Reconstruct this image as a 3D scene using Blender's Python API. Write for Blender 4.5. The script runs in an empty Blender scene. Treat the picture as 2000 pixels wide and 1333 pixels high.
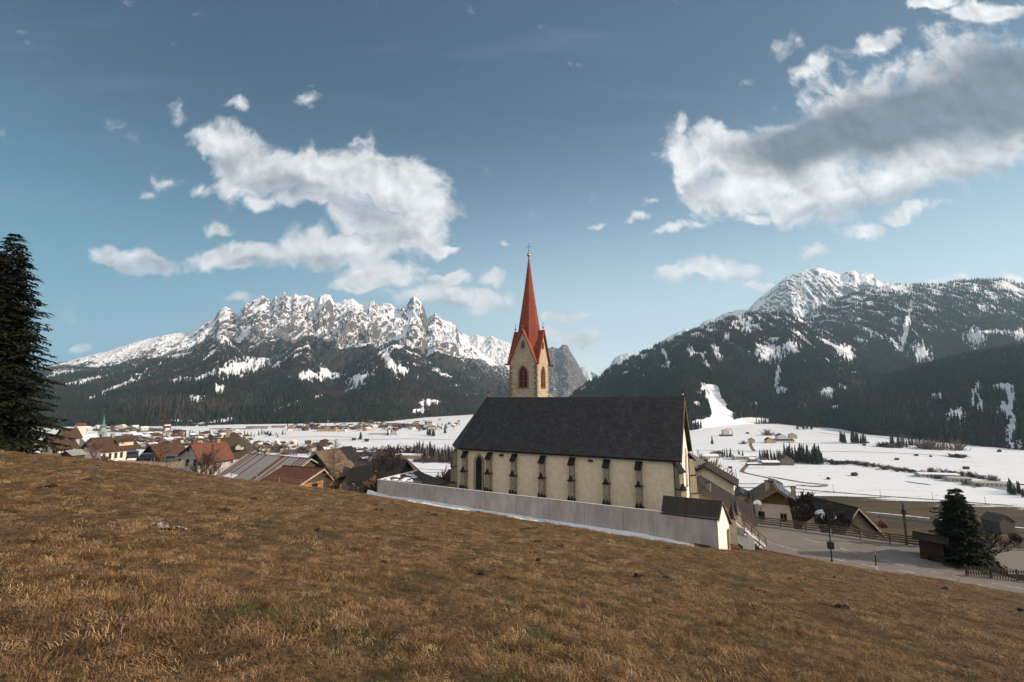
import bpy, math, random
import numpy as np
from mathutils import Vector, Matrix
random.seed(7)
rng = np.random.default_rng(11)
S = bpy.context.scene
COL = S.collection
R = math.radians
# ------------------------------------------------------------------ camera
F_PX = 889.0; HZ = 780.5
PITCH = math.atan((HZ - 666.5) / F_PX)
CT, ST = math.cos(PITCH), math.sin(PITCH)
cam = bpy.data.cameras.new('camera'); camo = bpy.data.objects.new('camera', cam); COL.objects.link(camo)
cam.sensor_width = 36.0; cam.lens = 36.0 * F_PX / 2000.0; cam.clip_start = 0.1; cam.clip_end = 60000
camo.rotation_euler = (math.pi / 2 + PITCH, 0, 0); S.camera = camo
# ------------------------------------------------------------------ light
SUN_AZ, SUN_EL = R(102), R(26)          # azimuth clockwise from the view direction (+Y)
sun = bpy.data.lights.new('sun', 'SUN'); suno = bpy.data.objects.new('sun', sun); COL.objects.link(suno)
sun.energy = 4.6; sun.angle = R(0.5); sun.color = (1.0, 0.82, 0.64)
sd = Vector((math.sin(SUN_AZ) * math.cos(SUN_EL), math.cos(SUN_AZ) * math.cos(SUN_EL), math.sin(SUN_EL)))
suno.rotation_euler = sd.to_track_quat('Z', 'Y').to_euler()
S.view_settings.view_transform = 'Standard'; S.view_settings.look = 'None'
S.view_settings.exposure = 0.6; S.view_settings.gamma = 1.0
S.cycles.use_denoising = True
S.cycles.max_bounces = 5; S.cycles.diffuse_bounces = 2; S.cycles.glossy_bounces = 2
S.cycles.transmission_bounces = 2; S.cycles.volume_bounces = 0; S.cycles.transparent_max_bounces = 4
S.cycles.sample_clamp_indirect = 6.0

def ray(u, v):
    d = (u - 1000) / F_PX; e = (666.5 - v) / F_PX
    return np.array([d, CT - e * ST, ST + e * CT])
def at(u, v, Y): r = ray(u, v); return r * (Y / r[1])
def atz(u, v, z): r = ray(u, v); return r * (z / r[2])
def proj(x, y, z):
    f = y * CT + z * ST; up = -y * ST + z * CT
    f = np.where(f < 0.05, 0.05, f)
    return 1000 + F_PX * x / f, 666.5 - F_PX * up / f

class NT:
    """small helper round a node tree"""
    def __init__(s, tree): s.t = tree; s.n = tree.nodes; s.l = tree.links
    def new(s, typ, **kw):
        n = s.n.new(typ)
        for k, v in kw.items(): setattr(n, k, v)
        return n
    def put(s, sock, v):
        if hasattr(v, 'is_linked') or hasattr(v, 'links'): s.l.new(v, sock)
        elif isinstance(v, (tuple, list)) and len(v) == 3 and sock.type == 'RGBA': sock.default_value = (*v, 1)
        else: sock.default_value = v
    def math(s, op, a, b=None, c=None, clamp=False):
        n = s.new('ShaderNodeMath', operation=op, use_clamp=clamp); s.put(n.inputs[0], a)
        if b is not None: s.put(n.inputs[1], b)
        if c is not None: s.put(n.inputs[2], c)
        return n.outputs[0]
    def vmath(s, op, a, b=None, scale=None):
        n = s.new('ShaderNodeVectorMath', operation=op); s.put(n.inputs[0], a)
        if b is not None: s.put(n.inputs[1], b)
        if scale is not None: s.put(n.inputs['Scale'], scale)
        return n.outputs[0]
    def mix(s, f, a, b, typ='MIX'):
        n = s.new('ShaderNodeMix', data_type='RGBA', blend_type=typ)
        s.put(n.inputs[0], f); s.put(n.inputs[6], a); s.put(n.inputs[7], b); return n.outputs[2]
    def step(s, x, lo, hi):
        n = s.new('ShaderNodeMapRange', interpolation_type='SMOOTHSTEP')
        s.put(n.inputs[0], x); n.inputs[1].default_value = lo; n.inputs[2].default_value = hi; return n.outputs[0]
    def noise(s, vec, scale, detail=4, rough=0.55, dist=0.0):
        n = s.new('ShaderNodeTexNoise'); s.put(n.inputs['Vector'], vec)
        n.inputs['Scale'].default_value = scale; n.inputs['Detail'].default_value = detail
        n.inputs['Roughness'].default_value = rough; n.inputs['Distortion'].default_value = dist
        return n.outputs['Fac']
    def mapping(s, vec, loc=(0, 0, 0), rot=(0, 0, 0), sc=(1, 1, 1), typ='POINT'):
        n = s.new('ShaderNodeMapping', vector_type=typ); s.put(n.inputs['Vector'], vec)
        n.inputs['Location'].default_value = loc; n.inputs['Rotation'].default_value = rot; n.inputs['Scale'].default_value = sc
        return n.outputs[0]

# ------------------------------------------------------------------ sky and clouds (a world shader laid out by direction)
W = bpy.data.worlds.new('World'); S.world = W; W.use_nodes = True
w = NT(W.node_tree); w.n.clear()
out = w.new('ShaderNodeOutputWorld'); bg = w.new('ShaderNodeBackground'); w.l.new(bg.outputs[0], out.inputs[0])
sky = w.new('ShaderNodeTexSky', sky_type='NISHITA', sun_disc=False)
sky.sun_elevation = SUN_EL; sky.sun_rotation = SUN_AZ; sky.altitude = 1250; sky.air_density = 1.0; sky.dust_density = 0.6; sky.ozone_density = 1.6
BGS = 0.15
bg.inputs[1].default_value = BGS
tc = w.new('ShaderNodeTexCoord').outputs['Generated']
sx = w.new('ShaderNodeSeparateXYZ'); w.l.new(tc, sx.inputs[0])
yy = w.math('MAXIMUM', sx.outputs[1], 0.02)
px = w.math('DIVIDE', sx.outputs[0], yy); pz = w.math('DIVIDE', sx.outputs[2], yy)
cx_ = w.new('ShaderNodeCombineXYZ'); w.l.new(px, cx_.inputs[0]); w.l.new(pz, cx_.inputs[1])
P0 = cx_.outputs[0]
def wnoise(vec, scale, detail, rough=0.55):
    n = w.new('ShaderNodeTexNoise'); w.l.new(vec, n.inputs['Vector'])
    n.inputs['Scale'].default_value = scale; n.inputs['Detail'].default_value = detail; n.inputs['Roughness'].default_value = rough
    return n
nz = wnoise(P0, 7.0, 4)
warp = w.vmath('SCALE', w.vmath('SUBTRACT', nz.outputs['Color'], (0.5, 0.5, 0.5)), scale=0.11)
P1 = w.vmath('ADD', P0, warp)
def blobs(vec, lst):
    acc = None
    for b in lst:
        u, v, ru, rv = b[:4]; rot = b[4] if len(b) > 4 else 0
        r = ray(u, v); m = w.mapping(vec, (r[0] / r[1], r[2] / r[1], 0), (0, 0, R(rot)), (ru / F_PX, rv / F_PX, 1), 'TEXTURE')
        g = w.new('ShaderNodeTexGradient', gradient_type='QUADRATIC_SPHERE'); w.l.new(m, g.inputs[0])
        g = g.outputs['Fac']
        if len(b) > 5: g = w.math('MULTIPLY', g, b[5])
        acc = g if acc is None else w.math('MAXIMUM', acc, g)
    return acc
CL = [(440, 272, 105, 62), (520, 330, 140, 75), (610, 335, 170, 90), (690, 335, 150, 100), (780, 365, 140, 100), (835, 405, 95, 100), (790, 455, 140, 75),
      (640, 385, 190, 60), (720, 420, 150, 70), (470, 305, 100, 70), (640, 478, 180, 62), (725, 490, 100, 50), (500, 497, 120, 42), (395, 495, 80, 42), (255, 512, 150, 40),
      (320, 352, 64, 40, 0, .5), (285, 376, 46, 28, 0, .4), (385, 367, 52, 30, 0, .4), (760, 535, 130, 50), (850, 580, 120, 45), (940, 585, 95, 42), (870, 543, 70, 22),
      (960, 545, 56, 20, 0, .6), (865, 482, 60, 17), (1105, 621, 85, 20), (1120, 668, 80, 20), (1080, 655, 40, 18), (465, 205, 55, 34, 0, .22), (610, 212, 55, 28, 0, .2),
      (348, 228, 28, 54, 20, .2), (520, 390, 50, 30, 0, .6), (422, 445, 56, 30, 0, .4), (462, 587, 54, 20, 0, .5), (140, 692, 60, 18, 0, .6), (700, 560, 90, 30, 0, .8),
      (1330, 320, 85, 125), (1420, 310, 150, 110), (1560, 310, 250, 160, 12), (1480, 380, 200, 70, 10), (1640, 380, 220, 80, 14), (1700, 240, 300, 160, 18), (1880, 180, 330, 190, 18), (2050, 180, 330, 200, 12), (1780, 300, 230, 110, 14), (1940, 250, 240, 120, 14),
      (1380, 378, 120, 45), (1560, 400, 150, 65, 14), (1720, 360, 240, 80, 14), (1900, 315, 260, 80, 12), (1480, 428, 45, 24), (1590, 135, 100, 44, 40, .4),
      (1540, 92, 50, 46, 0, .22), (1338, 250, 24, 50, -15, .45), (1715, 85, 105, 44, 30, .6), (1945, 18, 130, 50, 18), (1815, 6, 90, 26), (1262, 388, 46, 26, 15, .35), (1312, 450, 85, 22, 14, .6),
      (1580, 487, 70, 20, 8, .6), (1385, 535, 175, 34), (1485, 558, 62, 16), (1690, 448, 70, 30), (1765, 415, 130, 24, 9), (1845, 549, 80, 16), (1975, 550, 60, 16),
      (1172, 430, 34, 12, 0, .3), (985, 487, 26, 12, 0, .35), (1244, 425, 34, 14, 10, .3)]
d0 = blobs(P1, CL)
nf = wnoise(P1, 13.0, 10, 0.60).outputs['Fac']
nb_ = wnoise(P0, 7.0, 3, 0.5).outputs['Fac']
dn = w.math('ADD', w.math('POWER', d0, 0.5), w.math('ADD', w.math('MULTIPLY', w.math('SUBTRACT', nf, 0.5), 1.35), w.math('MULTIPLY', w.math('SUBTRACT', nb_, 0.5), 0.8)))
dens = w.step(dn, 0.20, 0.62)
# relief: the same noise a little further towards the sun
nl = wnoise(P1, 11.0, 5, 0.5).outputs['Fac']; nf2 = wnoise(w.vmath('ADD', P1, (0.010, 0.018, 0)), 11.0, 5, 0.5).outputs['Fac']
rel = w.math('MULTIPLY', w.math('SUBTRACT', nl, nf2), 1.6)
DARK = [(1590, 275, 260, 100, 14), (1760, 235, 320, 140, 18), (1950, 180, 360, 180, 18), (2100, 180, 340, 190, 10)]
MILD = [(560, 365, 180, 60, -18), (700, 400, 170, 60, -14), (450, 310, 70, 55, -30), (640, 500, 120, 30), (500, 510, 90, 22), (270, 520, 140, 36), (1700, 400, 240, 40, 14),
        (1560, 425, 90, 26, 14), (1900, 350, 240, 50, 12), (1380, 350, 90, 40), (870, 600, 80, 22), (780, 460, 90, 40), (320, 370, 60, 24)]
dk = w.step(w.math('ADD', w.math('POWER', blobs(P1, DARK), 0.5), w.math('MULTIPLY', w.math('SUBTRACT', nb_, 0.5), 0.30)), 0.10, 0.66)
md = w.step(w.math('ADD', w.math('POWER', blobs(P1, MILD), 0.5), w.math('MULTIPLY', w.math('SUBTRACT', nf, 0.5), 0.5)), 0.15, 0.85)
lit = w.math('ADD', 0.86, rel)
ccol = w.mix(md, (0.74, 0.73, 0.73), (0.42, 0.44, 0.49))
ccol = w.mix(dk, ccol, (0.125, 0.135, 0.172))
ccol = w.mix(1.0, ccol, w.vmath('SCALE', (1, 1, 1), scale=lit), 'MULTIPLY')
ccol = w.vmath('SCALE', ccol, scale=w.math('DIVIDE', w.math('ADD', 1.0, w.math('MULTIPLY', w.math('SUBTRACT', 1.0, w.step(sx.outputs[2], 0.05, 0.32)), 0.28)), BGS))
# thin cirrus streaks
cir = wnoise(w.mapping(P0, (0, 0, 0), (0, 0, R(28)), (0.8, 5.0, 1)), 2.2, 6, 0.6).outputs['Fac']
cirm = w.math('MULTIPLY', w.step(cir, 0.5, 0.85), 0.09)
cr = w.new('ShaderNodeValToRGB'); w.l.new(sx.outputs[2], cr.inputs[0]); cr.color_ramp.interpolation = 'B_SPLINE'
for k_, (p_, c_) in enumerate(((0.0, (1.10, 1.16, 1.12)), (0.17, (0.52, 0.66, 0.71)), (0.36, (0.105, 0.21, 0.30)), (0.56, (0.006, 0.030, 0.070)))):
    e_ = cr.color_ramp.elements[k_] if k_ < 2 else cr.color_ramp.elements.new(p_); e_.position = p_; e_.color = (*c_, 1)
skyc = w.mix(0.86, sky.outputs[0], w.vmath('SCALE', cr.outputs[0], scale=1.0 / BGS))
# the sky is deeper away from the sun and pales towards the horizon
deep = w.mix(w.math('MULTIPLY', w.math('SUBTRACT', 1.0, w.step(sx.outputs[0], -0.78, 0.22)), w.step(sx.outputs[1], 0.0, 0.3)), (1.0, 1.0, 1.0), (0.27, 0.50, 0.60))
skyc = w.mix(1.0, skyc, deep, 'MULTIPLY')
skyc = w.mix(cirm, skyc, tuple(c / BGS for c in (0.40, 0.50, 0.58)))
full = w.mix(w.math('MULTIPLY', dens, 0.95), skyc, ccol)
# made-up bright cloud behind the camera, unseen, added to fill the shaded sides
bk = w.new('ShaderNodeTexNoise'); w.l.new(tc, bk.inputs['Vector']); bk.inputs['Scale'].default_value = 2.6; bk.inputs['Detail'].default_value = 6
bkm = w.math('MULTIPLY', w.step(bk.outputs['Fac'], 0.36, 0.54), w.math('SUBTRACT', 1.0, w.step(sx.outputs[1], -0.35, -0.05)))
full = w.mix(w.math('MULTIPLY', bkm, 0.85), full, tuple(c / BGS for c in (0.98, 0.90, 0.80)))
w.l.new(full, bg.inputs[0])
W.cycles.sampling_method = 'MANUAL'; W.cycles.sample_map_resolution = 512

# ------------------------------------------------------------------ numpy noise
_perm = np.random.default_rng(5).permutation(256); _perm = np.concatenate([_perm, _perm])
_ga = np.random.default_rng(6).uniform(0, 2 * np.pi, 256); _gx, _gy = np.cos(_ga), np.sin(_ga)
def perlin(x, y):
    xi = np.floor(x).astype(np.int64); yi = np.floor(y).astype(np.int64); xf = x - xi; yf = y - yi
    def g(ix, iy, dx, dy):
        h = _perm[(_perm[ix & 255] + iy) & 255]; return _gx[h] * dx + _gy[h] * dy
    u = xf * xf * xf * (xf * (xf * 6 - 15) + 10); v = yf * yf * yf * (yf * (yf * 6 - 15) + 10)
    a = g(xi, yi, xf, yf); b = g(xi + 1, yi, xf - 1, yf); c = g(xi, yi + 1, xf, yf - 1); d = g(xi + 1, yi + 1, xf - 1, yf - 1)
    return (a + u * (b - a) + v * ((c + u * (d - c)) - (a + u * (b - a)))) * 1.5
def fbm(x, y, o=5, g=0.5):
    s = 0; a = 1; n = 0
    for i in range(o): s = s + a * perlin(x * 2 ** i + 17.3 * i, y * 2 ** i - 9.1 * i); n += a; a *= g
    return s / n
def ridged(x, y, o=6, g=0.55):
    s = 0; a = 1; n = 0
    for i in range(o): s = s + a * (1 - np.abs(perlin(x * 2 ** i + 31.7 * i, y * 2 ** i + 5.3 * i)) * 2); n += a; a *= g
    return s / n
def sstep(x, a, b): t = np.clip((x - a) / (b - a), 0, 1); return t * t * (3 - 2 * t)
def sdist(x, y, poly):
    """distance to a polygon, negative inside"""
    x = np.asarray(x, float); y = np.asarray(y, float); d = np.full(x.shape, 1e18); ins = np.zeros(x.shape, bool)
    n = len(poly)
    for i in range(n):
        ax, ay = poly[i][:2]; bx, by = poly[(i + 1) % n][:2]
        ex_, ey_ = bx - ax, by - ay; t = np.clip(((x - ax) * ex_ + (y - ay) * ey_) / (ex_ * ex_ + ey_ * ey_ + 1e-12), 0, 1)
        d = np.minimum(d, (x - ax - t * ex_) ** 2 + (y - ay - t * ey_) ** 2)
        c = ((ay > y) != (by > y)); xx = ax + (y - ay) * ex_ / (ey_ if abs(ey_) > 1e-12 else 1e-12)
        ins ^= c & (x < xx)
    d = np.sqrt(d); return np.where(ins, -d, d)

# ------------------------------------------------------------------ materials
MATS = {}
def mat(name, col, rough=0.8, var=0.15, scale=3.0, bump=0.0, bscale=20.0, metal=0.0, spec=0.3, col2=None, coords='Object', stretch=None, detail=5):
    """plain procedural material: base colour varied by noise, optional bump"""
    if name in MATS: return MATS[name]
    m = bpy.data.materials.new(name); m.use_nodes = True; t = NT(m.node_tree); b = t.n['Principled BSDF']
    b.inputs['Roughness'].default_value = rough; b.inputs['Metallic'].default_value = metal; b.inputs['Specular IOR Level'].default_value = spec
    tcn = t.new('ShaderNodeTexCoord').outputs[coords]
    if stretch: tcn = t.mapping(tcn, sc=stretch)
    n = t.noise(tcn, scale, detail, 0.6)
    c2 = col2 or tuple(c * (1 - 2.2 * var) for c in col)
    c1 = tuple(min(1, c * (1 + var)) for c in col) if col2 is None else col
    t.l.new(t.mix(t.step(n, 0.32, 0.68), c2, c1), b.inputs['Base Color'])
    if bump:
        bn = t.new('ShaderNodeBump'); bn.inputs['Strength'].default_value = bump; bn.inputs['Distance'].default_value = 0.05
        t.l.new(t.noise(tcn, bscale, 4, 0.6), bn.inputs['Height']); t.l.new(bn.outputs[0], b.inputs['Normal'])
    MATS[name] = m; return m
def plank_mat(name, col, col2, width=0.18, axis='x', rough=0.8):
    """boards: stripes along one local axis, each with its own tone"""
    if name in MATS: return MATS[name]
    m = bpy.data.materials.new(name); m.use_nodes = True; t = NT(m.node_tree); b = t.n['Principled BSDF']
    b.inputs['Roughness'].default_value = rough; b.inputs['Specular IOR Level'].default_value = 0.2
    o = t.new('ShaderNodeTexCoord').outputs['Object']; s = t.new('ShaderNodeSeparateXYZ'); t.l.new(o, s.inputs[0])
    if axis == 'xy': v = t.math('ADD', s.outputs[0], s.outputs[1])
    else: v = s.outputs['xyz'.index(axis)]
    k = t.math('DIVIDE', v, width); fl = t.math('FLOOR', k); fr = t.math('SUBTRACT', k, fl)
    wn = t.new('ShaderNodeTexWhiteNoise', noise_dimensions='1D'); t.l.new(fl, wn.inputs['W'])
    edge = t.math('LESS_THAN', fr, 0.1)
    st = (6, 6, 0.7) if axis != 'z' else (0.8, 0.8, 8)
    n = t.noise(t.mapping(o, sc=st), 2.5, 5, 0.65)
    c = t.mix(t.math('ADD', t.math('MULTIPLY', wn.outputs['Value'], 0.6), t.math('MULTIPLY', n, 0.5), clamp=True), col, col2)
    c = t.mix(t.math('MULTIPLY', edge, 0.75), c, tuple(q * 0.25 for q in col))
    t.l.new(c, b.inputs['Base Color'])
    MATS[name] = m; return m
def tile_mat(name, col, col2, rw=0.35, rh=0.22, rough=0.75, bump=0.5, moss=None):
    """roof covering: courses in object space (x along the eave, z up the slope)"""
    if name in MATS: return MATS[name]
    m = bpy.data.materials.new(name); m.use_nodes = True; t = NT(m.node_tree); b = t.n['Principled BSDF']
    b.inputs['Roughness'].default_value = rough; b.inputs['Specular IOR Level'].default_value = 0.25
    o = t.new('ShaderNodeTexCoord').outputs['Object']
    s = t.new('ShaderNodeSeparateXYZ'); t.l.new(o, s.inputs[0]); c3 = t.new('ShaderNodeCombineXYZ')
    t.l.new(s.outputs[0], c3.inputs[0]); t.l.new(s.outputs[2], c3.inputs[1])
    br = t.new('ShaderNodeTexBrick'); t.l.new(c3.outputs[0], br.inputs['Vector'])
    br.inputs['Scale'].default_value = 1.0; br.inputs['Brick Width'].default_value = rw; br.inputs['Row Height'].default_value = rh
    br.inputs['Mortar Size'].default_value = 0.016; br.inputs['Color1'].default_value = (*col, 1); br.inputs['Color2'].default_value = (*col2, 1)
    br.inputs['Mortar'].default_value = (*[q * 0.35 for q in col], 1)
    n = t.noise(o, 1.1, 8, 0.7)
    c = t.mix(t.step(n, 0.35, 0.7), br.outputs['Color'], tuple(q * 0.62 for q in col))
    if moss: c = t.mix(t.math('MULTIPLY', t.step(t.noise(o, 2.7, 7, 0.7), 0.56, 0.72), 0.8), c, moss)
    t.l.new(c, b.inputs['Base Color'])
    bn = t.new('ShaderNodeBump'); bn.inputs['Strength'].default_value = bump; bn.inputs['Distance'].default_value = 0.03
    t.l.new(t.math('ADD', br.outputs['Fac'], t.math('MULTIPLY', t.noise(o, 14, 3), -0.8)), bn.inputs['Height']); t.l.new(bn.outputs[0], b.inputs['Normal'])
    MATS[name] = m; return m

# ------------------------------------------------------------------ mesh helpers
class MB:
    def __init__(s): s.v = []; s.f = []; s.m = []
    def add(s, vs, fs, m=0):
        k = len(s.v); s.v += [tuple(map(float, p)) for p in vs]; s.f += [tuple(k + i for i in f) for f in fs]; s.m += [m] * len(fs); return s
    def box(s, x0, x1, y0, y1, z0, z1, m=0):
        return s.hexa([(x0, y0, z0), (x1, y0, z0), (x1, y1, z0), (x0, y1, z0), (x0, y0, z1), (x1, y0, z1), (x1, y1, z1), (x0, y1, z1)], m)
    def hexa(s, p, m=0):
        return s.add(p, [(0, 3, 2, 1), (4, 5, 6, 7), (0, 1, 5, 4), (1, 2, 6, 5), (2, 3, 7, 6), (3, 0, 4, 7)], m)
    def slab(s, q, th, m=0):
        """polygon q (outer face, counter-clockwise) thickened inwards"""
        q = [Vector(map(float, p)) for p in q]; n = (q[1] - q[0]).cross(q[2] - q[0]).normalized() * th; k = len(q)
        vs = q + [p - n for p in q]
        fs = [tuple(range(k)), tuple(range(2 * k - 1, k - 1, -1))] + [(i, i + k, (i + 1) % k + k, (i + 1) % k) for i in range(k)]
        return s.add(vs, fs, m)
    def extrude(s, poly, vec, m=0):
        k = len(poly); a = [Vector(map(float, p)) for p in poly]; vec = Vector(vec); b = [p + vec for p in a]
        return s.add(a + b, [tuple(range(k - 1, -1, -1)), tuple(range(k, 2 * k))] + [(i, (i + 1) % k, (i + 1) % k + k, i + k) for i in range(k)], m)
    def tube(s, pts, rad, n=6, m=0, cap=True):
        pts = [Vector(map(float, p)) for p in pts]
        if not hasattr(rad, '__len__'): rad = [rad] * len(pts)
        k = len(s.v); up = Vector((0.13, 0.31, 0.94))
        for i, p in enumerate(pts):
            d = (pts[min(i + 1, len(pts) - 1)] - pts[max(i - 1, 0)]).normalized()
            a = d.cross(up)
            if a.length < 0.05: a = d.cross(Vector((1, 0, 0)))
            a.normalize(); b = d.cross(a)
            for j in range(n):
                t = 2 * math.pi * j / n; q = p + (a * math.cos(t) + b * math.sin(t)) * rad[i]; s.v.append(tuple(q))
        for i in range(len(pts) - 1):
            for j in range(n):
                s.f.append((k + i * n + j, k + i * n + (j + 1) % n, k + (i + 1) * n + (j + 1) % n, k + (i + 1) * n + j)); s.m.append(m)
        if cap:
            s.f.append(tuple(k + j for j in range(n - 1, -1, -1))); s.f.append(tuple(k + (len(pts) - 1) * n + j for j in range(n))); s.m += [m, m]
        return s
    def lathe(s, prof, c=(0, 0, 0), n=12, m=0, rot=0.0):
        k = len(s.v)
        for r, z in prof:
            for j in range(n):
                t = rot + 2 * math.pi * j / n; s.v.append((c[0] + r * math.cos(t), c[1] + r * math.sin(t), c[2] + z))
        for i in range(len(prof) - 1):
            for j in range(n): s.f.append((k + i * n + j, k + i * n + (j + 1) % n, k + (i + 1) * n + (j + 1) % n, k + (i + 1) * n + j)); s.m.append(m)
        s.f.append(tuple(k + j for j in range(n - 1, -1, -1))); s.f.append(tuple(k + (len(prof) - 1) * n + j for j in range(n))); s.m += [m, m]
        return s
    def build(s, name, mats, parent=None, smooth=False, loc=None, rot=None):
        if not isinstance(mats, (list, tuple)): mats = [mats]
        me = bpy.data.meshes.new(name); me.from_pydata(s.v, [], s.f); me.update()
        for x in mats: me.materials.append(x)
        if len(mats) > 1: me.polygons.foreach_set('material_index', s.m)
        if smooth: me.polygons.foreach_set('use_smooth', [True] * len(me.polygons))
        o = bpy.data.objects.new(name, me); COL.objects.link(o)
        if parent is not None: o.parent = parent
        if loc is not None: o.location = loc
        if rot is not None: o.rotation_euler = (0, 0, rot)
        return o
def fast_mesh(name, V, Fq, mats, attrs=None, smooth=True, link=True):
    """big grids from numpy arrays (quads or triangles)"""
    V = np.asarray(V, np.float32); Fq = np.asarray(Fq, np.int32); k = Fq.shape[1]
    me = bpy.data.meshes.new(name); me.vertices.add(len(V)); me.vertices.foreach_set('co', V.ravel())
    me.loops.add(Fq.size); me.loops.foreach_set('vertex_index', Fq.ravel()); me.polygons.add(len(Fq))
    me.polygons.foreach_set('loop_start', np.arange(0, Fq.size, k, dtype=np.int32))
    me.update(calc_edges=True); me.validate()
    me.polygons.foreach_set('use_smooth', np.full(len(me.polygons), smooth))
    for n, a in (attrs or {}).items():
        at_ = me.attributes.new(n, 'FLOAT', 'POINT'); at_.data.foreach_set('value', np.asarray(a, np.float32).ravel())
    for x in mats: me.materials.append(x)
    o = bpy.data.objects.new(name, me)
    if link: COL.objects.link(o)
    return o
def grid_faces(nr, nc):
    i = np.arange(nr - 1)[:, None] * nc + np.arange(nc - 1)[None, :]
    return np.stack([i, i + 1, i + nc + 1, i + nc], -1).reshape(-1, 4)
def tag(o, label=None, cat=None, group=None, kind=None):
    for k, v in (('label', label), ('category', cat), ('group', group), ('kind', kind)):
        if v: o[k] = v
    return o
def empty(name, loc, rz=0.0, label=None, cat=None, group=None):
    o = bpy.data.objects.new(name, None); COL.objects.link(o); o.location = loc; o.rotation_euler = (0, 0, rz); o.empty_display_size = 0.5
    return tag(o, label, cat, group)
def copy_tree(o, parent=None):
    c = o.copy(); COL.objects.link(c)
    if parent is not None: c.parent = parent
    for ch in list(o.children): copy_tree(ch, c)
    return c

# ------------------------------------------------------------------ terrain function
PSI = R(27)
EX = np.array([math.cos(PSI), -math.sin(PSI)]); EY = np.array([math.sin(PSI), math.cos(PSI)])
CH = np.array([19.44, 55.0])                                    # near right corner of the nave
def loc2w(x, y): return CH[0] + x * EX[0] + y * EY[0], CH[1] + x * EX[1] + y * EY[1]
ROADZ = -17.3; YARDZ = -14.3; VALZ = -80.0
def hitP(u, v):
    r = ray(u, v); n = np.array([.1343, .2147, 1.0]); return r * (-1.7 / (n @ r))
edge_l = [tuple(hitP(u, v)[:2]) for u, v in ((0, 885), (100, 890), (200, 900), (300, 910), (400, 925), (500, 938), (600, 950), (700, 962))]
edge_r = [tuple(atz(u, v, ROADZ)[:2]) for u, v in ((1500, 1074), (1560, 1085), (1625, 1098), (1710, 1112), (1850, 1135), (2000, 1160))]
wl = loc2w(-40.7, -6.0); wr = loc2w(4.35, -6.0)
MEADOW = [(-60, -30), (-58, 10), (-48, 26)] + edge_l + [(wl[0] - 1.5, wl[1] + 1), wl, wr, (23.5, 49.5), (24.5, 53.5), (29.8, 57.5)] + edge_r + [(46, 36.5), (54, 26), (62, 5), (60, -30)]
fence_pts = [tuple(atz(u, v, ROADZ)[:2]) for u, v in ((1478, 1026), (1540, 1034), (1620, 1045), (1700, 1057), (1800, 1070))]
ROAD = [(29.5, 56.0)] + edge_r + [(47, 36), (56, 24)] + [(66, 30), (54, 41.5), (48.5, 46.5), (47.5, 50), (52, 57)] + fence_pts[::-1] + [(27, 74), (18, 80), (12, 76), (20, 68), (27, 60.5)]
YARD = [loc2w(-40.6, -5.9), loc2w(4.2, -5.9), loc2w(4.3, -3), loc2w(4.6, 1), loc2w(5, 16), loc2w(-40, 18)]
def Pl(x, y): return -1.7 - .1343 * x - .2147 * y
def G(x, y):
    x = np.asarray(x, float); y = np.asarray(y, float); r = np.hypot(x, y)
    z = Pl(x, y)
    dm = sdist(x, y, MEADOW)
    left = sstep(-x, -5, 14)
    z = z - 4.2 * sstep(dm, 0.5, 15) * left * (r < 400)
    z = z - 0.27 * np.maximum(0, r - 185) * sstep(-x / np.maximum(y, 1), -0.05, 0.3)
    z = z + 0.35 * fbm(x / 14, y / 14, 3) * sstep(r, 6, 30) + 0.8 * fbm(x / 60 + 3, y / 60, 2) * sstep(dm, 5, 60)
    k = 6.0                                                       # soft floor at the valley
    zf = VALZ + 0.9 * fbm(x / 220, y / 220, 3)
    h = np.clip(0.5 + 0.5 * (z - zf) / k, 0, 1); z = zf * (1 - h) + z * h + k * h * (1 - h)
    lx = (x - CH[0]) * EX[0] + (y - CH[1]) * EX[1]; ly = (x - CH[0]) * EY[0] + (y - CH[1]) * EY[1]
    z = z - 0.55 * np.exp(-(np.maximum(0, -5.9 - ly) / 4.0) ** 2) * sstep(lx, -46, -40) * (1 - sstep(lx, 2.5, 4.5)) * (ly < 0)
    dy_ = sdist(x, y, YARD); wy = (1 - sstep(dy_, 0.0, 3.0)) * (dm > 0.15) * (1 - sstep(lx, 3.2, 4.8) * (ly < 3)); z = z * (1 - wy) + YARDZ * wy
    dr = sdist(x, y, ROAD); wr_ = 1 - sstep(dr, 0.0, 2.4); z = z * (1 - wr_) + (ROADZ - 0.03) * wr_
    return z
def g1(x, y): return float(G(np.array([x]), np.array([y]))[0])
def ell(u, v, lst):
    acc = np.zeros_like(u)
    for e in lst:
        cu, cv, ru, rv = e[:4]; a = R(e[4]) if len(e) > 4 else 0
        du, dv = u - cu, v - cv; x = du * math.cos(a) - dv * math.sin(a); y = du * math.sin(a) + dv * math.cos(a)
        acc = np.maximum(acc, 1 - np.sqrt((x / ru) ** 2 + (y / rv) ** 2) * 0.6)
    return acc

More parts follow.
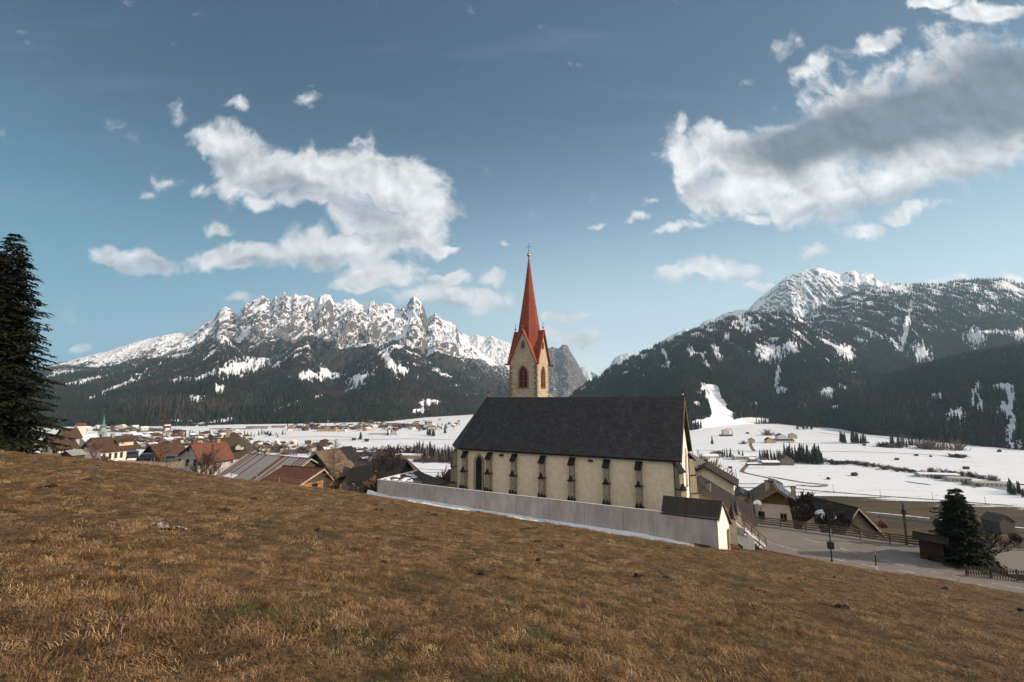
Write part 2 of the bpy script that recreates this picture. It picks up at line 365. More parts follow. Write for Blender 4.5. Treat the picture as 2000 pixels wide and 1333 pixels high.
# ------------------------------------------------------------------ ground sheet
def ground_material():
    m = bpy.data.materials.new('ground'); m.use_nodes = True; t = NT(m.node_tree); b = t.n['Principled BSDF']
    b.inputs['Specular IOR Level'].default_value = 0.15
    geo = t.new('ShaderNodeNewGeometry').outputs['Position']; s = t.new('ShaderNodeSeparateXYZ'); t.l.new(geo, s.inputs[0])
    sn = t.new('ShaderNodeAttribute', attribute_name='snow').outputs['Fac']
    big = t.noise(geo, 0.012, 5, 0.6)
    streak = t.noise(t.mapping(geo, rot=(0, 0, R(14)), sc=(0.006, 0.085, 0.01)), 1.0, 6, 0.65)
    fine = t.noise(geo, 0.5, 6, 0.7)
    f = t.math('ADD', sn, t.math('ADD', t.math('MULTIPLY', t.math('SUBTRACT', streak, 0.5), 1.1), t.math('MULTIPLY', t.math('SUBTRACT', fine, 0.5), 0.35)))
    snowf = t.step(f, 0.46, 0.56)
    brown = t.mix(t.noise(geo, 0.05, 6, 0.65), (0.175, 0.105, 0.050), (0.070, 0.050, 0.028))
    brown = t.mix(t.step(t.noise(t.mapping(geo, rot=(0, 0, R(16)), sc=(0.004, 0.07, 0.01)), 1.0, 4, 0.6), 0.42, 0.60), brown, (0.060, 0.046, 0.030))
    brown = t.mix(t.step(fine, 0.35, 0.7), t.mix(0.5, brown, (0.05, 0.04, 0.02)), brown)
    # a few melt patches and tyre or footpath lines on the snow
    melt = t.step(t.noise(t.mapping(geo, rot=(0, 0, R(10)), sc=(0.35, 1, 1)), 0.016, 8, 0.72), 0.70, 0.76)
    lines = t.noise(t.mapping(geo, rot=(0, 0, R(-12)), sc=(0.0035, 0.05, 0.01)), 1.0, 3, 0.5)
    ln = t.math('MULTIPLY', t.math('LESS_THAN', t.math('ABSOLUTE', t.math('SUBTRACT', lines, 0.5)), 0.0035), 0.45)
    white = t.mix(big, (0.80, 0.82, 0.86), (0.70, 0.73, 0.78))
    white = t.mix(t.math('MAXIMUM', t.math('MULTIPLY', melt, 0.8), ln), white, brown)
    t.l.new(t.mix(snowf, brown, white), b.inputs['Base Color']); b.inputs['Roughness'].default_value = 0.85
    bn = t.new('ShaderNodeBump'); bn.inputs['Strength'].default_value = 0.5; bn.inputs['Distance'].default_value = 0.4
    t.l.new(t.noise(geo, 0.25, 5, 0.6), bn.inputs['Height']); t.l.new(bn.outputs[0], b.inputs['Normal'])
    return m
nr, nc = 330, 1150
rr = np.concatenate([np.geomspace(3, 120, 150), np.geomspace(123, 15500, nr - 150)]); aa = np.radians(np.linspace(-112, 112, nc))
Rg, Ag = np.meshgrid(rr, aa, indexing='ij'); gx, gy = Rg * np.sin(Ag), Rg * np.cos(Ag)
gz = G(gx, gy); dm = sdist(gx, gy, MEADOW); gz = gz - 0.45 * sstep(-dm, 0.0, 2.0)
snow = sstep(gy, 0, 1) * 0
snow = 0.5 + np.clip((gy - (470 - 0.29 * gx)) / 110.0, -0.6, 0.75)
snow = np.where(Rg < 230, 0.18, snow)
snow = np.where((gx < -60) & (Rg < 500) & (Rg > 120), 0.42, snow)
_u, _v = proj(gx, gy, gz)
town = np.clip(ell(_u, _v, [(370, 864, 130, 13), (250, 868, 110, 14), (560, 878, 90, 9), (250, 840, 100, 7), (640, 836, 90, 5), (760, 832, 90, 7), (450, 838, 60, 2)]), 0, 1)
snow = snow - 0.85 * sstep(town, 0.35, 0.6)
Vg = np.stack([gx, gy, gz], -1).reshape(-1, 3)
ground = fast_mesh('ground', Vg, grid_faces(nr, nc)[:, ::-1], [ground_material()], {'snow': snow})
tag(ground, kind='structure')

# ------------------------------------------------------------------ scattering on points
def scatter(name, pts, rot, scl, pick, protos, label, cat):
    me = bpy.data.meshes.new(name); n = len(pts); me.vertices.add(n); me.vertices.foreach_set('co', np.asarray(pts, np.float32).ravel())
    a = me.attributes.new('rot', 'FLOAT_VECTOR', 'POINT'); a.data.foreach_set('vector', np.asarray(rot, np.float32).ravel())
    a = me.attributes.new('scl', 'FLOAT_VECTOR', 'POINT'); a.data.foreach_set('vector', np.asarray(scl, np.float32).ravel())
    a = me.attributes.new('pick', 'INT', 'POINT'); a.data.foreach_set('value', np.asarray(pick, np.int32))
    o = bpy.data.objects.new(name, me); COL.objects.link(o)
    pc = bpy.data.collections.new(name + '_kinds')
    for p in protos: pc.objects.link(p)
    ng = bpy.data.node_groups.new(name + '_nodes', 'GeometryNodeTree')
    ng.interface.new_socket('Geometry', in_out='INPUT', socket_type='NodeSocketGeometry'); ng.interface.new_socket('Geometry', in_out='OUTPUT', socket_type='NodeSocketGeometry')
    N = ng.nodes; L = ng.links; gi = N.new('NodeGroupInput'); go = N.new('NodeGroupOutput'); ip = N.new('GeometryNodeInstanceOnPoints')
    ci = N.new('GeometryNodeCollectionInfo'); ci.inputs['Collection'].default_value = pc; ci.inputs['Separate Children'].default_value = True; ci.inputs['Reset Children'].default_value = True
    def na(nm, dt):
        q = N.new('GeometryNodeInputNamedAttribute'); q.data_type = dt; q.inputs['Name'].default_value = nm; return [x for x in q.outputs if x.enabled and x.name == 'Attribute'][0]
    L.new(gi.outputs[0], ip.inputs['Points']); L.new(ci.outputs[0], ip.inputs['Instance']); ip.inputs['Pick Instance'].default_value = True
    L.new(na('pick', 'INT'), ip.inputs['Instance Index']); L.new(na('rot', 'FLOAT_VECTOR'), ip.inputs['Rotation']); L.new(na('scl', 'FLOAT_VECTOR'), ip.inputs['Scale'])
    L.new(ip.outputs[0], go.inputs[0])
    md_ = o.modifiers.new('scatter', 'NODES'); md_.node_group = ng
    tag(o, label, cat, kind='stuff'); return o

def conifer_material(name, c1, c2):
    m = bpy.data.materials.new(name); m.use_nodes = True; t = NT(m.node_tree); b = t.n['Principled BSDF']
    b.inputs['Roughness'].default_value = 0.85; b.inputs['Specular IOR Level'].default_value = 0.15
    r = t.new('ShaderNodeObjectInfo').outputs['Random']; o = t.new('ShaderNodeTexCoord').outputs['Object']
    c = t.mix(r, c1, c2); c = t.mix(t.math('MULTIPLY', t.step(t.noise(o, 0.9, 4, 0.7), 0.4, 0.65), 0.5), c, tuple(q * 0.5 for q in c1))
    t.l.new(c, b.inputs['Base Color']); return m
M_SPR = conifer_material('spruce_needles', (0.014, 0.024, 0.020), (0.028, 0.038, 0.028))
M_LAR = conifer_material('larch_twigs', (0.065, 0.046, 0.040), (0.095, 0.068, 0.056))
M_BARK = mat('bark', (0.07, 0.052, 0.04), 0.9, 0.3, 4, 0.6, 15)
def conifer(name, mats, tiers=5, sides=7, h=1.0, rad=0.16, seed=0, droop=0.5, trunk=True, link=False):
    """small conifer: ragged star-shaped skirts round a stem, unit height"""
    r = random.Random(seed); m = MB()
    if trunk: m.tube([(0, 0, -0.05), (0, 0, 0.5), (0, 0, 0.98)], [0.022, 0.014, 0.003], 4, 1 if len(mats) > 1 else 0, False)
    for i in range(tiers):
        f = i / tiers; z1 = 0.10 + 0.90 * (f + 1.15 / tiers); z1 = min(z1, 1.0); z0 = 0.07 + 0.88 * f
        rr_ = rad * (1 - f) ** 0.85 * r.uniform(0.85, 1.15) + 0.012; k = len(m.v); a0 = r.random() * 6.28; cxx, cyy = r.uniform(-.01, .01), r.uniform(-.01, .01)
        m.v.append((cxx, cyy, z1))
        for j in range(sides * 2):
            t = a0 + math.pi * j / sides; q = rr_ * (r.uniform(0.8, 1.2) if j % 2 == 0 else r.uniform(0.38, 0.6))
            m.v.append((cxx + q * math.cos(t), cyy + q * math.sin(t), z0 - (0.03 * droop if j % 2 == 0 else -0.02) + r.uniform(-.01, .01)))
        for j in range(sides * 2): m.f.append((k, k + 1 + j, k + 1 + (j + 1) % (sides * 2))); m.m.append(0)
    me = bpy.data.meshes.new(name); me.from_pydata(m.v, [], m.f); me.update()
    for x in mats: me.materials.append(x)
    if len(mats) > 1: me.polygons.foreach_set('material_index', m.m)
    o = bpy.data.objects.new(name, me)
    if link: COL.objects.link(o)
    return o
FOREST_KINDS = [conifer('spruce_kind_a', [M_SPR], 5, 5, rad=0.15, seed=1, trunk=False), conifer('spruce_kind_b', [M_SPR], 6, 4, rad=0.13, seed=2, trunk=False),
                conifer('spruce_kind_c', [M_SPR], 4, 5, rad=0.18, seed=3, trunk=False), conifer('spruce_kind_d', [M_LAR], 5, 4, rad=0.15, seed=4, trunk=False)]

# ------------------------------------------------------------------ mountains
def px_curve(lst):
    ks, ss = [], []
    for u, v in lst:
        r = ray(u, v); ks.append(r[0] / r[1]); ss.append(r[2] / r[1])
    return np.array(ks), np.array(ss)
def mountain_material(name, kind):
    m = bpy.data.materials.new(name); m.use_nodes = True; t = NT(m.node_tree); b = t.n['Principled BSDF']
    b.inputs['Roughness'].default_value = 0.9; b.inputs['Specular IOR Level'].default_value = 0.1
    g = t.new('ShaderNodeNewGeometry').outputs['Position']
    fo = t.new('ShaderNodeAttribute', attribute_name='forest').outputs['Fac']; ro = t.new('ShaderNodeAttribute', attribute_name='rock').outputs['Fac']
    n1 = t.noise(g, 0.03, 9, 0.72); n2 = t.noise(t.mapping(g, sc=(1, 1, 0.25)), 0.008, 8, 0.7); n3 = t.noise(g, 0.0022, 4)
    rock = t.mix(t.step(n2, 0.35, 0.65), (0.085, 0.090, 0.105), (0.21, 0.185, 0.175))
    rock = t.mix(t.math('MULTIPLY', t.step(n3, 0.50, 0.68), 0.4), rock, (0.30, 0.21, 0.165))
    rock = t.mix(t.step(n1, 0.30, 0.75), t.mix(0.55, rock, (0.05, 0.05, 0.055)), rock)
    snow = t.mix(n1, (0.74, 0.77, 0.84), (0.86, 0.87, 0.90))
    rf = t.step(t.math('ADD', ro, t.math('MULTIPLY', t.math('SUBTRACT', n1, 0.5), 1.5)), 0.40, 0.60)
    c = t.mix(rf, snow, rock)
    floor_ = t.mix(t.step(t.noise(g, 0.045, 6, 0.75), 0.50, 0.60), (0.022, 0.024, 0.020), (0.060, 0.044, 0.036))
    floor_ = t.mix(t.math('MULTIPLY', t.step(t.math('ADD', n1, t.math('MULTIPLY', t.math('SUBTRACT', t.new('ShaderNodeAttribute', attribute_name='high').outputs['Fac'], 0.5), 0.22)), 0.56, 0.66), 0.85), floor_, (0.6, 0.63, 0.68))
    ff = t.step(t.math('ADD', fo, t.math('MULTIPLY', t.math('SUBTRACT', n1, 0.5), 1.2)), 0.40, 0.60)
    c = t.mix(ff, c, floor_)
    t.l.new(c, b.inputs['Base Color'])
    bn = t.new('ShaderNodeBump'); bn.inputs['Strength'].default_value = 0.9; bn.inputs['Distance'].default_value = 22.0
    t.l.new(n2, bn.inputs['Height']); t.l.new(bn.outputs[0], b.inputs['Normal'])
    return m
M_MTN = mountain_material('mountain_far', 'far'); M_HILL = mountain_material('mountain_near', 'near')
FOREST = [[], []]      # points and heights gathered for the one forest object
def mountain(name, base, crest, yc, k0, k1, nc, nr, amp, lam, jag, mt, p=1.15, tree_t=None, clear=(), streak=0.0, sxy=1.0, forest=None, ntree=0, th=(18, 28), rockb=0.0, seed=0.0,
             base_y=None, larch=0.15, back=0.35, solid=()):
    kc, sc_ = px_curve(crest); kk = np.linspace(k0, k1, nc)
    s = np.interp(kk, kc, sc_)
    if callable(yc): ycr = yc(kk)
    else: ycr = np.full(nc, float(yc))
    if base_y is None:
        kb, sb = px_curve(base); yb = VALZ / np.minimum(np.interp(kk, kb, sb), -0.02)
    else: yb = base_y(kk) if callable(base_y) else np.full(nc, float(base_y))
    zc = s * ycr
    nf_ = int(nr * 0.82); t = np.concatenate([np.linspace(0, 1, nf_), 1 + back * np.linspace(0, 1, nr - nf_ + 1)[1:] ** 1.2])
    T = t[:, None]; K = kk[None, :]; Y = yb + (ycr - yb) * T; X = K * Y
    H = (zc - VALZ)[None, :]
    zf = VALZ - 1.5 + H * np.clip(T, 0, 1) ** p
    zb = VALZ + H * (1 - 0.55 * ((T - 1) / back)); Z = np.where(T <= 1, zf, zb)
    wx = fbm(X / lam / 2 + seed, Y / lam / 2, 3) * 0.9
    n = ridged(X / lam + wx + seed, Y / (lam * 2.6) + wx * 0.5, 7, 0.55) - 0.35
    wgt = np.clip(T, 0, 1) ** 0.6 * np.clip(1.0 - T, 0, 1) ** 0.62 * 2.1
    Z = Z + amp * H * n * np.where(T <= 1, wgt, 0)
    Z = Z + amp * 0.28 * H * (ridged(X / (lam * 0.34) + wx * 1.5 + seed, Y / (lam * 1.3) + wx, 6, 0.62) - 0.35) * np.where(T <= 1, wgt, 0)
    Z = Z + amp * 0.17 * H * (ridged(X / (lam * 0.13) + wx * 3 + seed, Y / (lam * 0.5) + wx * 2, 5, 0.6) - 0.35) * np.where(T <= 1, wgt, 0)
    jj = ridged(X / (lam * 0.16) + seed, Y / (lam * 0.2), 4, 0.6) - 0.4
    Z = Z + jag * jj * sstep(T, 0.05, 0.5) * (0.45 + 0.55 * sstep(np.abs(T - 1), 0, 0.1))
    Z = Z + jag * 0.55 * (ridged(X / (lam * 0.05) + seed, Y / (lam * 0.12), 3, 0.6) - 0.4) * sstep(T, 0.1, 0.6)
    U, Vp = proj(X, Y, Z)
    # slope from finite differences
    dzt = np.gradient(Z, axis=0) / np.maximum(np.abs(np.gradient(Y, axis=0)), 1e-3); dzk = np.gradient(Z, axis=1) / np.maximum(np.abs(np.gradient(X, axis=1)), 1e-3)
    slope = np.hypot(dzt, dzk)
    rib = ridged(X / (lam * 0.34) + wx * 1.5 + seed, Y / (lam * 1.3) + wx, 6, 0.62)
    rock = sstep(0.46 * slope + 0.75 * (rib - 0.35) + 0.25 * n + 0.4 * fbm(X / 60, Y / 60, 4), 0.54, 1.25) + rockb
    alt = (Z - VALZ) / np.maximum(H, 1)
    if forest is None: fo = np.zeros_like(Z)
    else:
        tl = forest(K, Z) + 0.16 * fbm(X / (lam * .8), Y / (lam * .8), 5)
        fo = 1 - sstep(Z, (tl) * 1.0 * np.max(zc) - 40, tl * np.max(zc) + 60)
    cl = ell(U, Vp, clear) if len(clear) else np.zeros_like(Z)
    cln = sstep(cl + 0.85 * fbm(U / 6, Vp / 9, 5, 0.65), 0.36, 0.62)
    if len(solid): cln = np.maximum(cln, sstep(ell(U, Vp, solid) + 0.12 * fbm(U / 5, Vp / 6, 3), 0.38, 0.46))
    st_ = sstep(fbm(X / (38 * sxy) + wx, Y / (260 * sxy) + seed, 5, 0.6) + 0.25 * sstep(T, 0.5, 1.0) * (streak > 0), 0.30 - streak, 0.44 - streak) if streak > 0 else 0
    fo = np.clip(fo * (1 - cln) * (1 - 0.85 * st_ * sstep(T, 0.25, 0.5)), 0, 1)
    rock = np.clip(rock - cln * 0.8, 0, 1.0)
    o = fast_mesh(name, np.stack([X, Y, Z], -1).reshape(-1, 3), grid_faces(len(t), nc)[:, ::-1], [mt], {'forest': fo, 'rock': rock, 'high': np.clip(T, 0, 1) + 0 * K})
    tag(o, kind='structure')
    if ntree:
        area = np.abs(np.gradient(X, axis=1) * np.gradient(Y, axis=0))
        vis = (T <= 1.04) * (fo > 0.25)
        pr = (area * vis * fo * (1 - 0.55 * sstep(T, 0.45, 1.0) * (0.5 + fbm(X / 120, Y / 300, 4))))[:-1, :-1].ravel(); pr = pr / pr.sum(); idx = rng.choice(len(pr), ntree, p=pr)
        i, j = idx // (nc - 1), idx % (nc - 1); a, b_ = rng.random(ntree), rng.random(ntree)
        def bl(A): return (A[i, j] * (1 - a) + A[i + 1, j] * a) * (1 - b_) + (A[i, j + 1] * (1 - a) + A[i + 1, j + 1] * a) * b_
        FOREST[0].append(np.stack([bl(X), bl(Y), bl(Z) - 0.5], -1)); lar = fbm(bl(X) / 300, bl(Y) / 300, 3) + larch * 2 - 0.3
        hgt = rng.uniform(th[0], th[1], ntree)
        FOREST[1].append(np.stack([hgt, (rng.random(ntree) < np.clip(lar, 0.02, 0.85)).astype(float)], -1))
    return dict(X=X, Y=Y, Z=Z, kk=kk, t=t, fo=fo)

MASSIF = [(-100, 765), (60, 735), (100, 712), (130, 706), (200, 690), (260, 670), (300, 660), (330, 654), (345, 652), (370, 648), (385, 640), (400, 630), (418, 622), (430, 606), (441, 600), (452, 606), (462, 617), (470, 606), (480, 594),
          (492, 590), (500, 584), (512, 577), (520, 583), (530, 590), (538, 580), (546, 582), (556, 571), (560, 579), (570, 580), (576, 574), (584, 579), (597, 577), (612, 583), (618, 592), (626, 577), (636, 575), (645, 576), (652, 592),
          (664, 594), (672, 586), (688, 583), (700, 593), (712, 597), (722, 590), (730, 588), (738, 600), (752, 594), (764, 595), (772, 603), (785, 600), (795, 598), (801, 586), (808, 579), (815, 583), (823, 592), (830, 606), (834, 622),
          (843, 617), (850, 612), (862, 625), (872, 628), (880, 630), (890, 636), (897, 652), (915, 668), (940, 690), (980, 715), (1020, 740), (1070, 770), (1120, 800), (1200, 830)]
mountain('mountain', [(-100, 836), (200, 834), (400, 830), (600, 828), (900, 812), (1200, 800)], MASSIF, 5600, -1.35, 0.25, 1250, 330, 0.20, 520, 22, M_MTN, p=1.12,
         forest=lambda K, Z: 0.34 + 0.06 * np.sin(K * 9), base_y=3000, rockb=0.0, seed=2.0)
FOOT = [(-100, 745), (60, 724), (130, 720), (200, 722), (260, 712), (320, 698), (370, 684), (405, 668), (430, 654), (440, 657), (455, 674), (480, 694), (520, 700), (555, 690), (580, 672), (600, 668), (622, 700), (645, 722), (670, 724), (700, 708), (735, 680), (765, 668),
        (790, 676), (830, 702), (870, 724), (910, 745), (950, 768), (1000, 792), (1060, 812), (1120, 830)]
mountain('mountain', [(-100, 836), (200, 834), (350, 832), (450, 830), (600, 828), (760, 824), (830, 816), (930, 810), (1120, 806)], FOOT, 3900, -1.35, 0.20, 900, 260, 0.13, 420, 20, M_HILL, p=1.05,
         forest=lambda K, Z: 1.35 + 0 * K, ntree=64000, th=(17, 27), seed=7.0, larch=0.20, streak=0.10, sxy=1.6,
         clear=[(170, 744, 44, 6, 12), (235, 755, 70, 5, 22), (120, 730, 30, 5, 5), (350, 695, 30, 4, 10), (470, 718, 62, 18, 12), (400, 735, 30, 5, 24), (518, 695, 9, 26, -28), (440, 655, 26, 22, 0), (600, 735, 22, 12, 15), (640, 728, 34, 14, 15),
                (700, 742, 26, 12, 20), (760, 708, 10, 30, 38), (785, 725, 14, 14, 30), (350, 742, 30, 5, 10), (430, 760, 12, 9), (380, 778, 20, 7, 0), (310, 690, 25, 8), (345, 822, 30, 3), (433, 822, 34, 4, 8), (390, 828, 16, 2),
                (820, 802, 14, 5, 10), (840, 786, 20, 7, 10), (800, 640, 60, 16, -25), (870, 690, 60, 22, -35), (690, 760, 26, 4, 16), (560, 792, 40, 2, 22), (620, 775, 12, 2, 20)])
mountain('mountain', [(850, 808), (1250, 806)], [(850, 720), (890, 655), (905, 652), (918, 657), (932, 653), (948, 660), (960, 655), (972, 664), (990, 668), (1003, 676), (1020, 690), (1050, 712), (1100, 760), (1200, 800)],
         9200, -0.2, 0.25, 330, 160, 0.10, 800, 60, M_MTN, p=1.2, base_y=5600, rockb=-0.05, seed=12.0)
mountain('mountain', [(1000, 806), (1250, 806)], [(1000, 742), (1040, 706), (1065, 682), (1078, 678), (1090, 682), (1100, 674), (1108, 675), (1114, 688), (1122, 700), (1132, 718), (1145, 742), (1165, 766), (1190, 790), (1220, 810)],
         7600, -0.02, 0.30, 330, 170, 0.16, 420, 40, M_MTN, p=1.1, base_y=5200, rockb=0.62, seed=21.0)
mountain('mountain', [(1000, 806), (1250, 806)], [(1100, 770), (1125, 722), (1138, 717), (1150, 718), (1156, 728), (1166, 732), (1180, 750), (1187, 722), (1200, 700), (1212, 694), (1226, 690), (1240, 694), (1300, 720)],
         12500, 0.08, 0.36, 260, 100, 0.08, 700, 50, M_MTN, p=1.1, base_y=8000, rockb=0.0, seed=31.0)
# right hand side
mountain('mountain', [(1100, 806), (2100, 806)], [(1180, 760), (1250, 700), (1300, 662), (1318, 652), (1340, 642), (1358, 645), (1375, 628), (1400, 620), (1420, 612), (1440, 606), (1462, 606), (1475, 590), (1490, 578), (1510, 562), (1530, 545), (1545, 538), (1560, 533), (1575, 527), (1600, 523), (1612, 527), (1630, 533),
          (1642, 538), (1655, 531), (1668, 529), (1678, 536), (1690, 534), (1705, 536), (1713, 548), (1722, 553), (1740, 555), (1780, 572), (1850, 600), (2050, 660)],
         7200, 0.18, 1.3, 700, 220, 0.10, 520, 36, M_MTN, p=1.1, base_y=4300, rockb=0.12, seed=41.0)
HILLR = [(1040, 850), (1080, 800), (1110, 778), (1150, 747), (1200, 716), (1240, 696), (1270, 682), (1300, 668), (1350, 648), (1400, 630), (1430, 620), (1455, 615), (1480, 612), (1510, 613), (1530, 612), (1560, 622), (1600, 640), (1700, 690), (1900, 760), (2100, 800)]
HILLR2 = [(1480, 690), (1540, 640), (1570, 620), (1600, 600), (1640, 583), (1680, 570), (1710, 562), (1740, 555), (1760, 556), (1790, 557), (1830, 556), (1860, 551), (1900, 547), (1930, 546), (1960, 547), (2000, 556), (2080, 570), (2300, 620)]
mountain('mountain', [(1480, 806), (2100, 806)], HILLR2, 3900, 0.42, 1.5, 620, 210, 0.11, 330, 6, M_HILL, p=1.05, forest=lambda K, Z: 1.6 + 0 * K, ntree=52000, th=(20, 30), seed=51.0, base_y=2000,
         streak=0.24, larch=0.12, clear=[(1800, 690, 26, 20, -60), (1770, 640, 8, 60, -14), (1905, 660, 24, 20, -50), (1940, 650, 50, 6, 0), (1990, 655, 16, 14), (1700, 650, 30, 6, -20), (1750, 675, 30, 8, -40), (1680, 664, 12, 4)])
BASER = [(1000, 822), (1200, 826), (1345, 842), (1370, 838), (1400, 833), (1450, 829), (1520, 828), (1560, 832), (1640, 838), (1700, 850), (1780, 858), (1860, 868), (1920, 873), (2000, 880), (2200, 890)]
SKI = [(1386, 762, 20, 12, 0), (1393, 778, 17, 18, 0), (1402, 795, 18, 18, 0), (1412, 812, 24, 14, 0), (1400, 830, 40, 16, 0), (1440, 828, 40, 8, 0), (1360, 792, 10, 8, 0), (1362, 770, 12, 5), (1372, 752, 6, 5), (1470, 822, 40, 6, 0), (1365, 828, 16, 8)]
mountain('mountain', BASER, HILLR, 3000, 0.02, 1.45, 900, 260, 0.10, 300, 5, M_HILL, p=1.0, forest=lambda K, Z: 2.2 + 0 * K, ntree=70000, th=(16, 26), seed=61.0, streak=0.17, larch=0.16,
         solid=SKI, clear=[(1377, 622, 1, 1), (1460, 640, 12, 16, -10), (1420, 660, 8, 10), (1400, 690, 10, 22, 25), (1380, 712, 6, 18, 35), (1350, 690, 8, 14, 25), (1500, 690, 34, 22, 0), (1545, 680, 20, 16), (1518, 740, 5, 40, -8), (1525, 762, 12, 8),
                      (1615, 768, 18, 12), (1645, 755, 8, 6), (1652, 690, 22, 16, -30), (1640, 795, 16, 5), (1470, 790, 14, 4), (1570, 792, 8, 5), (1300, 700, 5, 30, 20)])
FRONT = [(1500, 840), (1540, 812), (1580, 795), (1640, 775), (1700, 752), (1760, 730), (1820, 712), (1880, 698), (1940, 688), (2000, 680), (2080, 672), (2300, 650)]
def fronty(k): return 1500 + 500 * np.clip((1.1 - k) / 0.5, 0, 1)
mountain('mountain', BASER, FRONT, fronty, 0.56, 1.5, 560, 200, 0.07, 200, 3, M_HILL, p=0.95, forest=lambda K, Z: 2.6 + 0 * K, ntree=26000, th=(16, 24), seed=71.0, larch=0.10,
         clear=[(1868, 812, 20, 16, 0), (1905, 770, 8, 30, -14), (1915, 790, 8, 20), (1960, 760, 26, 12), (1965, 800, 22, 16), (1975, 840, 8, 40, -6), (1985, 868, 14, 8), (1830, 775, 16, 8), (1975, 780, 12, 26)])
LEFTHILL = [(-200, 740), (0, 752), (100, 762), (140, 774), (180, 790), (215, 806), (240, 822), (262, 832), (300, 846), (380, 870)]
mountain('mountain', [(-200, 850), (300, 842)], LEFTHILL, 1900, -1.5, -0.66, 330, 120, 0.06, 160, 3, M_HILL, p=0.9, forest=lambda K, Z: 3 + 0 * K, ntree=12000, th=(14, 20), seed=81.0, larch=0.05, base_y=1380)
fp = np.concatenate(FOREST[0]); fh = np.concatenate(FOREST[1]); nF = len(fp)
wdt = rng.uniform(0.85, 1.25, nF)
scatter('forest', fp, np.stack([rng.uniform(-.04, .04, nF), rng.uniform(-.04, .04, nF), rng.uniform(0, 6.28, nF)], -1), np.stack([fh[:, 0] * wdt, fh[:, 0] * wdt, fh[:, 0]], -1),
        np.where(fh[:, 1] > 0.5, 3, rng.integers(0, 3, nF)), FOREST_KINDS, 'dense dark spruce and larch forest covering the mountain slopes', 'forest')

# ------------------------------------------------------------------ meadow
def meadow_material(name, blades=False):
    m = bpy.data.materials.new(name); m.use_nodes = True; t = NT(m.node_tree); b = t.n['Principled BSDF']
    b.inputs['Roughness'].default_value = 0.8; b.inputs['Specular IOR Level'].default_value = 0.15
    g = t.new('ShaderNodeNewGeometry').outputs['Position']
    big = t.noise(g, 0.35, 5, 0.6); mid = t.noise(g, 1.7, 5, 0.65); fine = t.noise(g, 14, 5, 0.7); gr = t.noise(t.vmath('ADD', g, (31, 7, 2)), 0.75, 6, 0.68)
    if blades:
        c = t.mix(t.step(mid, 0.36, 0.64), (0.105, 0.056, 0.024), (0.350, 0.212, 0.102))
        r = t.new('ShaderNodeObjectInfo').outputs['Random']
        c = t.mix(t.math('MULTIPLY', r, 0.75), c, (0.165, 0.090, 0.042))
        c = t.mix(t.math('MULTIPLY', t.step(r, 0.80, 0.84), 0.8), c, (0.45, 0.31, 0.165))
        c = t.mix(t.math('MULTIPLY', t.step(gr, 0.55, 0.68), 0.75), c, (0.055, 0.062, 0.018))
        c = t.mix(t.math('MULTIPLY', t.step(big, 0.52, 0.66), 0.5), c, (0.075, 0.050, 0.024))
        sp = t.noise(g, 3.2, 7, 0.8); c = t.mix(t.math('MULTIPLY', t.step(sp, 0.51, 0.60), 0.72), c, (0.050, 0.030, 0.015))
    else:
        c = t.mix(t.step(fine, 0.36, 0.64), (0.036, 0.023, 0.012), (0.20, 0.122, 0.056))
        c = t.mix(t.step(mid, 0.30, 0.62), t.mix(0.6, c, (0.040, 0.026, 0.014)), c)
        c = t.mix(t.math('MULTIPLY', t.step(gr, 0.50, 0.64), 0.6), c, (0.040, 0.044, 0.016))
        bn = t.new('ShaderNodeBump'); bn.inputs['Strength'].default_value = 1.0; bn.inputs['Distance'].default_value = 0.06
        t.l.new(t.noise(g, 9, 6, 0.75), bn.inputs['Height']); t.l.new(bn.outputs[0], b.inputs['Normal'])
    t.l.new(c, b.inputs['Base Color']); return m
def lumps(x, y):
    r = np.hypot(x, y)
    return 0.085 * fbm(x / 1.3, y / 1.3, 4) + 0.034 * ridged(x / 0.55 + 4, y / 0.55, 2) - 0.02 + 0.10 * fbm(x / 4.5, y / 4.5, 3) * sstep(r, 4, 12)
def meadow_z(x, y): return G(x, y) + lumps(x, y)
nr, nc = 330, 820
rr = np.geomspace(0.7, 100, nr); aa = np.radians(np.linspace(-104, 104, nc))
Rg, Ag = np.meshgrid(rr, aa, indexing='ij'); mx, my = Rg * np.sin(Ag), Rg * np.cos(Ag)
mz = meadow_z(mx, my); dmd = sdist(mx, my, MEADOW); mz = mz - 1.2 * sstep(dmd, 0.05, 1.6)
Fm = grid_faces(nr, nc)[:, ::-1]; keep = (dmd.ravel()[Fm] < 2.2).any(1)
meadow = fast_mesh('meadow', np.stack([mx, my, mz], -1).reshape(-1, 3), Fm[keep], [meadow_material('meadow_soil')]); tag(meadow, kind='structure')

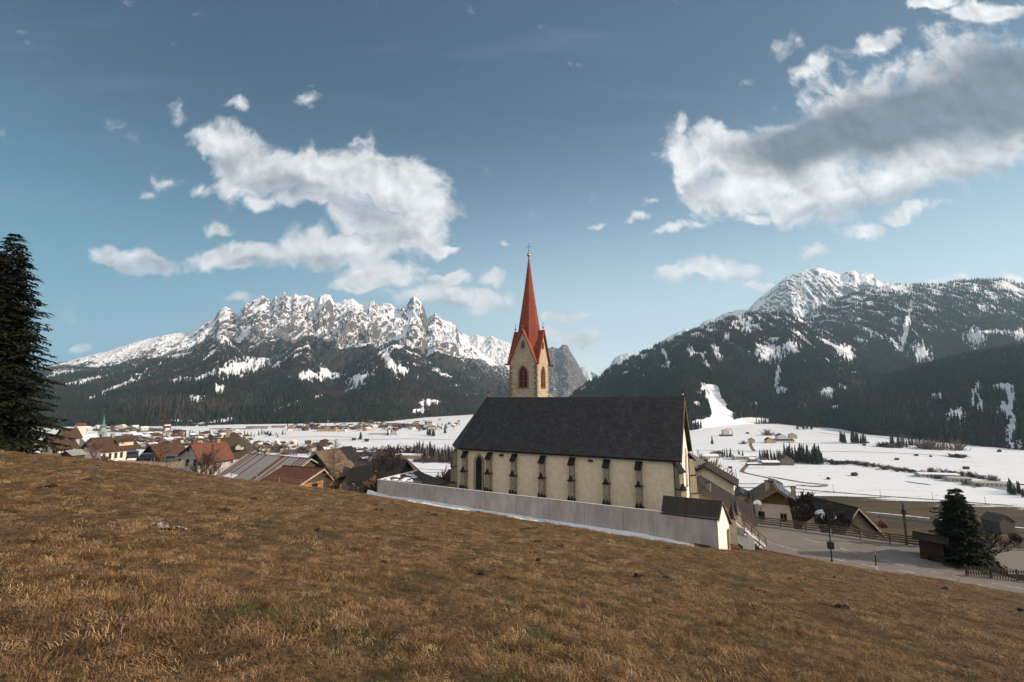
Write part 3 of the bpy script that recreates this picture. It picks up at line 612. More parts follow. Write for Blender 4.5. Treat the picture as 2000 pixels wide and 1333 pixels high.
M_BLADE = meadow_material('dry_grass_blades', True)
def tuft(name, n, rad, ln, wd, seed, flat=0.5):
    r = random.Random(seed); m = MB(); wx, wy = r.uniform(-1, 1), r.uniform(-1, 1)
    for i in range(n):
        a = r.uniform(0, 6.28); q = rad * math.sqrt(r.random()); x, y = q * math.cos(a), q * math.sin(a)
        dx, dy = r.gauss(wx, 0.9), r.gauss(wy, 0.9); l = ln * r.uniform(0.5, 1.3); k = math.hypot(dx, dy) + 1e-6; dx, dy = dx / k, dy / k
        el = R(r.uniform(8, 60) * (1 - flat) + r.uniform(5, 30) * flat); h = l * math.sin(el); e = l * math.cos(el); wv = wd * r.uniform(.6, 1.4)
        sx_, sy_ = -dy * wv, dx * wv
        m.add([(x - sx_, y - sy_, -.01), (x + sx_, y + sy_, -.01), (x + dx * e * .55 + sx_ * .8, y + dy * e * .55 + sy_ * .8, h * .75), (x + dx * e * .55 - sx_ * .8, y + dy * e * .55 - sy_ * .8, h * .75), (x + dx * e, y + dy * e, h * .8 + r.uniform(-.01, .02) * ln * 8)],
              [(0, 1, 2, 3), (3, 2, 4)])
    me = bpy.data.meshes.new(name); me.from_pydata(m.v, [], m.f); me.update(); me.materials.append(M_BLADE)
    return bpy.data.objects.new(name, me)
TUFTS = [tuft('tuft_kind_a', 50, .11, .050, .0019, 1, .7), tuft('tuft_kind_b', 44, .12, .064, .0020, 2, .5), tuft('tuft_kind_c', 44, .13, .052, .0024, 3, .9),
         tuft('tuft_kind_d', 90, .34, .095, .006, 4, .7), tuft('tuft_kind_e', 90, .38, .085, .006, 5, .9), tuft('tuft_kind_f', 90, .62, .13, .012, 6, .8), tuft('tuft_kind_g', 90, .60, .11, .013, 7, .9)]
GP = []
def grass_ring(r0, r1, dens, kinds, s0, s1, thr, hw=56):
    n = int(dens * (r1 * r1 - r0 * r0) * R(hw)); r = np.sqrt(rng.uniform(r0 * r0, r1 * r1, n)); a = np.radians(rng.uniform(-hw, hw, n)); x, y = r * np.sin(a), r * np.cos(a)
    ok = (sdist(x, y, MEADOW) < -0.15) & (fbm(x / 0.6, y / 0.6, 4) + 0.5 * rng.random(n) > thr)
    lx, ly = (x - CH[0]) * EX[0] + (y - CH[1]) * EX[1], (x - CH[0]) * EY[0] + (y - CH[1]) * EY[1]; ok &= ~((ly > -8.5) & (lx < 3)); x, y = x[ok], y[ok]; k = len(x)
    s = rng.uniform(s0, s1, k) * (0.75 + 0.6 * sstep(fbm(x / 2.2 + 9, y / 2.2, 3), -.3, .4))
    GP.append((x, y, s, rng.choice(kinds, k)))
grass_ring(1.2, 5, 230, [0, 1, 2], .5, 1.05, 0.04, 75)
grass_ring(5, 12, 120, [0, 1, 2], .8, 1.4, 0.10)
grass_ring(12, 26, 26, [3, 4], .4, .8, 0.20)
grass_ring(26, 85, 8, [5, 6], .35, .7, 0.26)
x, y, s_, k_ = [np.concatenate([g[i] for g in GP]) for i in range(4)]
n = len(x); z = meadow_z(x, y)
scatter('dry_grass', np.stack([x, y, z], -1), np.stack([np.full(n, -.12) + rng.normal(0, .1, n), np.full(n, .12) + rng.normal(0, .1, n), rng.uniform(0, 6.28, n)], -1), np.stack([s_, s_, s_], -1), k_, TUFTS,
        'short dry straw coloured grass matted over the sloping meadow', 'grass')
# small molehills and dark clods
M_SOIL = mat('dark_soil', (0.030, 0.020, 0.013), 0.95, 0.3, 9, 0.8, 30)
m = MB(); rr_ = random.Random(3)
for i in range(70):
    rad = rr_.uniform(10, 60); a = R(rr_.uniform(-50, 48)); x0, y0 = rad * math.sin(a), rad * math.cos(a)
    if sdist(np.array([x0]), np.array([y0]), MEADOW)[0] > -1: continue
    z0 = float(meadow_z(np.array([x0]), np.array([y0]))[0])
    for c in range(rr_.randint(2, 6)):
        q = rr_.uniform(.03, .08) * (1 + rad / 50); xx, yy_ = x0 + rr_.gauss(0, .12), y0 + rr_.gauss(0, .12)
        m.lathe([(q * 1.2, -.02), (q, q * .35), (q * .5, q * .7), (.005, q * .75)], (xx, yy_, z0), 6, 0, rr_.random() * 6)
tag(m.build('soil_clods', M_SOIL), 'small dark crumbly soil heaps scattered over the meadow', 'soil', kind='stuff')
# snow strip at the foot of the churchyard wall
M_SNOW = mat('snow', (0.82, 0.84, 0.88), 0.7, 0.03, 4, 0.5, 9, spec=0.3)
NX, NY = 420, 14; V = []
for i in range(NX):
    xl = -42.5 + 46.0 * i / (NX - 1)
    wdth = (2.3 + 0.5 * math.sin(xl * 0.21) + 0.9 * float(fbm(np.array([xl / 1.7]), np.array([3.3]), 4)[0])) * min(1, (xl + 42.5) / 3 + .2) * min(1, max(0.02, (3.6 - xl) / 6))
    for j in range(NY):
        f = j / (NY - 1); yl = -5.92 - wdth * f; wx_, wy_ = loc2w(xl, yl); V.append((wx_, wy_, f, xl))
V = np.array(V); zz = meadow_z(V[:, 0], V[:, 1]); f = V[:, 2]
zz = zz + 0.80 * np.clip(1 - f, 0, 1) ** 0.8 + 0.05 * fbm(V[:, 0] / .8, V[:, 1] / .8, 3) * (1 - f) - 0.06 * (f > .98)
o = fast_mesh('snow_strip', np.stack([V[:, 0], V[:, 1], zz], -1), grid_faces(NX, NY), [M_SNOW]); tag(o, 'narrow strip of old snow lying along the concrete wall', 'snow', kind='stuff')

# ------------------------------------------------------------------ road
def road_material():
    m = bpy.data.materials.new('asphalt'); m.use_nodes = True; t = NT(m.node_tree); b = t.n['Principled BSDF']
    g = t.new('ShaderNodeNewGeometry').outputs['Position']
    c = t.mix(t.noise(g, 0.35, 6, 0.65), (0.17, 0.142, 0.122), (0.25, 0.212, 0.182))
    c = t.mix(t.math('MULTIPLY', t.step(t.noise(t.mapping(g, rot=(0, 0, R(38)), sc=(.12, 1, 1)), .5, 5, .6), .5, .65), .35), c, (0.075, 0.068, 0.064))
    c = t.mix(t.math('MULTIPLY', t.noise(g, 26, 3), 0.45), c, (0.07, 0.065, 0.06))
    cr = t.new('ShaderNodeTexVoronoi', feature='DISTANCE_TO_EDGE'); cr.inputs['Scale'].default_value = 0.28
    t.l.new(t.vmath('ADD', g, t.vmath('SCALE', t.new('ShaderNodeTexNoise').outputs['Color'], scale=0.6)), cr.inputs['Vector'])
    c = t.mix(t.math('MULTIPLY', t.math('LESS_THAN', cr.outputs['Distance'], 0.006), 0.5), c, (0.04, 0.038, 0.036))
    t.l.new(c, b.inputs['Base Color']); b.inputs['Roughness'].default_value = 0.85
    return m
def flat_poly(name, poly, z, m, th=0.0):
    import mathutils.geometry as mg
    vs = [Vector((p[0], p[1], z)) for p in poly]; tr = mg.tessellate_polygon([vs])
    mb = MB(); mb.add(vs, [tuple(f) for f in tr]); o = mb.build(name, m)
    for p in o.data.polygons:
        if p.normal.z < 0: p.flip()
    return o
ROADM = [(p[0], p[1]) for p in ROAD]
ER = edge_r
cxm, cym = 44, 54
def outset(p, d): v = Vector((p[0] - cxm, p[1] - cym)); v = v.normalized() * d; return (p[0] + v.x, p[1] + v.y)
tag(flat_poly('road', [outset(p, 0.9) for p in ROAD], ROADZ + 0.05, road_material()), kind='structure')
M_PAINT = mat('road_paint', (0.55, 0.52, 0.47), 0.8, 0.25, 3)
mp = MB()
def stripe(pts, w, dash=None, gap=None):
    P = [Vector(atz(u, v, ROADZ)[:2]) for u, v in pts]; tot = 0; segs = []
    L_ = [0]
    for a, b in zip(P, P[1:]): L_.append(L_[-1] + (b - a).length)
    def pos(s):
        for i in range(len(P) - 1):
            if s <= L_[i + 1] or i == len(P) - 2: t = (s - L_[i]) / (L_[i + 1] - L_[i]); return P[i].lerp(P[i + 1], t), (P[i + 1] - P[i]).normalized()
    s = 0
    while s < L_[-1]:
        e = min(L_[-1], s + (dash or 2.0)); a, d = pos(s); b, d2 = pos(e); n1 = Vector((-d.y, d.x)) * w / 2; n2 = Vector((-d2.y, d2.x)) * w / 2; z = ROADZ + 0.056
        mp.add([(*(a - n1), z), (*(b - n2), z), (*(b + n2), z), (*(a + n1), z)], [(0, 1, 2, 3)]); s = e + (gap or 0)
stripe([(1483, 1053), (1500, 1060), (1530, 1069), (1556, 1076)], .12)
stripe([(1560, 1078), (1620, 1092), (1680, 1103), (1760, 1116), (1850, 1131), (1985, 1158)], .12, 1.4, 1.5)
stripe([(1570, 1053), (1640, 1072), (1700, 1090), (1760, 1105), (1840, 1122), (1900, 1133), (2000, 1152)], .12, 2.0, 2.2)
o = mp.build('road_marking', M_PAINT); tag(o, kind='structure')
for p in o.data.polygons:
    if p.normal.z < 0: p.flip()

# ------------------------------------------------------------------ church
M_PLA = mat('church_plaster', (0.76, 0.625, 0.46), 0.9, 0.05, 1.6, 0.35, 7)
M_STO = mat('buttress_stone', (0.31, 0.25, 0.17), 0.9, 0.10, 2.5, 0.4, 9)
M_SLA = tile_mat('slate_shingles', (0.024, 0.025, 0.030), (0.060, 0.060, 0.066), 0.22, 0.17, 0.6, 0.7)
M_DRK = mat('dark_copper', (0.025, 0.022, 0.022), 0.5, 0.2, 5, metal=0.3)
M_GLS = mat('dark_glass', (0.012, 0.014, 0.018), 0.15, 0.2, 2, spec=0.6)
M_RED = tile_mat('red_spire_shingles', (0.30, 0.062, 0.032), (0.20, 0.040, 0.024), 0.3, 0.25, 0.65, 0.5)
M_REDT = mat('red_trim', (0.36, 0.085, 0.045), 0.5, 0.15, 4)
M_GOLD = mat('gilded_ball', (0.55, 0.33, 0.10), 0.35, 0.1, 5, metal=0.9)
M_IRON = mat('wrought_iron', (0.02, 0.02, 0.022), 0.5, 0.1, 5, metal=0.4)
M_LOU = plank_mat('red_brown_louvres', (0.045, 0.016, 0.013), (0.08, 0.026, 0.018), 0.12, 'z')
def stone_mat():
    m = bpy.data.materials.new('tower_masonry'); m.use_nodes = True; t = NT(m.node_tree); b = t.n['Principled BSDF']; b.inputs['Roughness'].default_value = 0.9
    o = t.new('ShaderNodeTexCoord').outputs['Object']; s = t.new('ShaderNodeSeparateXYZ'); t.l.new(o, s.inputs[0]); c3 = t.new('ShaderNodeCombineXYZ')
    t.l.new(t.math('ADD', s.outputs[0], s.outputs[1]), c3.inputs[0]); t.l.new(s.outputs[2], c3.inputs[1])
    br = t.new('ShaderNodeTexBrick'); t.l.new(c3.outputs[0], br.inputs['Vector']); br.inputs['Scale'].default_value = 1; br.inputs['Brick Width'].default_value = .62; br.inputs['Row Height'].default_value = .3
    br.inputs['Mortar Size'].default_value = .02; br.inputs['Color1'].default_value = (.48, .385, .27, 1); br.inputs['Color2'].default_value = (.38, .30, .205, 1); br.inputs['Mortar'].default_value = (.27, .215, .15, 1)
    c = t.mix(t.math('MULTIPLY', t.step(t.noise(o, 1.2, 7, .7), .45, .7), .55), br.outputs['Color'], (.27, .20, .135))
    t.l.new(c, b.inputs['Base Color']); return m
M_TOW = stone_mat(); M_QUO = mat('quoin_stone', (0.22, 0.165, 0.115), 0.9, 0.25, 3)
church = empty('church', (CH[0], CH[1], YARDZ), -PSI, 'large cream church with dark slate roof, buttresses and slender red spire', 'church')
NL, NWd, EVZ, RGZ, RY = -29.9, 11.0, 7.35, 14.4, 5.5
base = [(0, 0), (0, NWd), (NL, NWd), (-33.2, 7.7), (-33.2, 3.3), (NL, 0)]
m = MB(); k = len(base)
vs = [(x, y, -1.5) for x, y in base] + [(x, y, EVZ) for x, y in base] + [(0, RY, RGZ - .25)]
m.add(vs, [(k, 0, 1, k + 1, 2 * k)] + [(i, (i + 1) % k, (i + 1) % k + k, i + k) for i in range(1, k)])
for p in [0]: pass
wall = m.build('wall', M_PLA, church)
for p in wall.data.polygons: pass
import bmesh
def fix_normals(o):
    b = bmesh.new(); b.from_mesh(o.data); bmesh.ops.recalc_face_normals(b, faces=b.faces); b.to_mesh(o.data); b.free()
fix_normals(wall)
# roof: outer shell slabs
ov = 0.5; sl = (RGZ - EVZ) / RY; ez = EVZ - ov * sl * 0.5 + .05
r1, r0 = (0.55, RY, RGZ + .1), (-29.0, RY, RGZ + .1)
e = [(0.55, -ov, ez), (NL - .45, -ov, ez), (-33.8, 3.1, ez), (-33.8, 7.9, ez), (NL - .45, NWd + ov, ez), (0.55, NWd + ov, ez)]
m = MB()
m.slab([e[0], r1, r0, e[1]][::-1], .22); m.slab([e[5], e[4], r0, r1][::-1], .22)
m.slab([e[1], r0, e[2]][::-1], .22); m.slab([e[2], r0, e[3]][::-1], .22); m.slab([e[3], r0, e[4]][::-1], .22)
roof = m.build('roof', M_SLA, church); fix_normals(roof)
m = MB(); m.tube([(r0[0], RY, RGZ + .12), (r1[0], RY, RGZ + .12)], .09, 6); m.build('ridge_cap', M_DRK, roof)
M_VERGE = mat('verge_board', (0.22, 0.15, 0.09), 0.7, 0.2, 6)
m = MB()
for (a, b) in ((e[0], r1), (e[5], r1)):
    A, B = Vector(a), Vector(b); m.hexa([(A.x + .0, A.y, A.z - .45), (A.x + .06, A.y, A.z - .45), (B.x + .06, B.y, B.z - .45), (B.x, B.y, B.z - .45), (A.x, A.y, A.z - .02), (A.x + .06, A.y, A.z - .02), (B.x + .06, B.y, B.z - .02), (B.x, B.y, B.z - .02)])
vb = m.build('verge_board', M_VERGE, roof)
m = MB(); m.tube([e[1], e[0]], .09, 6); m.tube([e[1], e[2]], .09, 6); m.build('gutter', M_DRK, roof)
def finial(parent, x, y, z, h=1.0, s=1.0):
    m = MB(); m.tube([(x, y, z - .1), (x, y, z + h)], .03 * s, 5, 0); m.box(x - .2 * s, x + .2 * s, y - .02, y + .02, z + h * .68, z + h * .74, 0)
    m.lathe([(.01, -.16), (.12, -.11), (.16, 0), (.12, .11), (.01, .16)], (x, y, z + .28 * h), 10, 1)
    return m.build('finial', [M_IRON, M_GOLD], parent, True)
finial(roof, -28.9, RY, RGZ + .15, 1.25, 1.3); finial(roof, 0.35, RY, RGZ + .15, 1.35, 1.3)
# buttresses
def buttress(x, y, rot, w=.66, two=True):
    c, s_ = math.cos(rot), math.sin(rot)
    def T(px_, py_, pz_): return (x + px_ * c - py_ * s_, y + px_ * s_ + py_ * c, pz_)
    def bx(m, x0, x1, y0, y1, z0, z1, mi=0): m.hexa([T(a, b, c_) for c_ in (z0, z1) for a, b in ((x0, y0), (x1, y0), (x1, y1), (x0, y1))], mi)
    m = MB(); h = w / 2
    bx(m, -h - .08, h + .08, -1.15, 0.1, -1.2, 1.5); bx(m, -h, h, -.95, .1, 1.5, 4.0); bx(m, -h + .02, h - .02, -.72, .1, 4.0, 6.1)
    b = m.build('buttress', M_STO, church); fix_normals(b)
    m = MB()                                                  # sloping lead cap
    q = h + .1; m.hexa([T(-q, -.92, 5.85), T(q, -.92, 5.85), T(q, .1, 6.75), T(-q, .1, 6.75), T(-q, -.92, 6.0), T(q, -.92, 6.0), T(q, .1, 6.9), T(-q, .1, 6.9)])
    o = m.build('cap', M_DRK, b); fix_normals(o)
    for zz_, yy_, n in ((3.9, -1.05, 1), (1.42, -1.25, 2)):
        m = MB(); bx(m, -h - .1, h + .1, yy_, .05, zz_, zz_ + .12)
        for i in range(n):
            xc = 0 if n == 1 else (-.22 if i == 0 else .22); hw_ = .3 if n == 1 else .2
            a = [T(xc - hw_, yy_, zz_ + .12), T(xc + hw_, yy_, zz_ + .12), T(xc, yy_, zz_ + .75)]; d = Vector(T(0, 0, 0)) - Vector(T(0, yy_ + .25, 0)); m.extrude(a, d * 1.0)
        o = m.build('ledge', M_DRK, b); fix_normals(o)
for xb in (-25.3, -21.36, -17.1, -12.95, -8.4, -4.4): buttress(xb, 0, 0)
buttress(-29.35, 0, 0, .62); buttress(0.0, 0.0, R(45)); buttress(0.0, NWd, R(135), .8); buttress(-33.0, 3.2, R(-68), .7)
def arch_pts(w_, h_, n=7):
    """pointed arch outline (x, z), springing where the two arcs start"""
    sp = h_ - w_ * 0.95; pts = [(-w_ / 2, 0), (w_ / 2, 0), (w_ / 2, sp)]
    for i in range(1, n): t = i / n; a = t * math.acos(0.5 / 1.0 * 1.0) ; pts.append((-w_ / 2 + w_ * math.cos(a), sp + w_ * math.sin(a) * 1.09))
    pts.append((0, h_))
    for i in range(n - 1, 0, -1): t = i / n; a = t * math.acos(0.5); pts.append((w_ / 2 - w_ * math.cos(a), sp + w_ * math.sin(a) * 1.09))
    pts.append((-w_ / 2, sp)); return pts
def arch_window(parent, face, s_, z, w_, h_, off, mf, mg, deep=.1, frame=.16, bars=None):
    """face 'y-': the wall at y=off seen from -y;  'x+': the wall at x=off seen from +x"""
    def T(a, d, c): return (s_ + a, off - d, z + c) if face == 'y-' else (off + d, s_ + a, z + c)
    inner = arch_pts(w_, h_); outer = [(a * (1 + 2 * frame / w_), (c + frame) * (h_ + 2 * frame) / (h_ + 2 * frame) - (frame if c == 0 else 0)) for a, c in inner]
    outer = [(a * (w_ + 2 * frame) / w_, c * (h_ + frame) / h_ - (0 if c else 0)) for a, c in inner]
    m = MB(); n = len(inner); vs = [T(a, deep, c) for a, c in outer] + [T(a, deep * .25, c) for a, c in inner] + [T(a, -.05, c) for a, c in outer]
    m.add(vs, [(i, (i + 1) % n, (i + 1) % n + n, i + n) for i in range(n)] + [(i + 2 * n, (i + 1) % n + 2 * n, (i + 1) % n, i) for i in range(n)])
    m.box(*((s_ - w_ / 2 - frame, s_ + w_ / 2 + frame, off - deep - .06, off + .02, z - .14, z) if face == 'y-' else (off - .02, off + deep + .06, s_ - w_ / 2 - frame, s_ + w_ / 2 + frame, z - .14, z)))
    f_ = m.build('window', mf, parent); fix_normals(f_)
    m = MB(); m.add([T(a, .012, c) for a, c in inner], [tuple(range(n))]); g = m.build('pane' if mg is M_GLS else 'louvre', mg, f_)
    if bars:
        m = MB()
        for bz in np.arange(bars, h_ * .8, bars): m.box(*((s_ - w_ / 2, s_ + w_ / 2, off - .03, off - .012, z + bz, z + bz + .05) if face == 'y-' else (off + .012, off + .03, s_ - w_ / 2, s_ + w_ / 2, z + bz, z + bz + .05)))
        m.box(*((s_ - .04, s_ + .04, off - .04, off - .012, z, z + h_ * .85) if face == 'y-' else (off + .012, off + .04, s_ - .04, s_ + .04, z, z + h_ * .85)))
        m.build('glazing_bar', M_IRON if mg is M_GLS else M_REDT, f_)
    return f_
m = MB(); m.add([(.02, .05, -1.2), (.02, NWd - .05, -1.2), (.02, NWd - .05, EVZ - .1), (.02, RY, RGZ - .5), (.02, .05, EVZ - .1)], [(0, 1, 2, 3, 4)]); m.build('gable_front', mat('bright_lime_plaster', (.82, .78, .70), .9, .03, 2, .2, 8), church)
M_SPL = mat('window_splay', (0.33, 0.27, 0.19), 0.9, 0.1, 3)
arch_window(church, 'y-', -27.15, 1.5, 1.0, 4.7, 0.0, M_SPL, M_GLS, .14, .34)
arch_window(church, 'x+', 2.9, 3.0, 1.0, 4.6, 0.0, M_SPL, M_GLS, .12, .28, .6); arch_window(church, 'x+', 8.1, 3.0, 1.0, 4.6, 0.0, M_SPL, M_GLS, .12, .28, .6)
m = MB(); m.box(-.02, .12, 4.2, 6.8, -.2, 3.1); d_ = m.build('door', mat('oak_door', (0.10, 0.05, 0.028), .6, .2, 3), church)
m = MB(); m.box(.12, .16, 6.3, 6.4, 1.2, 1.4); m.build('handle', M_IRON, d_)
m = MB(); m.lathe([(.55, 0), (.7, .02), (.7, .1), (.5, .1)], (0, 0, 0), 20); o = m.build('round_window', M_SPL, church); o.rotation_euler = (0, math.pi / 2, 0); o.location = (0, RY, 10.4)
for xa, za in ((-.35, 7.0), (-29.75, 6.9)):
    m = MB(); m.tube([(xa, -.5, ez), (xa, -.45, ez - .3), (xa, -.1, ez - .75), (xa, -.1, -1)], .055, 6); m.build('downpipe', M_DRK, church)
for xa in (-23.4, -10.5):
    m = MB(); m.box(xa - .28, xa + .28, -.38, -.02, 6.42, 6.62); m.tube([(xa, -.05, 6.62), (xa, -.05, 6.9)], .03, 5); m.build('floodlight', M_DRK, church)
m = MB(); m.box(NL, 0.03, -.05, .02, -1.2, .35); m.build('plinth', M_STO, church)
# tower
TX0, TX1, TY0, TY1, TC, TG, TT = -28.42, -23.25, 12.0, 17.17, 20.5, 26.3, 39.8
tower = MB(); cxT, cyT = (TX0 + TX1) / 2, (TY0 + TY1) / 2
tower.box(TX0, TX1, TY0, TY1, -1.5, TC)
tower = tower.build('tower', M_TOW, church)
gz_ = TG - .35; m = MB()
for (a, b, ap) in (((TX0, TY0), (TX1, TY0), (cxT, TY0)), ((TX1, TY0), (TX1, TY1), (TX1, cyT)), ((TX1, TY1), (TX0, TY1), (cxT, TY1)), ((TX0, TY1), (TX0, TY0), (TX0, cyT))):
    m.add([(*a, TC), (*b, TC), (*ap, gz_), (cxT, cyT, gz_)], [(0, 1, 2), (1, 3, 2), (0, 2, 3)])
o = m.build('gable', M_TOW, tower)
# gable roofs: two slopes for each gable, running back into the spire
m = MB(); q = .18
for ang in range(4):
    c, s_ = [(1, 0), (0, 1), (-1, 0), (0, -1)][ang]; hw_ = (TX1 - TX0) / 2
    def T(a, b, z): return (cxT + a * c - b * s_, cyT + a * s_ + b * c, z)
    f_ = hw_ + .22
    for sg in (-1, 1):
        quad = [T(sg * (hw_ + .16), -f_, TC - .28), T(0, -f_, TG), T(0, 0, TG), T(sg * (hw_ + .0) * .1, 0, TG - .5), ]
        m.slab([T(sg * (hw_ + .16), -f_, TC - .28), T(0, -f_, TG), T(0, 0, TG), T(sg * (hw_ + .16), -hw_ + .05, TC - .28)][::-sg], .1)
grf = m.build('gable_roof', M_RED, tower); fix_normals(grf)
m = MB()
for ang in range(4):
    c, s_ = [(1, 0), (0, 1), (-1, 0), (0, -1)][ang]
    def T(a, b, z): return (cxT + a * c - b * s_, cyT + a * s_ + b * c, z)
    f_ = hw_ + .30
    for sg in (-1, 1): m.tube([T(sg * (hw_ + .2), -f_, TC - .36), T(0, -f_, TG + .02)], .11, 4)
m.build('verge_trim', M_REDT, tower)
for ang in range(4):
    c, s_ = [(1, 0), (0, 1), (-1, 0), (0, -1)][ang]; fx, fy = cxT + (hw_ + .1) * s_, cyT - (hw_ + .1) * c
    m = MB(); m.tube([(fx, fy, TG - .1), (fx, fy, TG + 1.5)], .035, 5, 0); m.lathe([(.01, 0), (.14, .08), (.17, .2), (.12, .34), (.01, .4)], (fx, fy, TG + .25), 8, 1); m.build('finial', [M_IRON, M_REDT], tower, True)
    cx2, cy2 = cxT + (hw_ + .1) * (c - s_) * 1.0, cyT + (hw_ + .1) * (s_ + c)
    m = MB(); m.tube([(cxT + hw_ * (1 if ang in (0, 1) else -1), cyT + hw_ * (1 if ang in (1, 2) else -1), TC - .25), (cxT + (hw_ + .6) * (1 if ang in (0, 1) else -1), cyT + (hw_ + .6) * (1 if ang in (1, 2) else -1), TC - .2)], [.1, .14], 6); m.build('waterspout', M_DRK, tower)
SR = 2.80
m = MB(); m.lathe([(SR, TC - .05), (SR * .80, TC + 3.7), (SR * .655, TC + 6.55), (SR * .30, TC + 13.2), (.07, TT)], (cxT, cyT, 0), 8, 0, R(22.5)); spire = m.build('spire', M_RED, church)
m = MB(); m.lathe([(.10, 0), (.10, .15), (.30, .35), (.34, .55), (.26, .75), (.05, .85)], (cxT, cyT, TT - .1), 12); m.build('ball', M_GOLD, spire, True)
m = MB(); zc_ = TT + .7; m.tube([(cxT, cyT, zc_), (cxT, cyT, zc_ + 1.9)], .035, 5); m.tube([(cxT - .42, cyT, zc_ + 1.25), (cxT + .42, cyT, zc_ + 1.25)], .035, 5)
for q in (-.42, .42): m.tube([(cxT + q, cyT - .0, zc_ + 1.1), (cxT + q, cyT, zc_ + 1.4)], .03, 4)
m.tube([(cxT - .2, cyT, zc_ + .7), (cxT, cyT, zc_ + .45), (cxT + .2, cyT, zc_ + .7)], .025, 4); m.build('cross', M_IRON, spire)
for (cx_c, cy_c) in ((TX0, TY0), (TX1, TY0), (TX1, TY1)):
    m = MB(); z = 8.0; i = 0
    while z < TC - .5:
        a, b = (.62, .36) if i % 2 else (.36, .62); dx, dy = (1 if cx_c == TX0 else -1), (1 if cy_c == TY0 else -1)
        xs = sorted((cx_c - .012 * dx, cx_c + a * dx)); ys = sorted((cy_c - .012 * dy, cy_c + b * dy)); m.box(xs[0], xs[1], ys[0], ys[1], z, z + .42); z += .46; i += 1
    m.build('quoins', M_QUO, tower)
M_TSUR = mat('red_stone_surround', (0.24, 0.155, 0.105), .85, .15, 4)
arch_window(tower, 'y-', cxT + .05, 16.3, 1.5, 3.55, TY0, M_TSUR, M_LOU, .12, .26, 1.1); arch_window(tower, 'x+', cyT, 16.3, 1.5, 3.55, TX1, M_TSUR, M_LOU, .12, .2, 1.1)
arch_window(tower, 'y-', cxT, 23.1, .62, 1.15, TY0, M_TSUR, M_GLS, .06, .12); arch_window(tower, 'x+', cyT, 23.1, .62, 1.15, TX1, M_TSUR, M_GLS, .06, .12)

# ------------------------------------------------------------------ churchyard wall
def concrete():
    m = bpy.data.materials.new('concrete'); m.use_nodes = True; t = NT(m.node_tree); b = t.n['Principled BSDF']; b.inputs['Roughness'].default_value = .85
    o = t.new('ShaderNodeTexCoord').outputs['Object']; s = t.new('ShaderNodeSeparateXYZ'); t.l.new(o, s.inputs[0])
    fr = t.math('FRACT', t.math('MULTIPLY', s.outputs[2], 5.5)); bd = t.math('MULTIPLY', t.math('LESS_THAN', fr, .08), .10)
    c = t.mix(t.step(t.noise(t.mapping(o, sc=(1, 1, .3)), .9, 7, .65), .35, .68), (.33, .285, .275), (.47, .41, .39))
    c = t.mix(t.math('MULTIPLY', t.step(t.noise(t.mapping(o, sc=(3, 3, .15)), 1.6, 5, .6), .55, .75), .35), c, (.17, .155, .16)); c = t.mix(bd, c, (.12, .11, .11))
    t.l.new(c, b.inputs['Base Color']); return m
M_CON = concrete(); M_CON2 = mat('pale_concrete', (.50, .46, .45), .85, .06, 2)
cw = empty('churchyard_wall', (CH[0], CH[1], YARDZ), -PSI, 'long pale concrete retaining wall between meadow and church with snow at its foot', 'wall')
xs = [-40.7, -36.6, -31.7, -27.2, -22.65, -18.2, -13.8, -9.5, -5.1, -1.5, 4.35]
def wtop(x): return 2.72 - (x + 40.7) * (2.72 - 2.42) / 45
for i, (a, b) in enumerate(zip(xs, xs[1:])):
    m = MB(); g_ = .012
    m.hexa([(a + g_, -6, -2.5), (b - g_, -6, -2.5), (b - g_, -5.7, -2.5), (a + g_, -5.7, -2.5), (a + g_, -6, wtop(a)), (b - g_, -6, wtop(b)), (b - g_, -5.7, wtop(b)), (a + g_, -5.7, wtop(a))])
    m.build('panel', M_CON, cw)
m = MB(); m.hexa([(-40.75, -6.03, wtop(-40.7)), (-.9, -6.03, wtop(-.9)), (-.9, -5.68, wtop(-.9)), (-40.75, -5.68, wtop(-40.7)), (-40.75, -6.03, wtop(-40.7) + .05), (-.9, -6.03, wtop(-.9) + .05), (-.9, -5.68, wtop(-.9) + .05), (-40.75, -5.68, wtop(-40.7) + .05)]); m.build('coping', M_CON2, cw)
m = MB(); m.box(-40.7, -40.4, -5.69, 3.0, -2.5, 2.55); m.build('return_wall', M_CON, cw)
# canopy at the left end of the wall
cp = empty('morgue_canopy', (CH[0], CH[1], YARDZ), -PSI, 'low concrete roof with dark edges and patchy snow inside the wall corner', 'canopy')
A, B, C2 = Vector((-40.55, -5.6, 2.62)), Vector((-38.2, 0.0, 3.35)), Vector((-32.6, -4.9, 2.0)); D = Vector((-33.0, 0.6, 2.0))
m = MB(); m.slab([A, C2, B], .25); m.slab([C2, D, B], .25); m.slab([(-40.55, 4.5, 2.3), A, B], .25); m.build('roof', mat('gravel_roof', (.075, .068, .062), .95, .3, 6), cp)
m = MB(); m.tube([A + Vector((0, 0, .05)), B + Vector((0, 0, .05))], [.16, .14], 4); m.build('edge_beam', M_CON2, cp)
m = MB(); m.tube([B + Vector((0, 0, .03)), C2 + Vector((0, 0, .03))], .13, 4); m.build('dark_edge', M_DRK, cp)
m = MB(); rs = random.Random(5)
for i in range(60):
    a, b = rs.random() * .85, rs.random() * .85
    if a + b > .88: continue
    p = A + (C2 - A) * a + (B - A) * b; q = rs.uniform(.15, .55); n_ = (C2 - A).cross(B - A).normalized()
    m.lathe([(q, -.02), (q * .8, .05), (.01, .08)], p, 7, 0, rs.random() * 6)
m.build('snow_patches', M_SNOW, cp)['kind'] = 'stuff'
for x, y in ((-40, -4.5), (-34, -4.6), (-34, 0)): m = MB(); m.box(x - .12, x + .12, y - .12, y + .12, -.4, 2.0); m.build('column', M_CON2, cp)
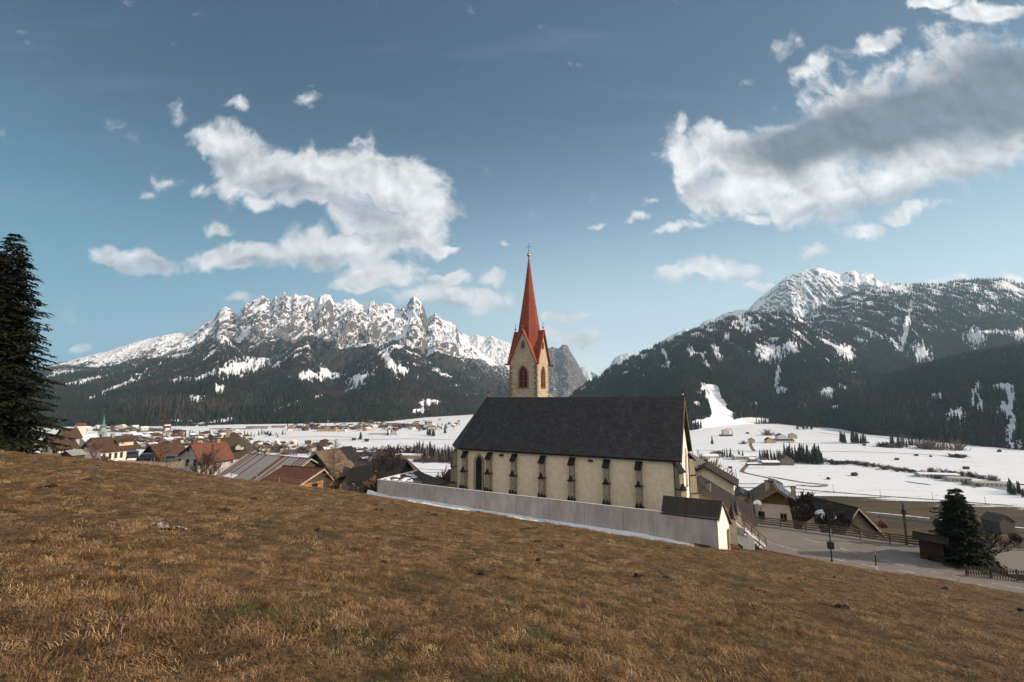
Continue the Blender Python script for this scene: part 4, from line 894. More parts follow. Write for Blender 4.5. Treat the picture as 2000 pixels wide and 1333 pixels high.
# chapel at the right end
ck = empty('graveyard_chapel', (CH[0], CH[1], YARDZ), -PSI, 'small white gabled building with black shingle roof at the wall end', 'chapel')
M_WHT = mat('white_render', (.80, .76, .71), .9, .03, 2, .3, 8)
x0, yr, yb_, zr = -.75, -4.2, -2.2, 3.85
def gxx(y): return 4.33 + (y + 6) * .25
pr = [(-5.69, -2.6), (yb_, -2.6), (yb_, 1.5), (yr, zr - .12), (-5.69, 2.5)]
m = MB(); n = 5; m.add([(x0, y, z) for y, z in pr] + [(gxx(y), y, z) for y, z in pr], [tuple(range(n)), tuple(range(2 * n - 1, n - 1, -1))] + [(i, i + n, (i + 1) % n + n, (i + 1) % n) for i in range(n)]); o = m.build('wall', M_WHT, ck); fix_normals(o)
m = MB(); m.add([(4.40, -6.0, -2.6), (4.47, -5.69, -2.6), (4.47, -5.69, 2.5), (4.40, -6.0, 2.45)], [(0, 1, 2, 3)]); m.build('end_facing', M_WHT, ck)
M_SH = plank_mat('black_board_roof', (.020, .018, .018), (.036, .032, .030), .3, 'x')
m = MB(); m.slab([(-1.05, -6.12, 2.36), (4.50, -6.12, 2.30), (4.85, yr, zr), (-1.05, yr, zr)], .09); m.slab([(-1.05, yr, zr), (4.85, yr, zr), (5.6, -1.9, 1.1), (-1.05, -1.9, 1.1)], .09); rf = m.build('roof', M_SH, ck)
m = MB()
for (a, b) in (((4.50, -6.12, 2.24), (4.85, yr, zr - .05)), ((5.6, -1.9, 1.04), (4.85, yr, zr - .05))):
    m.hexa([(a[0], a[1], a[2] - .17), (a[0] + .06, a[1], a[2] - .17), (b[0] + .06, b[1], b[2] - .17), (b[0], b[1], b[2] - .17), (a[0], a[1], a[2] + .03), (a[0] + .06, a[1], a[2] + .03), (b[0] + .06, b[1], b[2] + .03), (b[0], b[1], b[2] + .03)])
m.build('verge_board', mat('rusty_brown_wood', (.17, .085, .045), .8, .2, 5), rf)
m = MB(); m.hexa([(gxx(-3.1), -3.1, -1.3), (gxx(-3.1) + .06, -3.1, -1.3), (gxx(-2.45) + .06, -2.45, -1.3), (gxx(-2.45), -2.45, -1.3), (gxx(-3.1), -3.1, .7), (gxx(-3.1) + .06, -3.1, .7), (gxx(-2.45) + .06, -2.45, .7), (gxx(-2.45), -2.45, .7)]); o = m.build('door', mat('brown_door', (.14, .07, .04), .7), ck)

# ------------------------------------------------------------------ houses
M_WIN = mat('window_glass', (0.02, 0.025, 0.03), 0.12, 0.3, 1.5, spec=0.7)
M_FRW = mat('white_window_frame', (.62, .58, .52), .6, .05, 3)
M_FRB = mat('brown_window_frame', (.10, .05, .03), .7, .15, 4)
M_CREAM = mat('cream_render', (.62, .52, .38), .9, .06, 1.2, .25, 8)
M_GREYW = mat('greyed_render', (.42, .39, .36), .9, .10, 1.0, .25, 8)
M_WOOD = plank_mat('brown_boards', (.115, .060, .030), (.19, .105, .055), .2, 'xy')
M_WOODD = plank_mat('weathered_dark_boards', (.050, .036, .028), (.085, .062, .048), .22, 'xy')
M_WOODG = plank_mat('grey_boards', (.16, .125, .095), (.25, .20, .155), .2, 'xy')
M_ORW = plank_mat('orange_boards', (.30, .14, .05), (.40, .20, .08), .3, 'xy')
M_TBR = tile_mat('brown_roof_tiles', (.105, .062, .042), (.075, .048, .036), .32, .3, .8, .6)
M_TRD = tile_mat('red_roof_tiles', (.20, .078, .052), (.15, .058, .040), .32, .3, .8, .6)
M_TDK = tile_mat('dark_roof_tiles', (.095, .074, .058), (.070, .056, .046), .32, .3, .8, .6, moss=(.085, .065, .045))
M_TOL = tile_mat('mossy_roof_tiles', (.100, .078, .055), (.070, .058, .042), .32, .3, .85, .6)
M_WSH = plank_mat('weathered_shingle_roof', (.125, .090, .062), (.170, .125, .090), .16, 'x')
M_CHI = mat('chimney_render', (.33, .27, .21), .9, .15, 3)
M_SNR = mat('roof_snow', (.80, .82, .86), .7, .04, 2, .4, 5)
M_ALU = mat('light_sheet_metal', (.42, .40, .38), .5, .1, 3, metal=.3)

def W_face(face, hl, hw):
    """maps (along, out, up) to local coordinates for one side of a house"""
    return {'x+': lambda a, d, c: (hl + d, a, c), 'x-': lambda a, d, c: (-hl - d, -a, c), 'y+': lambda a, d, c: (-a, hw + d, c), 'y-': lambda a, d, c: (a, -hw - d, c)}[face]
def boxf(m, T, a0, a1, d0_, d1_, c0, c1, mi=0):
    m.hexa([T(a, d, c) for c in (c0, c1) for a, d in ((a0, d0_), (a1, d0_), (a1, d1_), (a0, d1_))], mi)
def window(root, face, hl, hw, a, z, w_, h_, frame=M_FRW, glass=M_WIN, shutter=None, name='window'):
    T = W_face(face, hl, hw); m = MB(); f = .07
    boxf(m, T, a - w_ / 2 - f, a - w_ / 2, -.05, .05, z - f, z + h_ + f); boxf(m, T, a + w_ / 2, a + w_ / 2 + f, -.05, .05, z - f, z + h_ + f)
    boxf(m, T, a - w_ / 2, a + w_ / 2, -.05, .07, z - f, z); boxf(m, T, a - w_ / 2, a + w_ / 2, -.05, .05, z + h_, z + h_ + f); boxf(m, T, a - .025, a + .025, -.04, .04, z, z + h_)
    o = m.build(name, frame, root); fix_normals(o)
    m = MB(); m.add([T(a - w_ / 2, .015, z), T(a + w_ / 2, .015, z), T(a + w_ / 2, .015, z + h_), T(a - w_ / 2, .015, z + h_)], [(0, 1, 2, 3)]); m.build('pane', glass, o)
    if shutter:
        m = MB()
        for sg in (-1, 1): boxf(m, T, a + sg * (w_ / 2 + f + .02) - (0 if sg > 0 else w_ * .5), a + sg * (w_ / 2 + f + .02) + (w_ * .5 if sg > 0 else 0), 0, .05, z - .03, z + h_ + .03)
        o2 = m.build('shutter', shutter, o); fix_normals(o2)
    return o
def chimney(root, roof, x, y, z0, z1, w_=.6, m_=None, capm=None):
    m = MB(); m.box(x - w_ / 2, x + w_ / 2, y - w_ / 2, y + w_ / 2, z0, z1); o = m.build('chimney', m_ or M_CHI, roof)
    m = MB()
    for sx_ in (-1, 1):
        for sy_ in (-1, 1): m.box(x + sx_ * w_ * .4 - .04, x + sx_ * w_ * .4 + .04, y + sy_ * w_ * .4 - .04, y + sy_ * w_ * .4 + .04, z1, z1 + .2)
    m.box(x - w_ * .65, x + w_ * .65, y - w_ * .65, y + w_ * .65, z1 + .2, z1 + .28); m.build('chimney_cap', capm or M_DRK, roof)
def house(name, label, cat, u, v, Y, phi, L, Wd, rise, H, roofm, wallm, ox=.7, oy=.9, th=.2, hip=(0, 0), base=1.5, yfrac=.5, vm=None, group=None, gablem=None, HL=None, snow=None, ur=None):
    """gable (or hipped) house; (u, v, Y) is the ridge end at local x = -L/2 - ox; phi the direction of the ridge. The ridge runs at y = (yfrac-.5)*Wd"""
    p = at(u, v, Y); ph = R(phi); dx, dy = math.cos(ph), math.sin(ph)
    if ur is not None:
        k_ = (ur - 1000) / F_PX; L = (k_ * (p[1] * CT + p[2] * ST) - p[0]) / (dx - k_ * dy * CT) - 2 * ox + hip[0] + hip[1]
    hl, hw = L / 2, Wd / 2; yr_ = (yfrac - .5) * Wd
    c0 = Vector((p[0] + dx * (hl + ox - hip[0]) + dy * yr_, p[1] + dy * (hl + ox - hip[0]) - dx * yr_, p[2] - rise - H))
    root = empty(name, c0, ph, label, cat, group)
    m = MB(); HL_ = H if HL is None else HL                      # HL: eave height on the +y side
    gp = [(-hw, -base), (hw, -base), (hw, HL_), (yr_, H + rise - th), (-hw, H)]
    if hip[0] or hip[1]:
        m.box(-hl, hl, -hw, hw, -base, min(H, HL_))
    else: m.extrude([(-hl, a, b) for a, b in gp], (2 * hl, 0, 0))
    wl_ = m.build('wall', wallm, root); fix_normals(wl_)
    if gablem:
        g_ = gablem[1]; zc_ = H + (rise - th) * (g_ - .25)
        for face, sg in (('x-', -1), ('x+', 1)):
            ya = -hw + (hw + yr_) * (zc_ - H) / (rise - th); yb = hw - (hw - yr_) * (zc_ - HL_) / (H + rise - th - HL_)
            m = MB(); m.extrude([(sg * hl, ya, zc_), (sg * hl, yb, zc_), (sg * hl, yr_, H + rise - th - .02)], (sg * .06, 0, 0)); o = m.build('gable_boarding', gablem[0], root); fix_normals(o)
    s1 = rise / (hw + yr_); s2 = (H + rise - HL_) / (hw - yr_); zt = H + rise
    e1, e2 = zt - s1 * (hw + yr_ + oy), zt - s2 * (hw - yr_ + oy); xa, xb = -hl - ox, hl + ox; ra, rb = xa + hip[0], xb - hip[1]
    m = MB(); m.slab([(xa, -hw - oy, e1), (xb, -hw - oy, e1), (rb, yr_, zt), (ra, yr_, zt)], th); m.slab([(xb, hw + oy, e2), (xa, hw + oy, e2), (ra, yr_, zt), (rb, yr_, zt)], th)
    if hip[0]: m.slab([(xa, hw + oy, e2), (xa, -hw - oy, e1), (ra, yr_, zt)], th)
    if hip[1]: m.slab([(xb, -hw - oy, e1), (xb, hw + oy, e2), (rb, yr_, zt)], th)
    rf = m.build('roof', roofm, root)
    if vm and not (hip[0] or hip[1]):
        for x_ in (xa - .04, xb + .0):
            m = MB()
            for (ya, za) in ((-hw - oy, e1), (hw + oy, e2)):
                m.hexa([(x_, ya, za - th - .08), (x_ + .05, ya, za - th - .08), (x_ + .05, yr_, zt - th - .08), (x_, yr_, zt - th - .08), (x_, ya, za + .04), (x_ + .05, ya, za + .04), (x_ + .05, yr_, zt + .04), (x_, yr_, zt + .04)])
            o = m.build('verge_board', vm, rf); fix_normals(o)
    m = MB(); m.tube([(ra, yr_, zt + .02), (rb, yr_, zt + .02)], .1, 5); m.build('ridge_cap', roofm, rf)
    return dict(root=root, roof=rf, hl=hl, hw=hw, H=H, zt=zt, s1=s1, s2=s2, yr=yr_, e1=e1, wall=wl_)
def balcony(root, face, hl, hw, a0, a1, z, dep, m_, rail=1.0):
    T = W_face(face, hl, hw); m = MB(); boxf(m, T, a0, a1, 0, dep, z - .15, z); boxf(m, T, a0, a1, dep - .06, dep, z + rail - .08, z + rail)
    n = int((a1 - a0) / .16)
    for i in range(n): q = a0 + (i + .5) * (a1 - a0) / n; boxf(m, T, q - .055, q + .055, dep - .045, dep - .015, z + .05, z + rail - .1)
    o = m.build('balcony', m_, root); fix_normals(o); return o

# --- left of the church, nearest first
def rust_roof():
    m = bpy.data.materials.new('rust_striped_sheet'); m.use_nodes = True; t = NT(m.node_tree); b = t.n['Principled BSDF']
    o = t.new('ShaderNodeTexCoord').outputs['Object']; s = t.new('ShaderNodeSeparateXYZ'); t.l.new(o, s.inputs[0])
    k = t.math('DIVIDE', s.outputs[0], .42); fl = t.math('FLOOR', k); fr = t.math('SUBTRACT', k, fl); wn = t.new('ShaderNodeTexWhiteNoise', noise_dimensions='1D'); t.l.new(fl, wn.inputs['W'])
    rust = t.mix(t.noise(o, 2, 6, .7), (.24, .095, .035), (.12, .05, .022)); met = t.mix(t.noise(t.mapping(o, sc=(1, .3, .3)), 1.6, 6, .65), (.40, .37, .36), (.27, .25, .24))
    n = t.noise(t.mapping(o, sc=(.2, .35, .35)), 1.2, 3); f = t.math('GREATER_THAN', t.math('ADD', wn.outputs['Value'], t.math('MULTIPLY', t.math('SUBTRACT', n, .5), .25)), .76)
    edge = t.math('LESS_THAN', fr, .14); c = t.mix(f, met, rust); c = t.mix(t.math('MULTIPLY', edge, .6), c, t.mix(.5, rust, (.1, .07, .05)))
    t.l.new(c, b.inputs['Base Color']); b.inputs['Roughness'].default_value = .55; b.inputs['Metallic'].default_value = .15
    return m
h = house('rusty_roof_barn', 'long low barn roofed in grey sheet metal with rust brown stripes', 'barn', 485, 886, 84, -27, 15.6, 13, 3.7, 1.9, rust_roof(), M_WOODD, ox=.4, oy=.5, th=.1, vm=M_ALU)
m = MB(); zz0 = h['zt'] - .55 * h['s1'] * 7
for k in range(3): m.tube([(h['hl'] - 4.3 + k * .25, -3.1, h['zt'] - 3.1 * h['s1'] + .1), (h['hl'] - 3.9 + k * .2, -2.4, h['zt'] - 2.4 * h['s1'] + .2)], .05, 4)
m.build('skylight', M_ALU, h['roof'])
m = MB(); m.slab([(-h['hl'] + 1.2, -6.1, h['zt'] - 6.1 * h['s1'] + .16), (-h['hl'] + 4.0, -6.1, h['zt'] - 6.1 * h['s1'] + .12), (-h['hl'] + 4.6, -4.9, h['zt'] - 4.9 * h['s1'] + .14), (-h['hl'] + 2.2, -4.8, h['zt'] - 4.8 * h['s1'] + .14)], .12)
m.slab([(-h['hl'] + .6, -8.2, h['e1'] - .8), (-h['hl'] + 3.0, -8.2, h['e1'] - .7), (-h['hl'] + 3.6, -6.2, h['e1'] + .2), (-h['hl'] + 1.4, -6.2, h['e1'] + .2)], .2)
o = m.build('white_tarpaulin', M_SNR); o.parent = None; o.matrix_world = Matrix.Translation(h['root'].location) @ Matrix.Rotation(R(-27), 4, 'Z'); tag(o, 'crumpled white tarpaulin at the lower left corner of the rusty barn roof', 'tarpaulin')
h = house('field_shed', 'low dark board shed with red brown roof at the meadow edge', 'shed', 553, 910, 72, -22, 7.4, 6.0, 1.6, 2.7, mat('rust_brown_felt', (.12, .050, .032), .9, .2, 3, .3), M_WOODD, ox=.4, oy=.4, yfrac=.72, vm=mat('pale_plank', (.42, .33, .24), .8, .1, 4), th=.12)
m = MB(); T = W_face('x+', h['hl'], h['hw']); boxf(m, T, -2.6, 1.6, 0, .06, .2, 2.6); m.build('door', M_ORW, h['root'])  # panel stands for the sunlit end wall, its light put into the orange
h = house('big_barn', 'big dark timber barn with weathered brown roof behind the bare tree', 'barn', 617, 883, 78, 72, 11.5, 8.6, 3.3, 3.4, M_WSH, M_WOODD, ox=.8, oy=.8, ur=687, yfrac=.42, vm=mat('light_verge', (.30, .24, .18), .8, .15, 4))
m = MB(); T = W_face('y-', h['hl'], h['hw']); boxf(m, T, -5.6, 5.6, 0, .05, -.5, 3.2); m.build('lit_boarding', M_ORW if False else M_WOOD, h['root'])  # paler boards put the sunlight on this side into the colour
m = MB(); T = W_face('x-', h['hl'], h['hw']); boxf(m, T, 0.2, 2.6, 0, .06, -1.0, 1.6); m.build('door', M_WOOD, h['root'])
window(h['root'], 'x-', h['hl'], h['hw'], 0, 4.2, .9, .7, M_FRB)
h = house('dark_stable', 'low dark roofed stable with two chimneys in front of the big barn', 'stable', 700, 897, 80, -12, 8.2, 12, 4.0, 1.4, M_TDK, M_WOODD, ox=.4, oy=.5)
chimney(h['root'], h['roof'], -2.2, -.2, h['zt'] - .6, h['zt'] + .5, .55); chimney(h['root'], h['roof'], -.6, .4, h['zt'] - .6, h['zt'] + .3, .55)
m = MB(); rs = random.Random(9)
for i in range(9):
    xx, yy_ = rs.uniform(-3, 3), rs.uniform(-6, -2); m.lathe([(rs.uniform(.1, .35), 0), (.05, .07)], (xx, yy_, h['zt'] + yy_ * h['s1'] + .01), 6)
m.build('snow_remnants', M_SNR, h['roof'])['kind'] = 'stuff'
h = house('gabled_barn', 'brown board barn whose pointed gable faces the church wall', 'barn', 782, 899, 86, 103, 9, 7.6, 3.3, 3.2, M_TBR, M_WOOD, ox=.8, oy=.9, vm=mat('light_verge', (.30, .24, .18), .8, .15, 4), yfrac=.48)
h = house('church_side_hut', 'small hut with hipped brown roof just left of the apse', 'hut', 876, 918, 92, -15, 5.5, 6.2, 2.6, 1.8, M_TBR, M_GREYW, ox=.4, oy=.5, hip=(1.6, 1.6), th=.15)
h = house('red_roof_house', 'white house with orange red tiled roof and three small gable windows', 'house', 372, 869, 108, 76, 11.5, 6.6, 3.0, 5.2, M_TRD, M_GREYW, ox=.5, oy=1.0, base=3, ur=442, yfrac=.34, vm=M_FRB)
for a in (-2.3, 0.1, 2.3): window(h['root'], 'x-', h['hl'], h['hw'], a, 3.4, .75, 1.35, M_FRB)
for a in (-1.6, 1.4): window(h['root'], 'x-', h['hl'], h['hw'], a, .3, .75, 1.2, M_FRB)
window(h['root'], 'x-', h['hl'], h['hw'], 0, 6.6, .5, .6, M_FRB); chimney(h['root'], h['roof'], 2.6, -.8, h['zt'] - 1.2, h['zt'] + .7, .8)
h = house('barn_behind_larch', 'dark brown roofed house half hidden behind the tall bare larch', 'house', 292, 869, 122, 72, 10.5, 9, 4.0, 2.8, M_TBR, M_WOODD, ox=.8, oy=1.0, base=4, hip=(0, 1.5), ur=352)
h = house('hipped_house', 'old house with steep mossy hipped roof and small dormers', 'house', 443, 848, 150, 18, 12.5, 11, 6.0, 5, M_TOL, M_CREAM, ox=.6, oy=.8, hip=(5.2, 5.4), base=4)
chimney(h['root'], h['roof'], -1.2, -.5, h['zt'] - 1.0, h['zt'] + 1.6, 1.0)
for a in (-3.0, 3.4):
    m = MB(); zb_ = h['zt'] - 4.6; m.extrude([(a - .9, -5.9, zb_), (a + .9, -5.9, zb_), (a + .9, -5.9, zb_ + 1.0), (a, -5.9, zb_ + 2.0), (a - .9, -5.9, zb_ + 1.0)], (0, 3.0, 0)); dm_ = m.build('dormer', M_CREAM, h['roof']); fix_normals(dm_)
    m = MB(); m.slab([(a - 1.2, -6.2, zb_ + .85), (a, -6.2, zb_ + 2.2), (a, -2.5, zb_ + 2.2), (a - 1.2, -2.5, zb_ + .85)][::-1], .12); m.slab([(a, -6.2, zb_ + 2.2), (a + 1.2, -6.2, zb_ + .85), (a + 1.2, -2.5, zb_ + .85), (a, -2.5, zb_ + 2.2)][::-1], .12); m.build('dormer_roof', M_TOL, h['roof'])
for a in (-4, -1.5, 1.5, 4): window(h['root'], 'y-', h['hl'], h['hw'], a, 2.4, .9, 1.2)
h = house('dormer_house', 'white house with wide brown roof, long dormer and yellow shutters', 'house', 176, 856, 165, 70, 13.8, 10.5, 3.7, 4.6, M_TBR, mat('white_house_render', (.74, .66, .54), .9, .05, 1.5, .2, 8), ox=1.0, oy=1.3, base=4, vm=M_FRB, ur=257)
zb_ = h['zt'] - 3.9 * h['s1']; hh = h
m = MB(); m.box(.2, 4.8, -4.6, -1.5, zb_ - .5, zb_ + 1.1); dm_ = m.build('dormer', M_CREAM, h['roof'])
m = MB(); m.slab([(-.4, -5.2, zb_ + 1.05), (5.4, -5.2, zb_ + 1.05), (5.4, -.6, zb_ + 1.8), (-.4, -.6, zb_ + 1.8)], .15); m.build('dormer_roof', M_TBR, h['roof'])
for a in (1.1, 2.5, 3.9): m = MB(); m.box(a - .45, a + .45, -4.66, -4.6, zb_ + .1, zb_ + .95); m.build('dormer_window', M_ORW if a == 1.1 else M_FRW, h['roof'])
M_YEL = mat('yellow_shutter', (.50, .30, .09), .7, .1, 3)
for a in (-4.6, -2.8, -1.0, .8): window(h['root'], 'y-', h['hl'], h['hw'], a, .9, .75, 1.9, M_FRB)
m = MB(); boxf(m, W_face('y-', h['hl'], h['hw']), 2.4, 3.7, 0, .07, .5, 2.9); m.build('door', M_YEL, h['root'])
chimney(h['root'], h['roof'], .3, 0, h['zt'] - .6, h['zt'] + .9, .9)
h = house('balcony_chalet', 'chalet with wooden balcony beside the big spruce', 'chalet', 92, 852, 125, 70, 8.5, 8, 2.6, 5.4, M_TBR, mat('white_house_render', (.74, .66, .54), .9, .05, 1.5, .2, 8), ox=1.0, oy=1.1, base=4, vm=M_FRB, ur=138)
balcony(h['root'], 'y-', h['hl'], h['hw'], -4.2, 4.2, 2.7, 1.2, M_WOOD); balcony(h['root'], 'x+', h['hl'], h['hw'], -4.2, 4.2, 2.7, 1.0, M_WOOD)
for a in (-2.4, 0, 2.4): window(h['root'], 'y-', h['hl'], h['hw'], a, 3.1, .9, 1.2, M_FRB)
h = house('shed_with_pale_roof', 'small shed with pale flat roof below the balcony chalet', 'shed', 128, 881, 112, 70, 5.5, 4.5, .8, 2.4, M_ALU, M_WOODD, ox=.4, oy=.5, base=4, th=.12, ur=160)
h = house('low_snowy_roof_building', 'long low building with snow on its shallow roof behind the brown roofed house', 'building', 154, 851, 230, 70, 20, 9, 2.2, 4, M_SNR, M_GREYW, ox=.6, oy=.8, base=8, ur=188)
h = house('brown_roof_cottage', 'cottage with plain brown roof just right of the spruce crown', 'cottage', 118, 838, 200, 70, 11, 8, 3.4, 4, M_TBR, M_GREYW, ox=.8, oy=.8, base=8, ur=152)
h = house('pink_roof_villa', 'tall villa with red top storey below the dark wooded hill', 'villa', 147, 827, 520, 60, 8, 8, 2.4, 9, M_TRD, M_FRW, ox=.8, oy=.8, base=14)
# --- right of the church
M_MET = tile_mat('brown_metal_roof', (.036, .019, .012), (.028, .015, .010), 30, .26, .65, .9)
M_LCR = mat('light_cream_render', (.72, .62, .47), .9, .04, 1.4, .2, 8)
h = house('cream_house', 'cream house with seamed brown metal roof right behind the chapel', 'house', 1356, 949, 66, 63, 8.0, 13.5, 3.9, 3.2, M_MET, M_LCR, ox=.9, oy=.8, base=4.5, yfrac=.5, vm=M_VERGE)
chimney(h['root'], h['roof'], -2.2, -1.6, h['zt'] - 1.9, h['zt'] + .0, .65)
window(h['root'], 'y-', h['hl'], h['hw'], -2.6, -.2, 1.0, 1.5, M_FRB); window(h['root'], 'y-', h['hl'], h['hw'], .8, -.2, 1.0, 1.5, M_FRB); window(h['root'], 'x-', h['hl'], h['hw'], -5.2, .2, .8, 1.3, M_FRB)
m = MB(); m.tube([(-h['hl'] - .8, -h['hw'] - .8, h['e1'] - .1), (h['hl'] + .8, -h['hw'] - .8, h['e1'] - .1)], .08, 6); m.tube([(-h['hl'] - .6, -h['hw'] - .8, h['e1'] - .2), (-h['hl'] + .1, -h['hw'] - .1, h['e1'] - .7), (-h['hl'] + .1, -h['hw'] - .1, -3.5)], .05, 6); m.build('gutter', M_DRK, h['roof'])
h = house('guesthouse', 'guesthouse with carved wooden balcony peeping out behind the church', 'guesthouse', 1330, 896, 88, 63, 10, 11.5, 3.4, 5.6, mat('grey_brown_roof', (.14, .115, .10), .7, .15, 2), M_LCR, ox=1.4, oy=1.4, base=4, vm=M_VERGE)
for f_, a0, a1 in (('y-', -5, 5), ('x-', -5.6, 5.6)): balcony(h['root'], f_, h['hl'], h['hw'], a0, a1, 3.0, 1.2, mat('balcony_wood', (.33, .20, .11), .8, .15, 5))
for a in (-3, 0, 3): window(h['root'], 'y-', h['hl'], h['hw'], a, 3.5, 1.0, 1.5, M_FRB); window(h['root'], 'y-', h['hl'], h['hw'], a, .4, 1.0, 1.4)
for a in (-3.4, -.8, 3): window(h['root'], 'x-', h['hl'], h['hw'], a, .3, 1.0, 1.6); window(h['root'], 'x-', h['hl'], h['hw'], a, 3.4, 1.0, 1.6, M_FRB)
h = house('guesthouse_wing', 'low wing with dark brown roof and hanging gutter beside the balcony', 'house', 1376, 911, 84, 63, 6, 9, 2.6, 3.6, M_MET, M_LCR, ox=.8, oy=.8, base=5)
m = MB(); m.tube([(-h['hl'], -h['hw'] - .8, h['e1'] - .1), (-h['hl'] + .2, -h['hw'] - .1, h['e1'] - 1.1), (-h['hl'] + .2, -h['hw'] - .1, -2)], .07, 6); m.build('gutter', M_DRK, h['roof'])
h = house('solar_house', 'pinkish white house with solar panels and timber clad gable beyond the road fence', 'house', 1517, 957, 84, 66, 9.5, 11.2, 3.9, 4.2, M_WSH, mat('pinkish_render', (.60, .50, .44), .9, .05, 1.2, .2, 8), ox=1.3, oy=1.2, base=5, gablem=(M_WOOD, .55), vm=M_VERGE)
for a in (-2.6, 0.9): window(h['root'], 'x-', h['hl'], h['hw'], a, 2.5, .95, 1.3, M_FRB if a < 0 else M_YEL)
for a in (4.0, 1.6, -2.4): window(h['root'], 'x-', h['hl'], h['hw'], a, -.6, .95, 1.2, M_FRB)
def panel_mat():
    m = bpy.data.materials.new('solar_cells'); m.use_nodes = True; t = NT(m.node_tree); b = t.n['Principled BSDF']; o = t.new('ShaderNodeTexCoord').outputs['Object']; s = t.new('ShaderNodeSeparateXYZ'); t.l.new(o, s.inputs[0])
    ln = t.math('MAXIMUM', t.math('LESS_THAN', t.math('FRACT', t.math('MULTIPLY', s.outputs[0], 1.0)), .06), t.math('LESS_THAN', t.math('FRACT', t.math('MULTIPLY', s.outputs[1], 1.3)), .08))
    t.l.new(t.mix(ln, (.07, .10, .15), (.40, .42, .44)), b.inputs['Base Color']); b.inputs['Roughness'].default_value = .18; b.inputs['Specular IOR Level'].default_value = .8; return m
M_PV = panel_mat()
for (a0, a1, y0, y1) in ((-5.4, -1.2, -6.4, -.5), (-.8, 5.4, -3.0, -.5), (1.2, 5.4, -6.4, -3.6)):
    m = MB(); z_ = lambda y: h['zt'] + y * h['s1'] + .22; m.slab([(a0, y0, z_(y0)), (a1, y0, z_(y0)), (a1, y1, z_(y1)), (a0, y1, z_(y1))], .08); m.build('solar_panel', M_PV, h['roof'])
chimney(h['root'], h['roof'], .2, -3.3, h['zt'] - 2.8, h['zt'] - .6, .7); chimney(h['root'], h['roof'], -2.5, 1.2, h['zt'] - 1.2, h['zt'] + .7, .7)
m = MB(); m.lathe([(.01, 0), (.3, .05), (.45, .16), (.44, .2)], (0, 0, 0), 14); m.tube([(0, 0, 0), (0, 0, -.5), (0, .3, -.9)], .04, 5); o = m.build('satellite_dish', M_IRON, h['roof']); o.location = (-2.9, .2, h['zt'] + .9); o.rotation_euler = (R(70), 0, R(160))
h2 = house('annex_with_dark_roof', 'annex with dark shallow roof left of the solar house', 'annex', 1448, 963, 92, 66, 6, 7, 1.6, 3.2, mat('dark_grey_roof', (.06, .055, .052), .6, .2, 2), M_GREYW, ox=.5, oy=.8, base=6)
h = house('snowy_barn', 'dark roofed barn with a big snow patch and board gable beyond the fence', 'barn', 1677, 993, 80, 104, 9.5, 8.4, 3.9, 3.4, mat('black_brown_roof', (.030, .024, .020), .8, .2, 2, .2), M_WOODG, ox=.9, oy=1.1, base=6, vm=mat('light_verge', (.30, .24, .18), .8, .15, 4))
m = MB(); zf_ = lambda y: h['zt'] - y * h['s2'] + .04
NXs, NYs = 26, 12; rsn = random.Random(2); vv = []
for i in range(NXs):
    a = -4.9 + 7.0 * i / (NXs - 1)
    for j in range(NYs):
        b = j / (NYs - 1); top = 1.6 + 1.2 * math.sin(i * .33) * .4 + (1.8 if i > 20 else 0) * (i - 20) / 5; y = top + (5.2 - top) * b; ed = min(b, 1 - b, i / 6, (NXs - 1 - i) / 6); vv.append((a + .1 * rsn.random(), y, zf_(y) + .22 * min(1, ed * 4) - .05))
m.add(vv, [(i * NYs + j, (i + 1) * NYs + j, (i + 1) * NYs + j + 1, i * NYs + j + 1) for i in range(NXs - 1) for j in range(NYs - 1)]); m.build('snow_patch', M_SNR, h['roof'], True)
h = house('roadside_porch', 'small dark lean-to roof in front of the snowy barn gable', 'porch', 1665, 1022, 74, 98, 2.2, 3.0, .9, 1.2, mat('black_brown_roof', (.030, .024, .020), .8, .2, 2, .2), M_WOODG, ox=.3, oy=.5, base=4)
h = house('log_hut', 'dark log hut with slanting roof where the road fence ends', 'hut', 1853, 1052, 50.5, 125, 2.0, 3.0, 1.0, 2.0, mat('black_brown_roof', (.030, .024, .020), .8, .2, 2, .2), plank_mat('dark_logs', (.022, .013, .010), (.038, .020, .014), .22, 'z'), ox=.5, oy=.35, base=1.5, yfrac=.96, HL=2.85, th=.1)
def corr():
    m = bpy.data.materials.new('corrugated_roof'); m.use_nodes = True; t = NT(m.node_tree); b = t.n['Principled BSDF']; o = t.new('ShaderNodeTexCoord').outputs['Object']; s = t.new('ShaderNodeSeparateXYZ'); t.l.new(o, s.inputs[0])
    wv = t.math('SINE', t.math('MULTIPLY', s.outputs[0], 22.0)); t.l.new(t.mix(t.math('MULTIPLY_ADD', wv, .5, .5), (.05, .042, .036), (.24, .21, .18)), b.inputs['Base Color']); b.inputs['Roughness'].default_value = .7; return m
h = house('corrugated_shed', 'low shed with corrugated grey roof behind the picket fence', 'shed', 1921, 1072, 57, -8, 12, 5, 1.5, 1.8, corr(), M_WOODD, ox=.3, oy=.5, base=3, th=.08)
h = house('dark_field_barn', 'dark gabled barn standing alone on the brown field at the right edge', 'barn', 1967, 1008, 285, 95, 10, 10, 3.4, 4.0, M_TDK, M_WOODD, ox=.6, oy=.8, base=8)

